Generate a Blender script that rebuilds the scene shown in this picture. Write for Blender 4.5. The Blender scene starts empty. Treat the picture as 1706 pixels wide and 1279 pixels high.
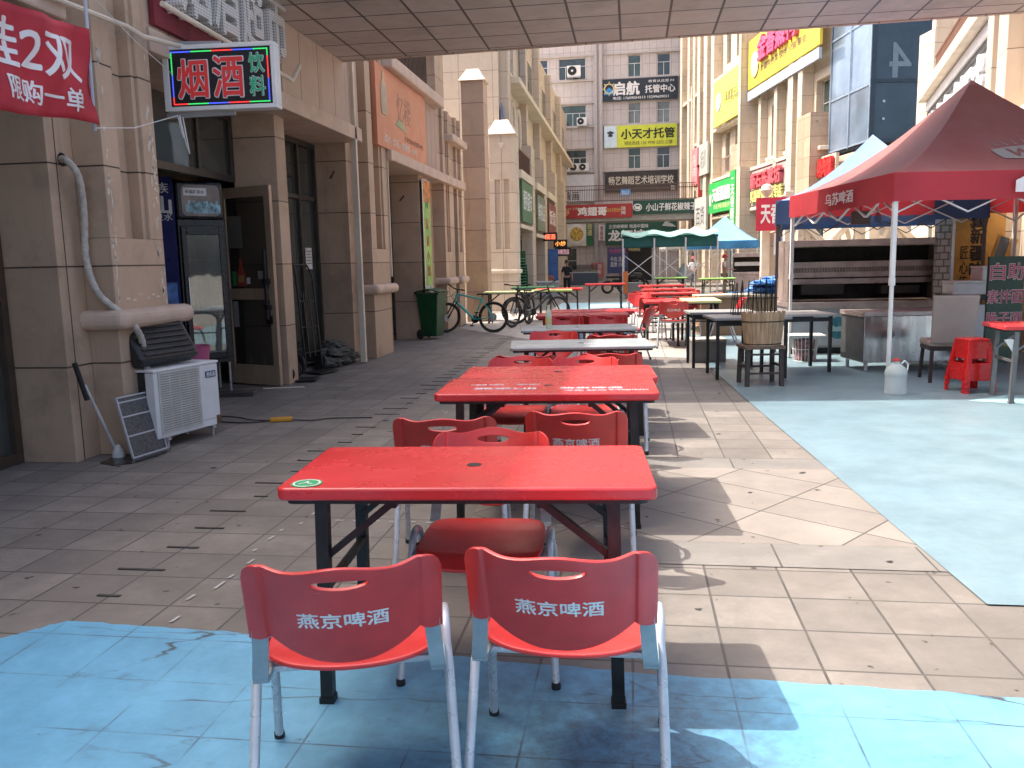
import bpy, bmesh, math, random
from mathutils import Vector, Matrix, noise as mnoise
R = math.radians
random.seed(7)
sc = bpy.context.scene
COL = sc.collection

# ------------------------------------------------------------------ camera, sky, sun, exposure
cam_d = bpy.data.cameras.new('camera'); cam = bpy.data.objects.new('camera', cam_d); COL.objects.link(cam)
cam_d.sensor_width = 36.0; cam_d.lens = 36.0 * 1400.0 / 1706.0
cam_d.clip_start = 0.05; cam_d.clip_end = 1000.0
PITCH = math.atan(203.0 / 1400.0)
cam.matrix_world = (Matrix.Translation((0, 0, 1.5)) @ Matrix.Rotation(R(8.25), 4, 'Z')
                    @ Matrix.Rotation(math.pi / 2 - PITCH, 4, 'X') @ Matrix.Rotation(-0.022, 4, 'Z'))
sc.camera = cam
_MC = cam.matrix_world.to_3x3()
def RAY(px, py=434.0): return _MC @ Vector(((px - 853.0) / 1400.0, -(py - 639.5) / 1400.0, -1.0))
def XP(px, Y, py=434.0): r = RAY(px, py); return r.x / r.y * Y
def ZP(px, py, Y): r = RAY(px, py); return 1.5 + r.z / r.y * Y
SUN = Vector((-0.505, 0.060, 0.861)).normalized()
w = bpy.data.worlds.new('World'); sc.world = w; w.use_nodes = True
wn = w.node_tree.nodes; wl = w.node_tree.links
sky = wn.new('ShaderNodeTexSky'); sky.sky_type = 'NISHITA'; sky.sun_disc = False
sky.sun_elevation = math.asin(SUN.z); sky.sun_rotation = math.atan2(SUN.x, SUN.y) % (2 * math.pi)
sky.air_density = 0.75; sky.dust_density = 7.0; sky.ozone_density = 0.6
wn['Background'].inputs[1].default_value = 0.15
wl.new(sky.outputs[0], wn['Background'].inputs[0])
sl = bpy.data.lights.new('sun', 'SUN'); sl.energy = 2.4; sl.angle = R(0.53); sl.color = (1.0, 0.955, 0.89)
so = bpy.data.objects.new('sun', sl); COL.objects.link(so)
so.rotation_euler = (-SUN).to_track_quat('-Z', 'Y').to_euler(); so.location = (-20, 2, 40)
sc.view_settings.view_transform = 'Standard'; sc.view_settings.look = 'None'
sc.view_settings.exposure = 1.62; sc.view_settings.gamma = 1.0

# ------------------------------------------------------------------ materials
def srgb(r, g, b):
    f = lambda c: (c / 255.0) / 12.92 if c <= 10 else ((c / 255.0 + 0.055) / 1.055) ** 2.4
    return (f(r), f(g), f(b))

def base_mat(name):
    m = bpy.data.materials.new(name); m.use_nodes = True
    return m, m.node_tree.nodes, m.node_tree.links, m.node_tree.nodes['Principled BSDF']

def mix(n, l, a, b, fac, mode='MIX'):
    x = n.new('ShaderNodeMix'); x.data_type = 'RGBA'; x.blend_type = mode
    for s, v in ((6, a), (7, b)):
        if isinstance(v, tuple): x.inputs[s].default_value = (*v[:3], 1)
        else: l.new(v, x.inputs[s])
    if isinstance(fac, (int, float)): x.inputs[0].default_value = fac
    else: l.new(fac, x.inputs[0])
    return x.outputs[2]

def noise_fac(n, l, vec, scale, lo=0.35, hi=0.65, detail=5.0, rough=0.6):
    t = n.new('ShaderNodeTexNoise'); t.inputs['Scale'].default_value = scale
    t.inputs['Detail'].default_value = detail; t.inputs['Roughness'].default_value = rough
    l.new(vec, t.inputs['Vector'])
    r = n.new('ShaderNodeMapRange'); r.inputs[1].default_value = lo; r.inputs[2].default_value = hi
    l.new(t.outputs[0], r.inputs[0])
    return r.outputs[0]

def bump(n, l, p, h, strength=0.3, dist=0.01):
    b = n.new('ShaderNodeBump'); b.inputs['Strength'].default_value = strength; b.inputs['Distance'].default_value = dist
    l.new(h, b.inputs['Height']); l.new(b.outputs[0], p.inputs['Normal'])

def M(name, c, rough=0.6, metal=0.0, var=0.15, scale=6.0, dirt=0.0, dirt_c=(0.03, 0.025, 0.02), bmp=0.0, bscale=60.0, rnd=0.0, spec=0.5, stretch=None, coat=0.0, scr=0.0):
    """Painted / plastic / metal / cloth surface: soft blotches, optional dirt patches and fine bump."""
    m, n, l, p = base_mat(name)
    tc = n.new('ShaderNodeTexCoord'); vec = tc.outputs['Object']
    if stretch:
        mp = n.new('ShaderNodeMapping'); mp.inputs['Scale'].default_value = stretch; l.new(vec, mp.inputs[0]); vec = mp.outputs[0]
    col = mix(n, l, tuple(v * (1 - var) for v in c), tuple(min(1, v * (1 + var)) for v in c), noise_fac(n, l, vec, scale))
    if rnd:
        oi = n.new('ShaderNodeObjectInfo')
        hs = n.new('ShaderNodeHueSaturation'); mr = n.new('ShaderNodeMapRange')
        mr.inputs[3].default_value = 1 - rnd; mr.inputs[4].default_value = 1 + rnd
        l.new(oi.outputs['Random'], mr.inputs[0]); l.new(mr.outputs[0], hs.inputs['Value']); l.new(col, hs.inputs['Color'])
        col = hs.outputs[0]
    if dirt:
        col = mix(n, l, col, dirt_c, noise_fac(n, l, vec, scale * 1.7, 0.72 - dirt * 0.4, 0.86 - dirt * 0.25, 8, 0.7))
    if scr:   # fine scratches in two directions and rubbed patches
        for rot_ in (0.3, 1.75):
            ms_ = n.new('ShaderNodeMapping'); ms_.inputs['Rotation'].default_value = (0, 0, rot_); ms_.inputs['Scale'].default_value = (1.5, 40, 40); l.new(vec, ms_.inputs[0])
            f_ = n.new('ShaderNodeMath'); f_.operation = 'MULTIPLY'; l.new(noise_fac(n, l, ms_.outputs[0], 3.0, .66, .72, 4), f_.inputs[0]); f_.inputs[1].default_value = scr
            col = mix(n, l, col, tuple(min(1, v * .7 + .16) for v in c), f_.outputs[0])
        f_ = n.new('ShaderNodeMath'); f_.operation = 'MULTIPLY'; l.new(noise_fac(n, l, vec, 2.2, .52, .75, 9, .7), f_.inputs[0]); f_.inputs[1].default_value = scr * .6
        col = mix(n, l, col, tuple(min(1, v * .8 + .09) for v in c), f_.outputs[0])
    l.new(col, p.inputs['Base Color'])
    rr = n.new('ShaderNodeMapRange'); rr.inputs[3].default_value = max(0.02, rough - 0.08); rr.inputs[4].default_value = min(1, rough + 0.08)
    l.new(noise_fac(n, l, vec, scale * 2.3), rr.inputs[0]); l.new(rr.outputs[0], p.inputs['Roughness'])
    p.inputs['Metallic'].default_value = metal; p.inputs['Specular IOR Level'].default_value = spec
    p.inputs['Coat Weight'].default_value = coat
    if bmp:
        t = n.new('ShaderNodeTexNoise'); t.inputs['Scale'].default_value = bscale; t.inputs['Detail'].default_value = 6
        l.new(vec, t.inputs['Vector']); bump(n, l, p, t.outputs[0], bmp, 0.01)
    return m

def box_uv(n, l):
    """(along, up) for walls, (x, y) for level faces, from the surface's own direction."""
    tc = n.new('ShaderNodeTexCoord'); ge = n.new('ShaderNodeNewGeometry')
    sp = n.new('ShaderNodeSeparateXYZ'); l.new(tc.outputs['Object'], sp.inputs[0])
    tr = n.new('ShaderNodeVectorTransform'); tr.vector_type = 'NORMAL'; tr.convert_from = 'WORLD'; tr.convert_to = 'OBJECT'
    l.new(ge.outputs['True Normal'], tr.inputs[0])
    sn = n.new('ShaderNodeSeparateXYZ'); l.new(tr.outputs[0], sn.inputs[0])
    def gt(sock, v):
        a = n.new('ShaderNodeMath'); a.operation = 'ABSOLUTE'; l.new(sock, a.inputs[0])
        g = n.new('ShaderNodeMath'); g.operation = 'GREATER_THAN'; l.new(a.outputs[0], g.inputs[0]); g.inputs[1].default_value = v
        return g.outputs[0]
    def sel(f, a, b):
        x = n.new('ShaderNodeMix'); x.data_type = 'FLOAT'; l.new(f, x.inputs[0]); l.new(a, x.inputs[2]); l.new(b, x.inputs[3]); return x.outputs[0]
    gx = gt(sn.outputs[0], 0.7); gz = gt(sn.outputs[2], 0.7)
    u = sel(gx, sp.outputs[0], sp.outputs[1]); v = sel(gz, sp.outputs[2], sp.outputs[1])
    cb = n.new('ShaderNodeCombineXYZ'); l.new(u, cb.inputs[0]); l.new(v, cb.inputs[1])
    return cb.outputs[0], tc.outputs['Object']

def tile(name, c1, c2, cj, bw, rh, ms=0.006, off=0.0, rough=0.6, rot=0.0, shift=(0, 0), dirt=0.3, dirt_c=(0.05, 0.04, 0.035), bmp=0.4, spots=0.0, level=False, var=0.12, streak=False, chips=0.0, chip_c=(0.75, 0.7, 0.62), big=0.0):
    """Slabs with joints: cladding on walls, paving on the ground."""
    m, n, l, p = base_mat(name)
    if level:
        tc = n.new('ShaderNodeTexCoord'); uv = ob = tc.outputs['Object']
    else:
        uv, ob = box_uv(n, l)
    mp = n.new('ShaderNodeMapping'); mp.inputs['Rotation'].default_value = (0, 0, rot); mp.inputs['Location'].default_value = (*shift, 0)
    l.new(uv, mp.inputs[0])
    b = n.new('ShaderNodeTexBrick'); b.offset = off; b.offset_frequency = 2; b.squash = 1
    b.inputs['Color1'].default_value = (*c1, 1); b.inputs['Color2'].default_value = (*c2, 1); b.inputs['Mortar'].default_value = (*cj, 1)
    b.inputs['Scale'].default_value = 1; b.inputs['Mortar Size'].default_value = ms; b.inputs['Mortar Smooth'].default_value = 0.15
    b.inputs['Brick Width'].default_value = bw; b.inputs['Row Height'].default_value = rh; b.inputs['Bias'].default_value = 0
    l.new(mp.outputs[0], b.inputs['Vector'])
    col = mix(n, l, b.outputs['Color'], (1 - var,) * 3, noise_fac(n, l, ob, 3.1, 0.3, 0.7, 8), 'MULTIPLY')
    # MULTIPLY by a light grey where the blotch is strong
    col = mix(n, l, col, dirt_c, noise_fac(n, l, ob, 1.3, 0.62 - dirt * 0.3, 1.0 - dirt * 0.1, 9, 0.75)) if dirt else col
    if big:
        col = mix(n, l, col, tuple(v * 0.45 for v in c1), noise_fac(n, l, ob, 0.9, 0.46, 0.74, 12, 0.85))
    if streak:
        ms_ = n.new('ShaderNodeMapping'); ms_.inputs['Scale'].default_value = (1, 1, 0.09); l.new(ob, ms_.inputs[0])
        col = mix(n, l, col, tuple(v * 0.5 for v in c1), noise_fac(n, l, ms_.outputs[0], 7, 0.56, 0.9, 6))
    if spots:
        col = mix(n, l, col, (0.02, 0.018, 0.016), noise_fac(n, l, ob, 9, 0.70 - spots * 0.1, 0.74 - spots * 0.1, 3, 0.5))
        v_ = n.new('ShaderNodeTexVoronoi'); v_.inputs['Scale'].default_value = 2.3; l.new(ob, v_.inputs['Vector'])
        r_ = n.new('ShaderNodeMapRange'); r_.inputs[1].default_value = 0.045; r_.inputs[2].default_value = 0.02; l.new(v_.outputs['Distance'], r_.inputs[0])
        col = mix(n, l, col, (0.04, 0.035, 0.03), r_.outputs[0])
    if chips:
        col = mix(n, l, col, chip_c, noise_fac(n, l, ob, 14, 0.74 - chips * 0.05, 0.75 - chips * 0.05, 3, 0.5))
    l.new(col, p.inputs['Base Color']); p.inputs['Roughness'].default_value = rough
    t = n.new('ShaderNodeTexNoise'); t.inputs['Scale'].default_value = 45; t.inputs['Detail'].default_value = 8; l.new(ob, t.inputs['Vector'])
    mm = n.new('ShaderNodeMath'); mm.operation = 'MULTIPLY_ADD'; mm.inputs[1].default_value = -1.2
    l.new(b.outputs['Fac'], mm.inputs[0]); l.new(t.outputs[0], mm.inputs[2])
    bump(n, l, p, mm.outputs[0], bmp, 0.006)
    return m

def glass(name, c=(0.03, 0.04, 0.04), rough=0.04, alpha=1.0, metal=0.0):
    m, n, l, p = base_mat(name)
    tc = n.new('ShaderNodeTexCoord')
    l.new(mix(n, l, tuple(v * 0.7 for v in c), tuple(v * 1.3 for v in c), noise_fac(n, l, tc.outputs['Object'], 0.8)), p.inputs['Base Color'])
    p.inputs['Roughness'].default_value = rough; p.inputs['Specular IOR Level'].default_value = 0.9; p.inputs['Metallic'].default_value = metal
    t = n.new('ShaderNodeTexNoise'); t.inputs['Scale'].default_value = 1.5; l.new(tc.outputs['Object'], t.inputs['Vector'])
    bump(n, l, p, t.outputs[0], 0.06, 0.05)
    if alpha < 1:
        p.inputs['Alpha'].default_value = alpha
    return m

def emis(name, c, s):
    m, n, l, p = base_mat(name)
    p.inputs['Base Color'].default_value = (*c, 1); p.inputs['Emission Color'].default_value = (*c, 1); p.inputs['Emission Strength'].default_value = s
    return m

STONE = tile('tan_stone', (0.56, 0.40, 0.275), (0.42, 0.295, 0.20), (0.07, 0.045, 0.035), 1.6, 0.78, 0.007, rough=0.55, dirt=0.35, dirt_c=(0.14, 0.11, 0.09), bmp=0.15, streak=True, shift=(0.35, 0.02))
STONE_P = tile('peeling_stone', (0.56, 0.40, 0.275), (0.46, 0.325, 0.22), (0.06, 0.04, 0.03), 1.6, 0.78, 0.007, rough=0.55, dirt=0.4, dirt_c=(0.12, 0.095, 0.08), bmp=0.2, streak=True, shift=(0.35, 0.02))
PANEL = tile('panel_stone', (0.55, 0.41, 0.315), (0.50, 0.37, 0.285), (0.12, 0.08, 0.06), 0.62, 3.0, 0.008, rough=0.6, dirt=0.1, bmp=0.15, streak=True)
TRIM = M('trim_stone', (0.54, 0.405, 0.31), 0.6, var=0.12, scale=3, dirt=0.15, bmp=0.1)
SOFFIT = tile('soffit_tile', (0.56, 0.48, 0.42), (0.47, 0.40, 0.345), (0.05, 0.035, 0.03), 0.6, 0.6, 0.016, rough=0.5, dirt=0.35, dirt_c=(0.15, 0.12, 0.1), bmp=0.1, shift=(0.15, 0.1), var=0.2)
CREAM = tile('cream_stone', (0.60, 0.50, 0.385), (0.56, 0.46, 0.35), (0.2, 0.15, 0.11), 1.2, 0.9, 0.008, rough=0.65, dirt=0.1, bmp=0.1, streak=True)
CREAMT = M('cream_trim', (0.64, 0.55, 0.43), 0.65, var=0.1, scale=2, dirt=0.1)
GREYW = tile('grey_facade', (0.56, 0.505, 0.48), (0.52, 0.465, 0.44), (0.36, 0.315, 0.295), 0.5, 1.0, 0.02, rough=0.7, dirt=0.08, bmp=0.05, streak=True)
PAVE = tile('paving', (0.285, 0.25, 0.212), (0.195, 0.172, 0.148), (0.065, 0.058, 0.05), 0.345, 0.335, 0.006, rough=0.62, dirt=0.75, dirt_c=(0.12, 0.105, 0.092), bmp=0.35, spots=0.12, level=True, big=0.55, var=0.3)
PAVED = tile('paving_diagonal', (0.30, 0.26, 0.22), (0.235, 0.205, 0.175), (0.085, 0.075, 0.065), 0.62, 0.40, 0.006, rough=0.62, dirt=0.45, dirt_c=(0.18, 0.15, 0.13), bmp=0.35, spots=0.1, level=True, rot=R(38), var=0.25)
PAVEB = tile('paving_band', (0.23, 0.21, 0.185), (0.195, 0.18, 0.16), (0.085, 0.075, 0.065), 0.72, 0.5, 0.006, rough=0.6, dirt=0.4, dirt_c=(0.13, 0.115, 0.1), bmp=0.3, level=True, var=0.25, spots=0.2)

def paint_floor(name, c, c2, joint, wear, bw=0.345, rh=0.335, rough=0.45):
    m, n, l, p = base_mat(name)
    tc = n.new('ShaderNodeTexCoord'); ob = tc.outputs['Object']
    b = n.new('ShaderNodeTexBrick'); b.offset = 0
    b.inputs['Scale'].default_value = 1; b.inputs['Mortar Size'].default_value = 0.004; b.inputs['Brick Width'].default_value = bw; b.inputs['Row Height'].default_value = rh
    b.inputs['Color1'].default_value = (0, 0, 0, 1); b.inputs['Color2'].default_value = (0, 0, 0, 1); b.inputs['Mortar'].default_value = (1, 1, 1, 1)
    l.new(ob, b.inputs['Vector'])
    col = mix(n, l, c, c2, noise_fac(n, l, ob, 0.9, 0.35, 0.7, 9, 0.7))
    fine = noise_fac(n, l, ob, 2.2, 0.35, 0.75, 10, 0.75)
    col = mix(n, l, col, tuple(v * 0.62 for v in c), fine)
    if joint:
        jm = n.new('ShaderNodeMath'); jm.operation = 'MULTIPLY'; l.new(b.outputs['Fac'], jm.inputs[0])
        l.new(noise_fac(n, l, ob, 1.7, 0.42, 0.62, 6), jm.inputs[1])
        jm2 = n.new('ShaderNodeMath'); jm2.operation = 'MULTIPLY'; l.new(jm.outputs[0], jm2.inputs[0]); jm2.inputs[1].default_value = joint
        col = mix(n, l, col, (0.05, 0.05, 0.05), jm2.outputs[0])
        # scuffed cracks, stretched across the walkway
        mp = n.new('ShaderNodeMapping'); mp.inputs['Scale'].default_value = (0.55, 2.0, 1); l.new(ob, mp.inputs[0])
        v = n.new('ShaderNodeTexVoronoi'); v.feature = 'DISTANCE_TO_EDGE'; v.inputs['Scale'].default_value = 1.1
        dn = n.new('ShaderNodeTexNoise'); dn.inputs['Scale'].default_value = 3.0; dn.inputs['Detail'].default_value = 5; l.new(mp.outputs[0], dn.inputs['Vector'])
        dm = n.new('ShaderNodeVectorMath'); dm.operation = 'SCALE'; dm.inputs['Scale'].default_value = 0.35; l.new(dn.outputs['Color'], dm.inputs[0])
        da = n.new('ShaderNodeVectorMath'); l.new(mp.outputs[0], da.inputs[0]); l.new(dm.outputs[0], da.inputs[1]); l.new(da.outputs[0], v.inputs['Vector'])
        cr = n.new('ShaderNodeMapRange'); cr.inputs[1].default_value = 0.012; cr.inputs[2].default_value = 0.003; l.new(v.outputs['Distance'], cr.inputs[0])
        cm = n.new('ShaderNodeMath'); cm.operation = 'MULTIPLY'; l.new(cr.outputs[0], cm.inputs[0]); l.new(noise_fac(n, l, ob, 1.1, 0.45, 0.6, 4), cm.inputs[1])
        col = mix(n, l, col, (0.06, 0.06, 0.055), cm.outputs[0])
    if wear:
        ms_ = n.new('ShaderNodeMapping'); ms_.inputs['Scale'].default_value = (1, 2.2, 1); l.new(ob, ms_.inputs[0])
        col = mix(n, l, col, (0.07, 0.065, 0.06), noise_fac(n, l, ms_.outputs[0], 2.6, 0.68 - 0.1 * wear, 0.76, 10, 0.8))
        col = mix(n, l, col, (0.045, 0.045, 0.045), noise_fac(n, l, ms_.outputs[0], 8.0, 0.70 - 0.05 * wear, 0.73, 8, 0.7))
        col = mix(n, l, col, (0.25, 0.22, 0.19), noise_fac(n, l, ms_.outputs[0], 1.4, 0.66, 0.72, 12, 0.8))
    if wear > .5:   # grease and foot dirt trodden in around the front table
        dv = n.new('ShaderNodeVectorMath'); dv.operation = 'DISTANCE'; dv.inputs[1].default_value = (-.05, 2.35, 0); l.new(ob, dv.inputs[0])
        dr = n.new('ShaderNodeMapRange'); dr.inputs[1].default_value = 1.1; dr.inputs[2].default_value = .15; l.new(dv.outputs['Value'], dr.inputs[0])
        for sc_, lo, hi, k in ((3.0, .30, .70, .75), (16.0, .40, .62, .55)):
            dm_ = n.new('ShaderNodeMath'); dm_.operation = 'MULTIPLY'; l.new(dr.outputs[0], dm_.inputs[0]); l.new(noise_fac(n, l, ob, sc_, lo, hi, 9, .75), dm_.inputs[1])
            d2_ = n.new('ShaderNodeMath'); d2_.operation = 'MULTIPLY'; l.new(dm_.outputs[0], d2_.inputs[0]); d2_.inputs[1].default_value = k
            col = mix(n, l, col, (.055, .055, .05), d2_.outputs[0])
    l.new(col, p.inputs['Base Color']); p.inputs['Roughness'].default_value = rough
    t = n.new('ShaderNodeTexNoise'); t.inputs['Scale'].default_value = 40; t.inputs['Detail'].default_value = 8; l.new(ob, t.inputs['Vector'])
    mm = n.new('ShaderNodeMath'); mm.operation = 'MULTIPLY_ADD'; mm.inputs[1].default_value = -0.8
    l.new(b.outputs['Fac'], mm.inputs[0]); l.new(t.outputs[0], mm.inputs[2])
    bump(n, l, p, mm.outputs[0], 0.2, 0.005)
    return m
BLUEF = paint_floor('blue_floor_paint', (0.15, 0.42, 0.62), (0.20, 0.46, 0.64), 0.9, 0.9)
PALEF = paint_floor('pale_floor_sheet', (0.195, 0.295, 0.335), (0.20, 0.27, 0.29), 0.0, 0.25, rough=0.4)

RED = M('red_plastic', (0.55, 0.036, 0.032), 0.36, var=0.14, scale=5, scr=.3, rnd=0.12, dirt=0.14, dirt_c=(0.2, 0.05, 0.05), spec=0.5)
REDT = M('red_table_top', (0.56, 0.034, 0.036), 0.27, var=0.10, scale=1.6, scr=.2, rnd=0.05)
GREYTOP = M('grey_table_top', (0.30, 0.325, 0.32), 0.4, var=0.15, scale=4, dirt=0.1)
WHITETOP = M('whitened_table_top', (0.62, 0.64, 0.62), 0.3, var=0.1, scale=4, dirt=0.1)
GREENTOP = M('green_table_top', (0.30, 0.55, 0.12), 0.4, var=0.1)
YELTOP = M('yellow_table_top', (0.60, 0.60, 0.28), 0.4, var=0.1)
DGREEN = M('dark_green_plastic', (0.015, 0.10, 0.035), 0.4, var=0.15, scale=4, dirt=0.1)
BLK = M('black_metal', (0.018, 0.018, 0.018), 0.45, metal=0.3, var=0.3, scale=12, dirt=0.15, dirt_c=(0.07, 0.04, 0.025))
RUB = M('black_rubber', (0.015, 0.015, 0.015), 0.7, var=0.3)
GREYTUBE = M('grey_painted_tube', (0.50, 0.53, 0.56), 0.32, metal=0.25, var=0.12, scale=9, dirt=0.03, dirt_c=(0.1, 0.06, 0.04))
BACKTUBE = M('blue_grey_tube', (0.30, 0.34, 0.36), 0.4, metal=0.3, var=0.12, scale=9, dirt=0.08)
WHITE = M('white_paint', (0.70, 0.69, 0.66), 0.45, var=0.06, scale=3, dirt=0.08)
LETTER = M('white_print', (0.72, 0.70, 0.68), 0.5, var=0.08, scale=30, dirt=0.12, dirt_c=(0.5, 0.3, 0.3))
BRONZE = M('bronze_alloy', (0.42, 0.30, 0.20), 0.38, metal=0.2, var=0.12, scale=4, stretch=(1, 1, 0.2), dirt=0.1)
DARKF = M('dark_frame', (0.05, 0.042, 0.036), 0.4, metal=0.3, var=0.2)
GLASSD = glass('dark_shop_glass', (0.075, 0.08, 0.07), 0.03, metal=0.3)
GLASSB = glass('window_glass', (0.05, 0.065, 0.07), 0.05)
GLASSC = glass('clear_glass', (0.02, 0.022, 0.022), 0.03, alpha=0.35)
STEEL = M('stainless_steel', (0.56, 0.51, 0.50), 0.26, metal=0.95, var=0.07, scale=1.3, stretch=(3, 3, .4))
STEELD = M('grimy_steel', (0.42, 0.34, 0.31), 0.42, metal=0.5, var=0.2, scale=3, dirt=0.35, dirt_c=(0.05, 0.035, 0.03))
ALU = M('aluminium', (0.62, 0.62, 0.62), 0.35, metal=0.8, var=0.1)

# ------------------------------------------------------------------ mesh builder
class MB:
    def __init__(s): s.v = []; s.f = []
    def add(s, vs, fs):
        o = len(s.v); s.v += [tuple(v) for v in vs]; s.f += [tuple(i + o for i in f) for f in fs]; return s
    def box(s, x0, x1, y0, y1, z0, z1, m=None):
        x0, x1 = min(x0, x1), max(x0, x1); y0, y1 = min(y0, y1), max(y0, y1); z0, z1 = min(z0, z1), max(z0, z1)
        vs = [Vector(p) for p in ((x0, y0, z0), (x1, y0, z0), (x1, y1, z0), (x0, y1, z0), (x0, y0, z1), (x1, y0, z1), (x1, y1, z1), (x0, y1, z1))]
        if m: vs = [m @ v for v in vs]
        return s.add(vs, [(3, 2, 1, 0), (4, 5, 6, 7), (0, 1, 5, 4), (1, 2, 6, 5), (2, 3, 7, 6), (3, 0, 4, 7)])
    def bar(s, a, b, wx, wy, up=(0, 0, 1)):
        a, b = Vector(a), Vector(b); d = (b - a).normalized(); u = Vector(up)
        if abs(d.dot(u)) > 0.98: u = Vector((0, 1, 0))
        x = d.cross(u).normalized() * wx / 2; y = x.cross(d).normalized() * wy / 2
        vs = [p + i * x + j * y for p in (a, b) for i, j in ((-1, -1), (1, -1), (1, 1), (-1, 1))]
        return s.add(vs, [(3, 2, 1, 0), (4, 5, 6, 7), (0, 1, 5, 4), (1, 2, 6, 5), (2, 3, 7, 6), (3, 0, 4, 7)])
    def tube(s, pts, r, n=10, cap=True, closed=False):
        pts = [Vector(p) for p in pts]; k = len(pts); rs = r if isinstance(r, (list, tuple)) else [r] * k
        rings = []; px = None
        for i, p in enumerate(pts):
            if closed: d = pts[(i + 1) % k] - pts[i - 1]
            else: d = pts[min(i + 1, k - 1)] - pts[max(i - 1, 0)]
            d.normalize()
            if px is None:
                px = d.cross(Vector((0, 0, 1)) if abs(d.z) < 0.9 else Vector((0, 1, 0))).normalized()
            px = (px - d * px.dot(d)).normalized(); py = d.cross(px)
            rings.append([p + (px * math.cos(2 * math.pi * j / n) + py * math.sin(2 * math.pi * j / n)) * rs[i] for j in range(n)])
        vs = [v for rr in rings for v in rr]; fs = []
        for i in range(k if closed else k - 1):
            a, b = i * n, ((i + 1) % k) * n
            fs += [(a + j, a + (j + 1) % n, b + (j + 1) % n, b + j) for j in range(n)]
        if cap and not closed: fs += [tuple(range(n - 1, -1, -1)), tuple((k - 1) * n + j for j in range(n))]
        return s.add(vs, fs)
    def prism(s, poly, z0, z1, m=None):
        k = len(poly); vs = [Vector((x, y, z0)) for x, y in poly] + [Vector((x, y, z1)) for x, y in poly]
        if m: vs = [m @ v for v in vs]
        return s.add(vs, [tuple(range(k - 1, -1, -1)), tuple(range(k, 2 * k))] + [(i, (i + 1) % k, k + (i + 1) % k, k + i) for i in range(k)])
    def lathe(s, prof, n=20, c=(0, 0, 0), m=None):
        vs = []; fs = []
        for r, z in prof:
            for j in range(n):
                v = Vector((c[0] + r * math.cos(2 * math.pi * j / n), c[1] + r * math.sin(2 * math.pi * j / n), c[2] + z)); vs.append(m @ v if m else v)
        k = len(prof)
        for i in range(k - 1):
            fs += [(i * n + j, i * n + (j + 1) % n, (i + 1) * n + (j + 1) % n, (i + 1) * n + j) for j in range(n)]
        fs += [tuple(range(n - 1, -1, -1)), tuple((k - 1) * n + j for j in range(n))]
        return s.add(vs, fs)
    def strap(s, pts, w_, t_):   # flat bar swept through points, width along X
        vs = []; k = len(pts); P = [Vector(p) for p in pts]
        for i in range(k):
            d = (P[min(i + 1, k - 1)] - P[max(i - 1, 0)]).normalized(); nrm = Vector((1, 0, 0)).cross(d).normalized() * t_ / 2; sx = Vector((w_ / 2, 0, 0))
            vs += [P[i] - sx - nrm, P[i] + sx - nrm, P[i] + sx + nrm, P[i] - sx + nrm]
        fs = [(3, 2, 1, 0), tuple(4 * (k - 1) + j for j in range(4))]
        for i in range(k - 1): fs += [(4 * i + j, 4 * i + (j + 1) % 4, 4 * i + 4 + (j + 1) % 4, 4 * i + 4 + j) for j in range(4)]
        return s.add(vs, fs)
    def quad(s, a, b, c, d): return s.add([a, b, c, d], [(0, 1, 2, 3)])
    def grid(s, fn, nu, nv, keep=None):
        vs = [fn(i / nu, j / nv) for j in range(nv + 1) for i in range(nu + 1)]; fs = []
        for j in range(nv):
            for i in range(nu):
                if keep is None or keep((i + 0.5) / nu, (j + 0.5) / nv):
                    a = j * (nu + 1) + i; fs.append((a, a + 1, a + nu + 2, a + nu + 1))
        return s.add(vs, fs)
    def build(s, name, mat, parent=None, bevel=0.0, smooth=False, solid=0.0, seg=2, sub=0, soff=-1):
        me = bpy.data.meshes.new(name); me.from_pydata(s.v, [], s.f); me.update()
        me.materials.append(mat)
        bm = bmesh.new(); bm.from_mesh(me)
        bmesh.ops.remove_doubles(bm, verts=bm.verts, dist=1e-5)
        bmesh.ops.delete(bm, geom=[v for v in bm.verts if not v.link_faces], context='VERTS')
        bmesh.ops.recalc_face_normals(bm, faces=bm.faces); bm.to_mesh(me); bm.free()
        return link(name, me, parent, bevel, smooth, solid, seg, sub, soff)

def link(name, me, parent=None, bevel=0.0, smooth=False, solid=0.0, seg=2, sub=0, soff=-1):
    o = bpy.data.objects.new(name, me); COL.objects.link(o)
    if parent: o.parent = parent
    if smooth:
        for p in me.polygons: p.use_smooth = True
        if smooth != 'all':
            bm = bmesh.new(); bm.from_mesh(me)
            for e in bm.edges:
                if len(e.link_faces) == 2 and e.calc_face_angle(0) > R(38): e.smooth = False
            bm.to_mesh(me); bm.free()
    if solid:
        md = o.modifiers.new('solid', 'SOLIDIFY'); md.thickness = solid; md.offset = soff
    if sub:
        md = o.modifiers.new('sub', 'SUBSURF'); md.levels = md.render_levels = sub
    if bevel:
        md = o.modifiers.new('bevel', 'BEVEL'); md.width = bevel; md.segments = seg; md.limit_method = 'ANGLE'; md.angle_limit = R(40)
    return o

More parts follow.
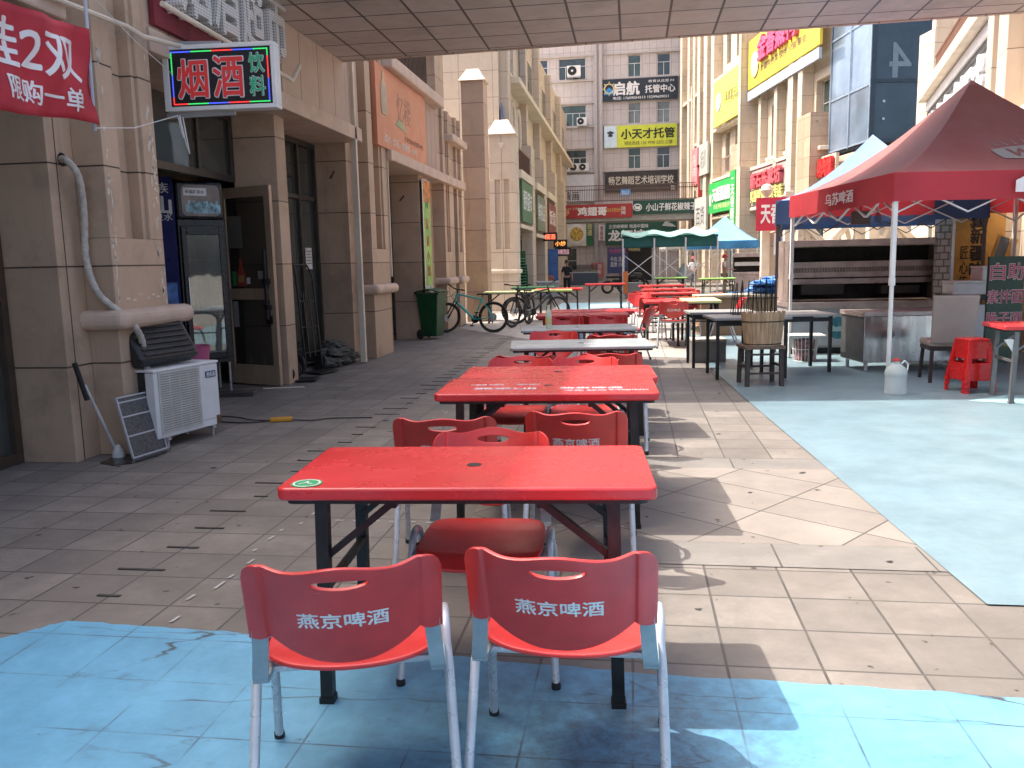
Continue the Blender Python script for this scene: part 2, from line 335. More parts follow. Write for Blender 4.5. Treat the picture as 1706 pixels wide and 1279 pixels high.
def tag(o, label=None, cat=None, group=None, kind=None):
    if label: o['label'] = label
    if cat: o['category'] = cat
    if group: o['group'] = group
    if kind: o['kind'] = kind
    return o
def thing(name, label, cat, loc=(0, 0, 0), rz=0.0, group=None):
    o = bpy.data.objects.new(name, None); COL.objects.link(o); o.empty_display_size = 0.1
    o.location = loc; o.rotation_euler = (0, 0, rz); return tag(o, label, cat, group)
def copy_tree(o, parent=None):
    c = o.copy(); COL.objects.link(c)
    if parent: c.parent = parent
    for ch in [x for x in bpy.data.objects if x.parent == o]: copy_tree(ch, c)
    return c
def place(src, loc, rz, label, first, group=None):
    o = src if first else copy_tree(src)
    o.location = loc; o.rotation_euler = (0, 0, rz); o['label'] = label
    if group: o['group'] = group
    return o
def rrect(w, d, r, n=6):
    p = []
    for cx, cy, a0 in ((w / 2 - r, d / 2 - r, 0), (-w / 2 + r, d / 2 - r, 90), (-w / 2 + r, -d / 2 + r, 180), (w / 2 - r, -d / 2 + r, 270)):
        for i in range(n + 1):
            a = R(a0 + 90 * i / n); p.append((cx + r * math.cos(a), cy + r * math.sin(a)))
    return p

def spline(ps, n=8):
    out = []
    ps = [Vector(p) for p in ps]
    for i in range(len(ps) - 1):
        p0, p1, p2, p3 = ps[max(i - 1, 0)], ps[i], ps[i + 1], ps[min(i + 2, len(ps) - 1)]
        for k in range(n):
            t = k / n; out.append(.5 * ((2 * p1) + (p2 - p0) * t + (2 * p0 - 5 * p1 + 4 * p2 - p3) * t * t + (3 * p1 - p0 - 3 * p2 + p3) * t ** 3))
    return out + [ps[-1]]

# ------------------------------------------------------------------ lettering
_tc = {}
def text_mesh(s, bold=0.0, extrude=0.0, res=3):
    cu = bpy.data.curves.new('lettering', 'FONT'); cu.body = s; cu.size = 1.0; cu.offset = bold; cu.extrude = extrude; cu.resolution_u = res
    o = bpy.data.objects.new('lettering', cu); COL.objects.link(o)
    bpy.context.view_layer.update()
    me = bpy.data.meshes.new_from_object(o.evaluated_get(bpy.context.evaluated_depsgraph_get()))
    bpy.data.objects.remove(o); bpy.data.curves.remove(cu)
    return me
def text(s, x, y, w, h, mat, parent, z=0.0, depth=0.004, bold=0.012, name='lettering', vertical=False, skew=0.0):
    """Text fitted to the w x h box centred on (x, y) of the parent's local XY plane, standing out along +Z."""
    if vertical: s = '\n'.join(s)
    me = text_mesh(s, 0.0, 0.5)
    if bold:
        b_ = bold * .8; sh = [(0, 0), (b_, 0), (-b_, 0), (0, b_ * .8), (0, -b_ * .8)] + ([(b_ * .75, b_ * .75), (-b_ * .75, b_ * .75), (b_ * .75, -b_ * .75), (-b_ * .75, -b_ * .75)] if bold >= .035 else [])
        V = [tuple(v.co) for v in me.vertices]; F = [tuple(p.vertices) for p in me.polygons]; nv = len(V); V2 = []; F2 = []
        for i, (a, b) in enumerate(sh):
            V2 += [(x + a, y + b, z + i * .0004 * (1 if z > 0 else 0)) for x, y, z in V]; F2 += [tuple(q + i * nv for q in f) for f in F]
        me = bpy.data.meshes.new('lettering'); me.from_pydata(V2, [], F2); me.update()
    xs = [v.co.x for v in me.vertices]; ys = [v.co.y for v in me.vertices]
    if not xs: return None
    x0, x1, y0, y1 = min(xs), max(xs), min(ys), max(ys)
    for v in me.vertices:
        a = (v.co.x - x0) / max(x1 - x0, 1e-6) - 0.5; b = (v.co.y - y0) / max(y1 - y0, 1e-6) - 0.5
        v.co = Vector((x + a * w + skew * b * h, y + b * h, z + (depth + (v.co.z - 0.5) if v.co.z > 0 else -0.001)))
    me.materials.clear(); me.materials.append(mat)
    return link(name, me, parent)
def frame(c, a):
    r = Vector((math.cos(a), math.sin(a), 0)); o = Vector((math.sin(a), -math.cos(a), 0))
    m = Matrix.Identity(4)
    for i in range(3): m[i][0] = r[i]; m[i][1] = (0, 0, 1)[i]; m[i][2] = o[i]; m[i][3] = c[i]
    return m
_pm = {}
def pm(c, rough=0.5):
    k = tuple(round(v, 3) for v in c) + (rough,)
    if k not in _pm: _pm[k] = M('sign_paint', c, rough, var=0.08, scale=2.5, dirt=0.04)
    return _pm[k]
def sign(name, label, cat, c, a, w, h, th, board, items=(), rim=None, group=None, pole=None):
    """A flat sign: board (th deep, its face on the frame's XY plane) with lines of lettering."""
    e = bpy.data.objects.new(name, None); COL.objects.link(e); e.matrix_world = frame(c, a); e.empty_display_size = 0.1
    tag(e, label, cat, group)
    MB().box(-w / 2, w / 2, -h / 2, h / 2, -th, 0).build('board', board, e)
    if rim:
        t = 0.03 if h < 1 else 0.05
        q = MB().box(-w / 2 - t, w / 2 + t, h / 2, h / 2 + t, -th, 0.02).box(-w / 2 - t, w / 2 + t, -h / 2 - t, -h / 2, -th, 0.02)
        q.box(-w / 2 - t, -w / 2, -h / 2, h / 2, -th, 0.02).box(w / 2, w / 2 + t, -h / 2, h / 2, -th, 0.02); q.build('frame', rim, e)
    for it in items:
        s, x, y, tw, t_h, mat = it[:6]; kw = it[6] if len(it) > 6 else {}
        text(s, x * w / 2, y * h / 2, tw * w, t_h * h, mat, e, **kw)
    return e
# ================================================================== THE SETTING
tag(MB().quad((-250, -60, 0), (250, -60, 0), (250, 400, 0), (-250, 400, 0)).build('ground', PAVE), kind='structure')
def sheet(name, pts, z, mat): return tag(MB().add([(x, y, z) for x, y in pts], [tuple(range(len(pts)))]).build(name, mat), kind='structure')
PAVE_GLARE = tile('paving_sun_glare', (0.44, 0.40, 0.35), (0.38, 0.345, 0.30), (0.12, 0.105, 0.09), 0.50, 0.335, 0.006, rough=0.62, dirt=0.35, dirt_c=(0.22, 0.19, 0.165), bmp=0.3, spots=0.1, level=True, var=0.2)  # same paving in a paler tone, painting in the glare of the sunlit stretch
sheet('paving_sun_glare', [(-4.0, 19.2), (0.0, 13.2), (0.94, 12.9), (0.93, 24.59), (-4.0, 24.59)], 0.004, PAVE_GLARE)
sheet('paving_band', [(-0.95, 4.06), (6.0, 4.06), (6.0, 4.40), (-0.95, 4.40)], 0.004, PAVEB)
sheet('paving_diagonal', [(-0.95, 4.402), (6.0, 4.402), (6.0, 6.03), (-0.95, 6.03)], 0.004, PAVED)
sheet('paving_band', [(-0.95, 6.032), (6.0, 6.032), (6.0, 6.33), (-0.95, 6.33)], 0.004, PAVEB)
def ragged(ps, amp, n_=14):
    o_ = []
    for (a, b), (c, e) in zip(ps, ps[1:] + ps[:1]):
        for k in range(n_): t = k / n_; o_.append((a + (c - a) * t + random.uniform(-amp, amp), b + (e - b) * t + random.uniform(-amp, amp)))
    return o_
random.seed(2)
sheet('painted_floor', ragged([(-3.1, -4), (6, -4), (6, 2.60), (1.31, 2.87), (0.12, 2.91), (-0.53, 2.96), (-0.92, 3.03), (-1.63, 3.10), (-2.42, 3.14), (-2.62, 2.92)], .009), 0.008, BLUEF)
sheet('painted_floor', [(1.50, 3.67), (9.5, 3.75), (9.5, 17.0), (0.95, 17.0), (1.05, 12.0), (1.19, 9.08)], 0.008, PALEF)
CYANP = paint_floor('clean_floor_paint', (0.36, 0.60, 0.68), (0.40, 0.62, 0.68), 0.0, 0.0)
sheet('painted_floor', [(3.35, 8.95), (9.4, 6.2), (9.4, 9.4), (3.9, 9.35)], 0.012, CYANP)
sheet('painted_floor', [(-2.5, 24.6), (0.1, 24.6), (0.1, 30.2), (-2.5, 30.2)], 0.006, CYANP)
# dark slots of the drain along the shop side, chalk marks beside it
d = MB(); y = 3.42; k = 0
while y < 17.5:
    L_ = 0.20 + 0.06 * math.sin(k * 2.3); L_ += random.uniform(-.10, .06); d.box(-2.36 - L_, -2.36 + 0.03 * math.sin(k), y, y + 0.020, 0.002, 0.005); y += 0.335; k += 1
tag(d.build('drain_channel', M('drain_dark', (0.030, 0.027, 0.024), 0.7, var=.5, scale=9)), kind='structure')
d = MB(); random.seed(3)
for k in range(34):
    y = 3.2 + k * 0.17 + random.uniform(-.05, .05); L_ = random.uniform(.03, .1); x = -2.0 + random.choice((-.03, .03)) + 0.003 * k
    d.add([(x, y, .0055), (x + .016, y + .004, .0055), (x + .02, y + L_, .0055), (x + .006, y + L_ * .95, .0055)], [(0, 1, 2, 3)])
for k in range(16):
    x = -1.75 + k * 0.11; d.add([(x, 4.62, .0055), (x + .05, 4.625, .0055), (x + .05, 4.638, .0055), (x, 4.635, .0055)], [(0, 1, 2, 3)])
tag(d.build('chalk_marks', M('chalk', (0.45, 0.43, 0.40), 0.8)), kind='structure')
random.seed(11)
pts = []
for i in range(40):
    a = 2 * math.pi * i / 40; r = 1 + 0.25 * mnoise.noise((math.cos(a) * 2, math.sin(a) * 2, 5.0)); pts.append((-4.0 + 0.19 * r * math.cos(a), 6.22 + 0.36 * r * math.sin(a)))
tag(sheet('wet_patch', pts, 0.006, M('wet_stain', (0.012, 0.009, 0.008), 0.25)), kind='structure')

# ------------------------------------------------------------------ footbridge overhead (slab with tiled underside)
br = thing('footbridge', 'tan tiled footbridge crossing overhead between the two buildings, its underside facing down', 'footbridge', (1, 10.9, 4.4))
def ch(mb, name, mat, parent, off=None, **k):
    o = mb.build(name, mat, parent, **k)
    if off is None: off = parent.location
    o.location = -Vector(off); return o
def skewbox(pts, z0, z1):
    return MB().prism(pts, z0, z1)
ch(skewbox([(-4.12, 9.20), (13, 10.3), (13, 11.2), (-4.12, 12.12)], 4.41, 5.15), 'deck', SOFFIT, br)
ch(skewbox([(-4.12, 12.122), (13, 11.202), (13, 11.27), (-4.12, 12.19)], 4.40, 5.3).prism([(-4.12, 9.13), (13, 10.23), (13, 10.298), (-4.12, 9.198)], 4.40, 5.3), 'parapet', PANEL, br)

# ------------------------------------------------------------------ left shop row
lb = thing('shop_building', 'long tan stone shop row on the left with columns, dark doors and terrace railing', 'building', (-5, 8, 0))
FX = -4.1
wl_ = MB()
wl_.box(-14, -5.75, -8, 21.0, 0, 4.88)
wl_.box(-14, -6.3, -8, 20.9, 4.89, 10.9)
wl_.box(-5.748, -4.25, -8, 5.9, 3.4, 4.88).box(-5.748, -4.25, 7.04, 12.79, 3.4, 4.88).box(-5.748, -4.25, 14.11, 20.4, 3.4, 4.88)
ch(wl_, 'wall', STONE, lb)
def column(y0, y1, mat=STONE, groove=True, sill=True, top=4.87, back=None, send=None):
    c = MB(); yb = y0 + 0.30
    c.box(-5.747, -4.36, y0, y1, 0, top)
    f0 = yb
    if groove:
        c.box(-4.359, FX, f0, y1 - .01, 0, 1.76)
        w3 = (y1 - f0)
        c.box(-4.359, FX, f0, f0 + w3 * .27, 1.761, top).box(-4.359, FX, y1 - .01 - w3 * .25, y1 - .01, 1.761, top)
        c.box(-4.359, FX - .03, f0 + w3 * .27 + .001, f0 + w3 * .34, 1.761, top).box(-4.359, FX - .03, y1 - w3 * .33, y1 - .011 - w3 * .25, 1.761, top)
        c.box(-4.359, FX - .13, f0 + w3 * .34 + .001, y1 - w3 * .33 - .001, 1.761, top)
    else:
        c.box(-4.359, FX, f0, y1 - .01, 0, top)
    o = ch(c, 'column', mat, lb, bevel=0.006)
    if sill: ch(MB().box(-4.42, -3.98, f0 - .10, send or y1 + .09, 1.03, 1.19), 'sill_band', TRIM, lb, bevel=0.07, seg=4)
    return o
column(5.95, 7.03, STONE_P, send=7.28)
column(12.80, 14.10)
column(18.20, 19.25); column(19.60, 20.55)
for y0, y1, x1, xb in ((10.20, 10.50, -4.37, -4.94), (16.50, 17.20, -4.16, -5.745)):
    ch(MB().box(xb, x1, y0, y1, 0, 3.399), 'pier', STONE, lb, bevel=0.006)
ch(MB().box(-5.744, -4.16, 18.19, 20.56, 3.42, 4.86).box(-4.16, -4.12, 19.255, 19.595, 0, 3.4), 'pier', STONE, lb)
random.seed(31); q = MB()
for k in range(70):
    edge = random.choice((6.30, 6.30, 6.93, 6.96, 6.975)); y = edge + random.uniform(-.025, .025); z = random.choice((random.uniform(1.2, 1.75), random.uniform(1.8, 3.3), random.uniform(2.0, 2.9)))
    a, b = random.uniform(.006, .018), random.uniform(.012, .06); x = FX + .0015 if z < 1.76 else FX + .0015
    q.add([(x, y - a, z - b * .3), (x, y + a * .3, z - b), (x, y + a, z + b * .2), (x, y + a * .2, z + b), (x, y - a * .8, z + b * .5)], [(0, 1, 2, 3, 4)])
for k in range(6): y = 6.4 + k * .09 + random.uniform(-.03, .03); z = 1.27 + random.uniform(-.02, .03); q.add([(FX + .0015, y, z), (FX + .0015, y + .05, z - .006), (FX + .0015, y + .06, z + .01), (FX + .0015, y + .01, z + .014)], [(0, 1, 2, 3)])
ch(q, 'peeled_paint', M('peeled_patch', (.62, .56, .46), .8, var=.15), lb)
# panelled fascia, lintels, cornices
ch(MB().box(-4.249, -4.13, 9.95, 12.78, 3.56, 4.87).box(-4.249, -4.14, 7.04, 9.949, 3.56, 4.87), 'fascia_panel', PANEL, lb)
ch(MB().box(-5.0, -4.08, 7.04, 12.79, 3.36, 3.558), 'lintel', TRIM, lb, bevel=0.01)
ch(MB().box(-4.249, -4.15, 14.11, 18.18, 3.43, 4.74), 'fascia_panel', tile('ribbed_panel', (0.43, 0.31, 0.24), (0.40, 0.285, 0.22), (0.13, 0.09, 0.065), 0.36, 3.2, 0.01, rough=0.6, dirt=0.1, bmp=0.15, streak=True), lb)
ch(MB().box(-5.0, -4.0, 14.11, 20.5, 3.24, 3.425), 'lintel', TRIM, lb, bevel=0.02)
ch(MB().box(-4.6, -3.93, 14.11, 18.05, 4.745, 4.95).box(-4.6, -3.93, 18.9, 20.5, 4.20, 4.36), 'cornice', TRIM, lb, bevel=0.03)
ch(MB().box(-4.55, -4.05, -8, 5.9, 3.3, 3.52), 'lintel', TRIM, lb, bevel=0.02)
# terrace railing and posts
r_ = MB()
for k in range(42): r_.bar((-4.22, 13.6 + k * 0.1, 4.95), (-4.22, 13.6 + k * 0.1, 5.82), .022, .022)
r_.bar((-4.22, 13.5, 5.85), (-4.22, 18.0, 5.85), .06, .05).bar((-4.22, 13.5, 5.05), (-4.22, 18.0, 5.05), .04, .03)
ch(r_, 'railing', M('railing_brown', (0.06, 0.035, 0.025), 0.5, var=0.2), lb)
ch(MB().box(-5.0, -4.12, 18.06, 18.88, 4.88, 6.35), 'pier', STONE, lb)
p_ = MB().box(-4.22, -3.66, 21.35, 21.95, 0, 5.98); ch(p_, 'gate_post', STONE, lb)
def pyr(x0, x1, y0, y1, z, h): 
    i = 0.28; return MB().add([(x0, y0, z), (x1, y0, z), (x1, y1, z), (x0, y1, z)] + [(x0 + (x1 - x0) * a, y0 + (y1 - y0) * b, z + h) for a, b in ((i, i), (1 - i, i), (1 - i, 1 - i), (i, 1 - i))],
        [(3, 2, 1, 0), (4, 5, 6, 7), (0, 1, 5, 4), (1, 2, 6, 5), (2, 3, 7, 6), (3, 0, 4, 7)])
ch(pyr(-4.28, -3.6, 21.29, 22.01, 5.981, .30), 'post_cap', CREAMT, lb)
ch(MB().box(-4.16, -4.08, 12.46, 12.53, 0.02, 4.85).box(-4.13, -4.09, 14.14, 14.18, 1.3, 4.7), 'corner_strip', CREAMT, lb)

def shop_front(y0, y1, x, z1, mull, name='shop_window', par=lb, fm=DARKF, gm=GLASSD, rail=(2.45,)):
    """Glazed front facing +x: a frame with mullions, one sheet of glass behind it."""
    f = MB()
    f.box(x - .03, x + .05, y0, y1, 0, .09).box(x - .03, x + .05, y0, y1, z1 - .07, z1)
    for y in [y0 + .035, y1 - .035] + list(mull): f.box(x - .029, x + .051, y - .035, y + .035, .091, z1 - .071)
    ys = sorted([y0 + .07] + [m for m in mull] + [y1 - .07])
    for z in rail:
        for a, b in zip(ys[:-1], ys[1:]): f.box(x - .028, x + .045, a + .036, b - .036, z - .03, z + .03)
    o = ch(f, name, fm, par)
    g = MB().box(x - .015, x, y0 + .02, y1 - .02, .05, z1 - .03).build('pane', gm, o)
    return o
shop_front(1.2, 5.94, -4.86, 3.38, (2.8, 4.3), fm=M('brown_frame', (0.075, 0.05, 0.035), 0.4, metal=0.2))
shop_front(7.04, 10.19, -5.62, 2.6, (8.3, 9.3), rail=())
up = MB().box(-4.99, -4.92, 7.04, 10.19, 2.56, 2.64).box(-4.99, -4.92, 7.04, 10.19, 3.29, 3.359).box(-4.99, -4.92, 9.3, 9.36, 2.641, 3.289).box(-4.99, -4.92, 10.08, 10.19, 2.641, 3.289); up = ch(up, 'shop_window', DARKF, lb); MB().box(-4.97, -4.95, 7.04, 10.19, 2.6, 3.33).build('pane', GLASSD, up).location = (0, 0, 0)
shop_front(10.51, 12.79, -4.90, 3.35, (11.3, 12.1), rail=(2.52,))
d1 = shop_front(14.11, 16.49, -4.78, 3.22, (14.95, 15.8), name='door', rail=(2.35,))
ch(MB().tube([(-4.69, 15.72, .95), (-4.69, 15.72, 1.65)], .016), 'handle', BLK, d1).location = (0, 0, 0)
d2 = shop_front(17.21, 18.19, -4.62, 3.22, (), name='door', rail=(2.35,))
h_ = MB().box(-4.56, -4.54, 17.3, 17.36, 1.1, 1.32); h_.build('handle', BLK, d2)
for x, y, z in ((-4.62, 12.79, 2.85), (-4.55, 16.49, 2.75), (-4.45, 18.19, 2.55)): ch(MB().tube([(x, y, z), (x + .14, y - .22, z + .07)], .014, 6), 'bracket', BLK, lb)
# the open door of the first shop
dr = thing('shop_door', 'bronze framed glass door of the liquor shop, standing open beside the fridge', 'door', (-4.38, 9.98, 0), math.atan2(.30, -.80))
W_, H_ = .88, 2.50
f = MB().box(0, .10, -.025, .025, .02, H_).box(W_ - .11, W_, -.025, .025, .02, H_).box(.101, W_ - .111, -.024, .024, H_ - .13, H_).box(.101, W_ - .111, -.024, .024, .02, .27).box(.101, W_ - .111, -.024, .024, 1.10, 1.24)
f.build('frame', BRONZE, dr, bevel=.006)
gq = glass('door_glass', (0.05, 0.045, 0.035), 0.05, alpha=0.55)
for a, b in ((.271, 1.099), (1.241, H_ - .131)): MB().box(.102, W_ - .112, -.006, .006, a, b).build('pane', gq, dr)
MB().tube([(.10, .07, .86), (.10, .07, 1.72)], .022, 8).box(.06, .14, .03, .085, 1.30, 1.36).box(.06, .14, .03, .085, .98, 1.04).box(.055, .15, .026, .05, .80, .9).build('handle', BLK, dr)
# stickers on the glass: bottles and notes (flat prints)
def sticker(x0, x1, z0, z1, c, y=.010, nm='sticker', par=dr): return MB().box(x0, x1, y, y + .003, z0, z1).build(nm, pm(c), par)
b_ = MB().prism([(.50, 1.27), (.64, 1.27), (.64, 1.44), (.60, 1.50), (.59, 1.62), (.55, 1.62), (.54, 1.50), (.50, 1.44)], 0, .003, Matrix(((1, 0, 0, 0), (0, 0, 1, .010), (0, 1, 0, 0), (0, 0, 0, 1))))
b_.build('sticker', pm((.30, .05, .03)), dr); sticker(.52, .62, 1.32, 1.41, (.45, .22, .08), .0135)
sticker(.42, .48, 1.30, 1.38, (.6, .6, .55)); sticker(.66, .72, 1.28, 1.46, (.03, .25, .08)); sticker(.52, .75, 1.75, 2.15, (.14, .13, .11)); sticker(.20, .28, 1.36, 1.46, (.35, .28, .25)); sticker(.66, .75, .75, 1.08, (.32, .28, .26))

# notices on the glass front behind
for y, z, l_ in ((11.45, 1.65, 'white paper notice on the glass, nearer to the open bronze door'), (12.28, 1.62, 'white paper notice on the dark glass behind the hand trucks')):
    n_ = thing('notice', l_, 'notice', (-4.84, y, z)); MB().box(0, .004, -.12, .12, -.16, .16).build('paper', pm((.62, .6, .56)), n_)
    q = MB()
    for k in range(5): q.box(.0042, .006, -.09, .09 - .03 * (k % 2), .10 - k * .045, .115 - k * .045)
    q.build('printed_lines', pm((.1, .1, .1)), n_)

# ------------------------------------------------------------------ second left building, beyond the gap
l2 = thing('shop_building', 'farther pale building on the left beyond the gap, with arch ornaments and green shop signs', 'building', (-6, 40, 0))
ch(MB().box(-14, -4.6, 30.0, 61, 0, 11.5).box(-14, -4.3, 27.0, 29.99, 0, 4.9), 'wall', CREAM, l2)
for y0 in (30.05, 35.2, 40.2, 46.0, 52.0):
    ch(MB().box(-4.599, -4.1, y0, y0 + 1.2, 0, 6.2).box(-4.598, -4.3, y0 + .3, y0 + .9, 6.21, 11.3), 'column', CREAM, l2, bevel=.01)
ch(MB().box(-4.597, -4.0, 31.26, 35.19, 4.55, 4.85).box(-4.597, -4.0, 36.41, 40.19, 4.55, 4.85).box(-4.597, -4.0, 41.41, 45.9, 4.55, 4.85).box(-4.597, -4.05, 31.26, 35.19, 2.75, 2.9).box(-4.597, -4.05, 36.41, 40.19, 2.55, 2.7).box(-4.597, -4.02, 31.26, 60, 7.9, 8.1), 'cornice', CREAMT, l2)
for k in range(3):
    y = 31.7 + k * 1.5
    a_ = [(-4.56, y + .55 * math.cos(t), 7.0 + .55 * math.sin(t)) for t in [math.pi * i / 14 for i in range(15)]]
    ch(MB().tube([(-4.56, y + .55, 5.6)] + a_ + [(-4.56, y - .55, 5.6)], .07, 8), 'arch_ornament', CREAMT, l2, smooth=True)
for k in range(9):
    y = 31.9 + k * 3.1
    o = ch(MB().box(-4.61, -4.55, y, y + 1.7, 8.5, 10.3), 'window', CREAMT, l2); MB().box(-4.549, -4.54, y + .1, y + 1.6, 8.6, 10.2).build('pane', GLASSB, o)
for y0, y1 in ((31.4, 35.0), (36.5, 40.0), (41.5, 45.8)):
    shop_front(y0, y1, -4.58, 2.6, ((y0 + y1) / 2,), par=l2)
r_ = MB()
for k in range(34): r_.bar((-4.15, 31.3 + k * .11, 4.86), (-4.15, 31.3 + k * .11, 5.6), .025, .025)
r_.bar((-4.15, 31.26, 5.62), (-4.15, 35.1, 5.62), .05, .05); ch(r_, 'railing', M('railing_red_brown', (0.10, 0.04, 0.03), 0.5), l2)
# gate pillar with pyramid cap in front of it
gp = thing('gate_pillar', 'pale fluted stone pillar with pyramid cap at the corner of the farther left building', 'pillar', (-3.95, 26.4, 0))
g_ = MB().box(-.42, .42, -.4, .4, 0, 1.9).box(-.42, -.22, -.4, .4, 1.901, 4.0).box(.22, .42, -.4, .4, 1.901, 4.0).box(-.219, .219, -.32, .4, 1.901, 4.0).box(-.06, .06, -.38, -.321, 1.901, 4.0).box(-.38, .38, -.38, .38, 4.001, 5.35)
g_.build('shaft', CREAM, gp, bevel=.01)
MB().box(-.48, .48, -.46, .46, 1.15, 1.28).build('sill_band', CREAMT, gp, bevel=.03)
o = pyr(-.45, .45, -.45, .45, 5.351, .45).build('cap', CREAMT, gp)
MB().prism([(-.10, 5.10), (.10, 5.10), (0, 4.92)], 0, .02, Matrix(((1, 0, 0, 0), (0, 0, -1, -.381), (0, 1, 0, 0), (0, 0, 0, 1)))).build('ornament', CREAMT, gp)

# ------------------------------------------------------------------ facades with punched windows
def facade(par, c, a, width, z0, z1, ops, depth, mat, frame_m=WHITE, glass_m=GLASSB, sub=(1, 1), tr=True):
    """Wall face in the frame (c, a): X from 0 to width; ops = (x0, x1, z0, z1) window openings with reveals, frames and panes."""
    m = frame(c, a); inv = par.matrix_world.inverted() if par.parent else Matrix.Translation(-par.location)
    P = lambda x, z, y: inv @ (m @ Vector((x, z, y)))
    us = sorted({0, width} | {o[0] for o in ops} | {o[1] for o in ops}); vs = sorted({z0, z1} | {o[2] for o in ops} | {o[3] for o in ops})
    mb = MB()
    for i in range(len(us) - 1):
        for j in range(len(vs) - 1):
            cx, cz = (us[i] + us[i + 1]) / 2, (vs[j] + vs[j + 1]) / 2
            if any(o[0] < cx < o[1] and o[2] < cz < o[3] for o in ops): continue
            mb.quad(P(us[i], vs[j], 0), P(us[i + 1], vs[j], 0), P(us[i + 1], vs[j + 1], 0), P(us[i], vs[j + 1], 0))
    for o in ops:
        x0, x1, a0, a1 = o[:4]
        for p, q in (((x0, a0), (x1, a0)), ((x1, a0), (x1, a1)), ((x1, a1), (x0, a1)), ((x0, a1), (x0, a0))):
            mb.quad(P(*p, 0), P(*q, 0), P(*q, -depth), P(*p, -depth))
    wall = mb.build('wall', mat, par)
    for o in ops:
        x0, x1, a0, a1 = o[:4]; nx, nz = o[4] if len(o) > 4 else sub
        f = MB(); t = .035; loc = inv @ m
        def fb(u0, u1, w0, w1, d0, d1): f.box(u0, u1, w0, w1, d0, d1, loc)
        y0, y1 = -depth + .01, -depth + .07
        fb(x0, x1, a0, a0 + t, y0, y1); fb(x0, x1, a1 - t, a1, y0, y1); fb(x0, x0 + t, a0 + t, a1 - t, y0, y1); fb(x1 - t, x1, a0 + t, a1 - t, y0, y1)
        if nz > 1: zr = a0 + (a1 - a0) * .62; fb(x0 + t, x1 - t, zr - .02, zr + .02, y0, y1 - .01)
        for k in range(1, nx):
            xx = x0 + (x1 - x0) * k / nx; fb(xx - .02, xx + .02, a0 + t, (zr - .02) if nz > 1 else a1 - t, y0, y1 - .02)
        win = f.build('window', frame_m, par)
        MB().box(x0, x1, a0, a1, -depth - .01, -depth + .015, loc).build('pane', random.choice(glass_m) if isinstance(glass_m, list) else glass_m, win)
    return wall

fb_ = thing('office_building', 'grey five storey block closing the far end of the street, with window air conditioners', 'building', (-2.3, 62, 0))
ops = []
for z in (14.2, 11.0, 7.9):
    for px0, px1 in ((873.8, 918), (936, 979.4)): ops.append(((px0 - 862) / 1414 * 62, (px1 - 862) / 1414 * 62, z, z + 1.45, (4, 2)))
    for px0, px1 in ((1047, 1067), (1093, 1113.5)): ops.append(((px0 - 862) / 1414 * 62, (px1 - 862) / 1414 * 62, z, z + 1.45, (2, 2)))
ops += [(3.0, 4.4, 0.02, 2.4, (2, 2)), (7.4, 9.2, 0.02, 2.3, (3, 2))]
GLV = [GLASSB, GLASSB, glass('window_glass_green', (.07, .10, .085), .06, metal=.25), glass('window_curtain', (.22, .23, .21), .12), glass('window_glass_blue', (.06, .09, .11), .05, metal=.35)]
facade(fb_, (-8.4, 62, 0), 0, 12.4, 0, 24, ops, .22, GREYW, glass_m=GLV)
ch(MB().box(-8.4, 4.0, 62.24, 74, 0, 24), 'wall', GREYW, fb_)
q = MB()
for x in (-8.9, -2.68, 3.75):
    q.box(x, x + .22, 61.75, 62.01, 0, 17.3).box(x + .221, x + .38, 61.85, 62.01, 0, 17.3).box(x + .381, x + .60, 61.75, 62.01, 0, 17.3).box(x, x + .60, 61.75, 62.01, 17.301, 24)
ch(q, 'pilaster', M('pilaster_grey', (0.40, 0.36, 0.345), 0.7, var=.08), fb_)
q = MB()
for z in (15.72, 14.02, 12.5, 10.85, 9.4, 7.72):
    q.box(-8.29, -2.69, 61.88, 62.005, z, z + .12).box(-2.07, 3.74, 61.88, 62.005, z, z + .12)
ch(q, 'string_course', M('course_grey', (0.44, 0.40, 0.38), 0.7, var=.08), fb_)
def ac_unit(loc, rz, label, group, s=1.0):
    e = thing('air_conditioner', label, 'air conditioner', loc, rz, group)
    MB().box(-.42, .42, -.16, .16, 0, .62).build('housing', WHITE, e, bevel=.02)
    MB().lathe([(.0, 0), (.25, 0), (.27, .012), (.27, .02)], 20, m=Matrix.Translation((-.10, -.161, .31)) @ Matrix.Rotation(R(90), 4, 'X')).build('fan_grille', BLK, e)
    MB().lathe([(.0, .021), (.07, .021), (.06, .035)], 14, m=Matrix.Translation((-.10, -.161, .31)) @ Matrix.Rotation(R(90), 4, 'X')).build('hub', WHITE, e)
    MB().box(-.4, .4, -.14, .14, -.06, -.001).build('bracket', ALU, e)
    return e
acl = [(960, 146, 'top window of the far grey building'), (882.5, 222, 'left middle window, at its left sill'), (972, 222, 'right middle window of the far grey building'), (911, 293.5, 'lower left window of the far grey building'),
       (945.5, 293.5, 'lower right window, leftmost of the row of three'), (959.7, 293.5, 'lower right window, middle of the row of three'), (974.5, 293.5, 'lower right window, rightmost of the row of three')]
a0 = None
for i, (px, py, l_) in enumerate(acl):
    x = (px - 1053) / 1414 * 61.7; z = 1.5 + (435 - py) / 1400 * 61.7 + .1
    lab = 'white outdoor air conditioner in the ' + l_
    if a0 is None: a0 = ac_unit((x, 61.72, z), 0, lab, 'air conditioners on the far grey building'); a0.scale = (1.15,) * 3; a0['label'] = lab
    else: place(a0, (x, 61.72, z), 0, lab, False).scale = (.85,) * 3

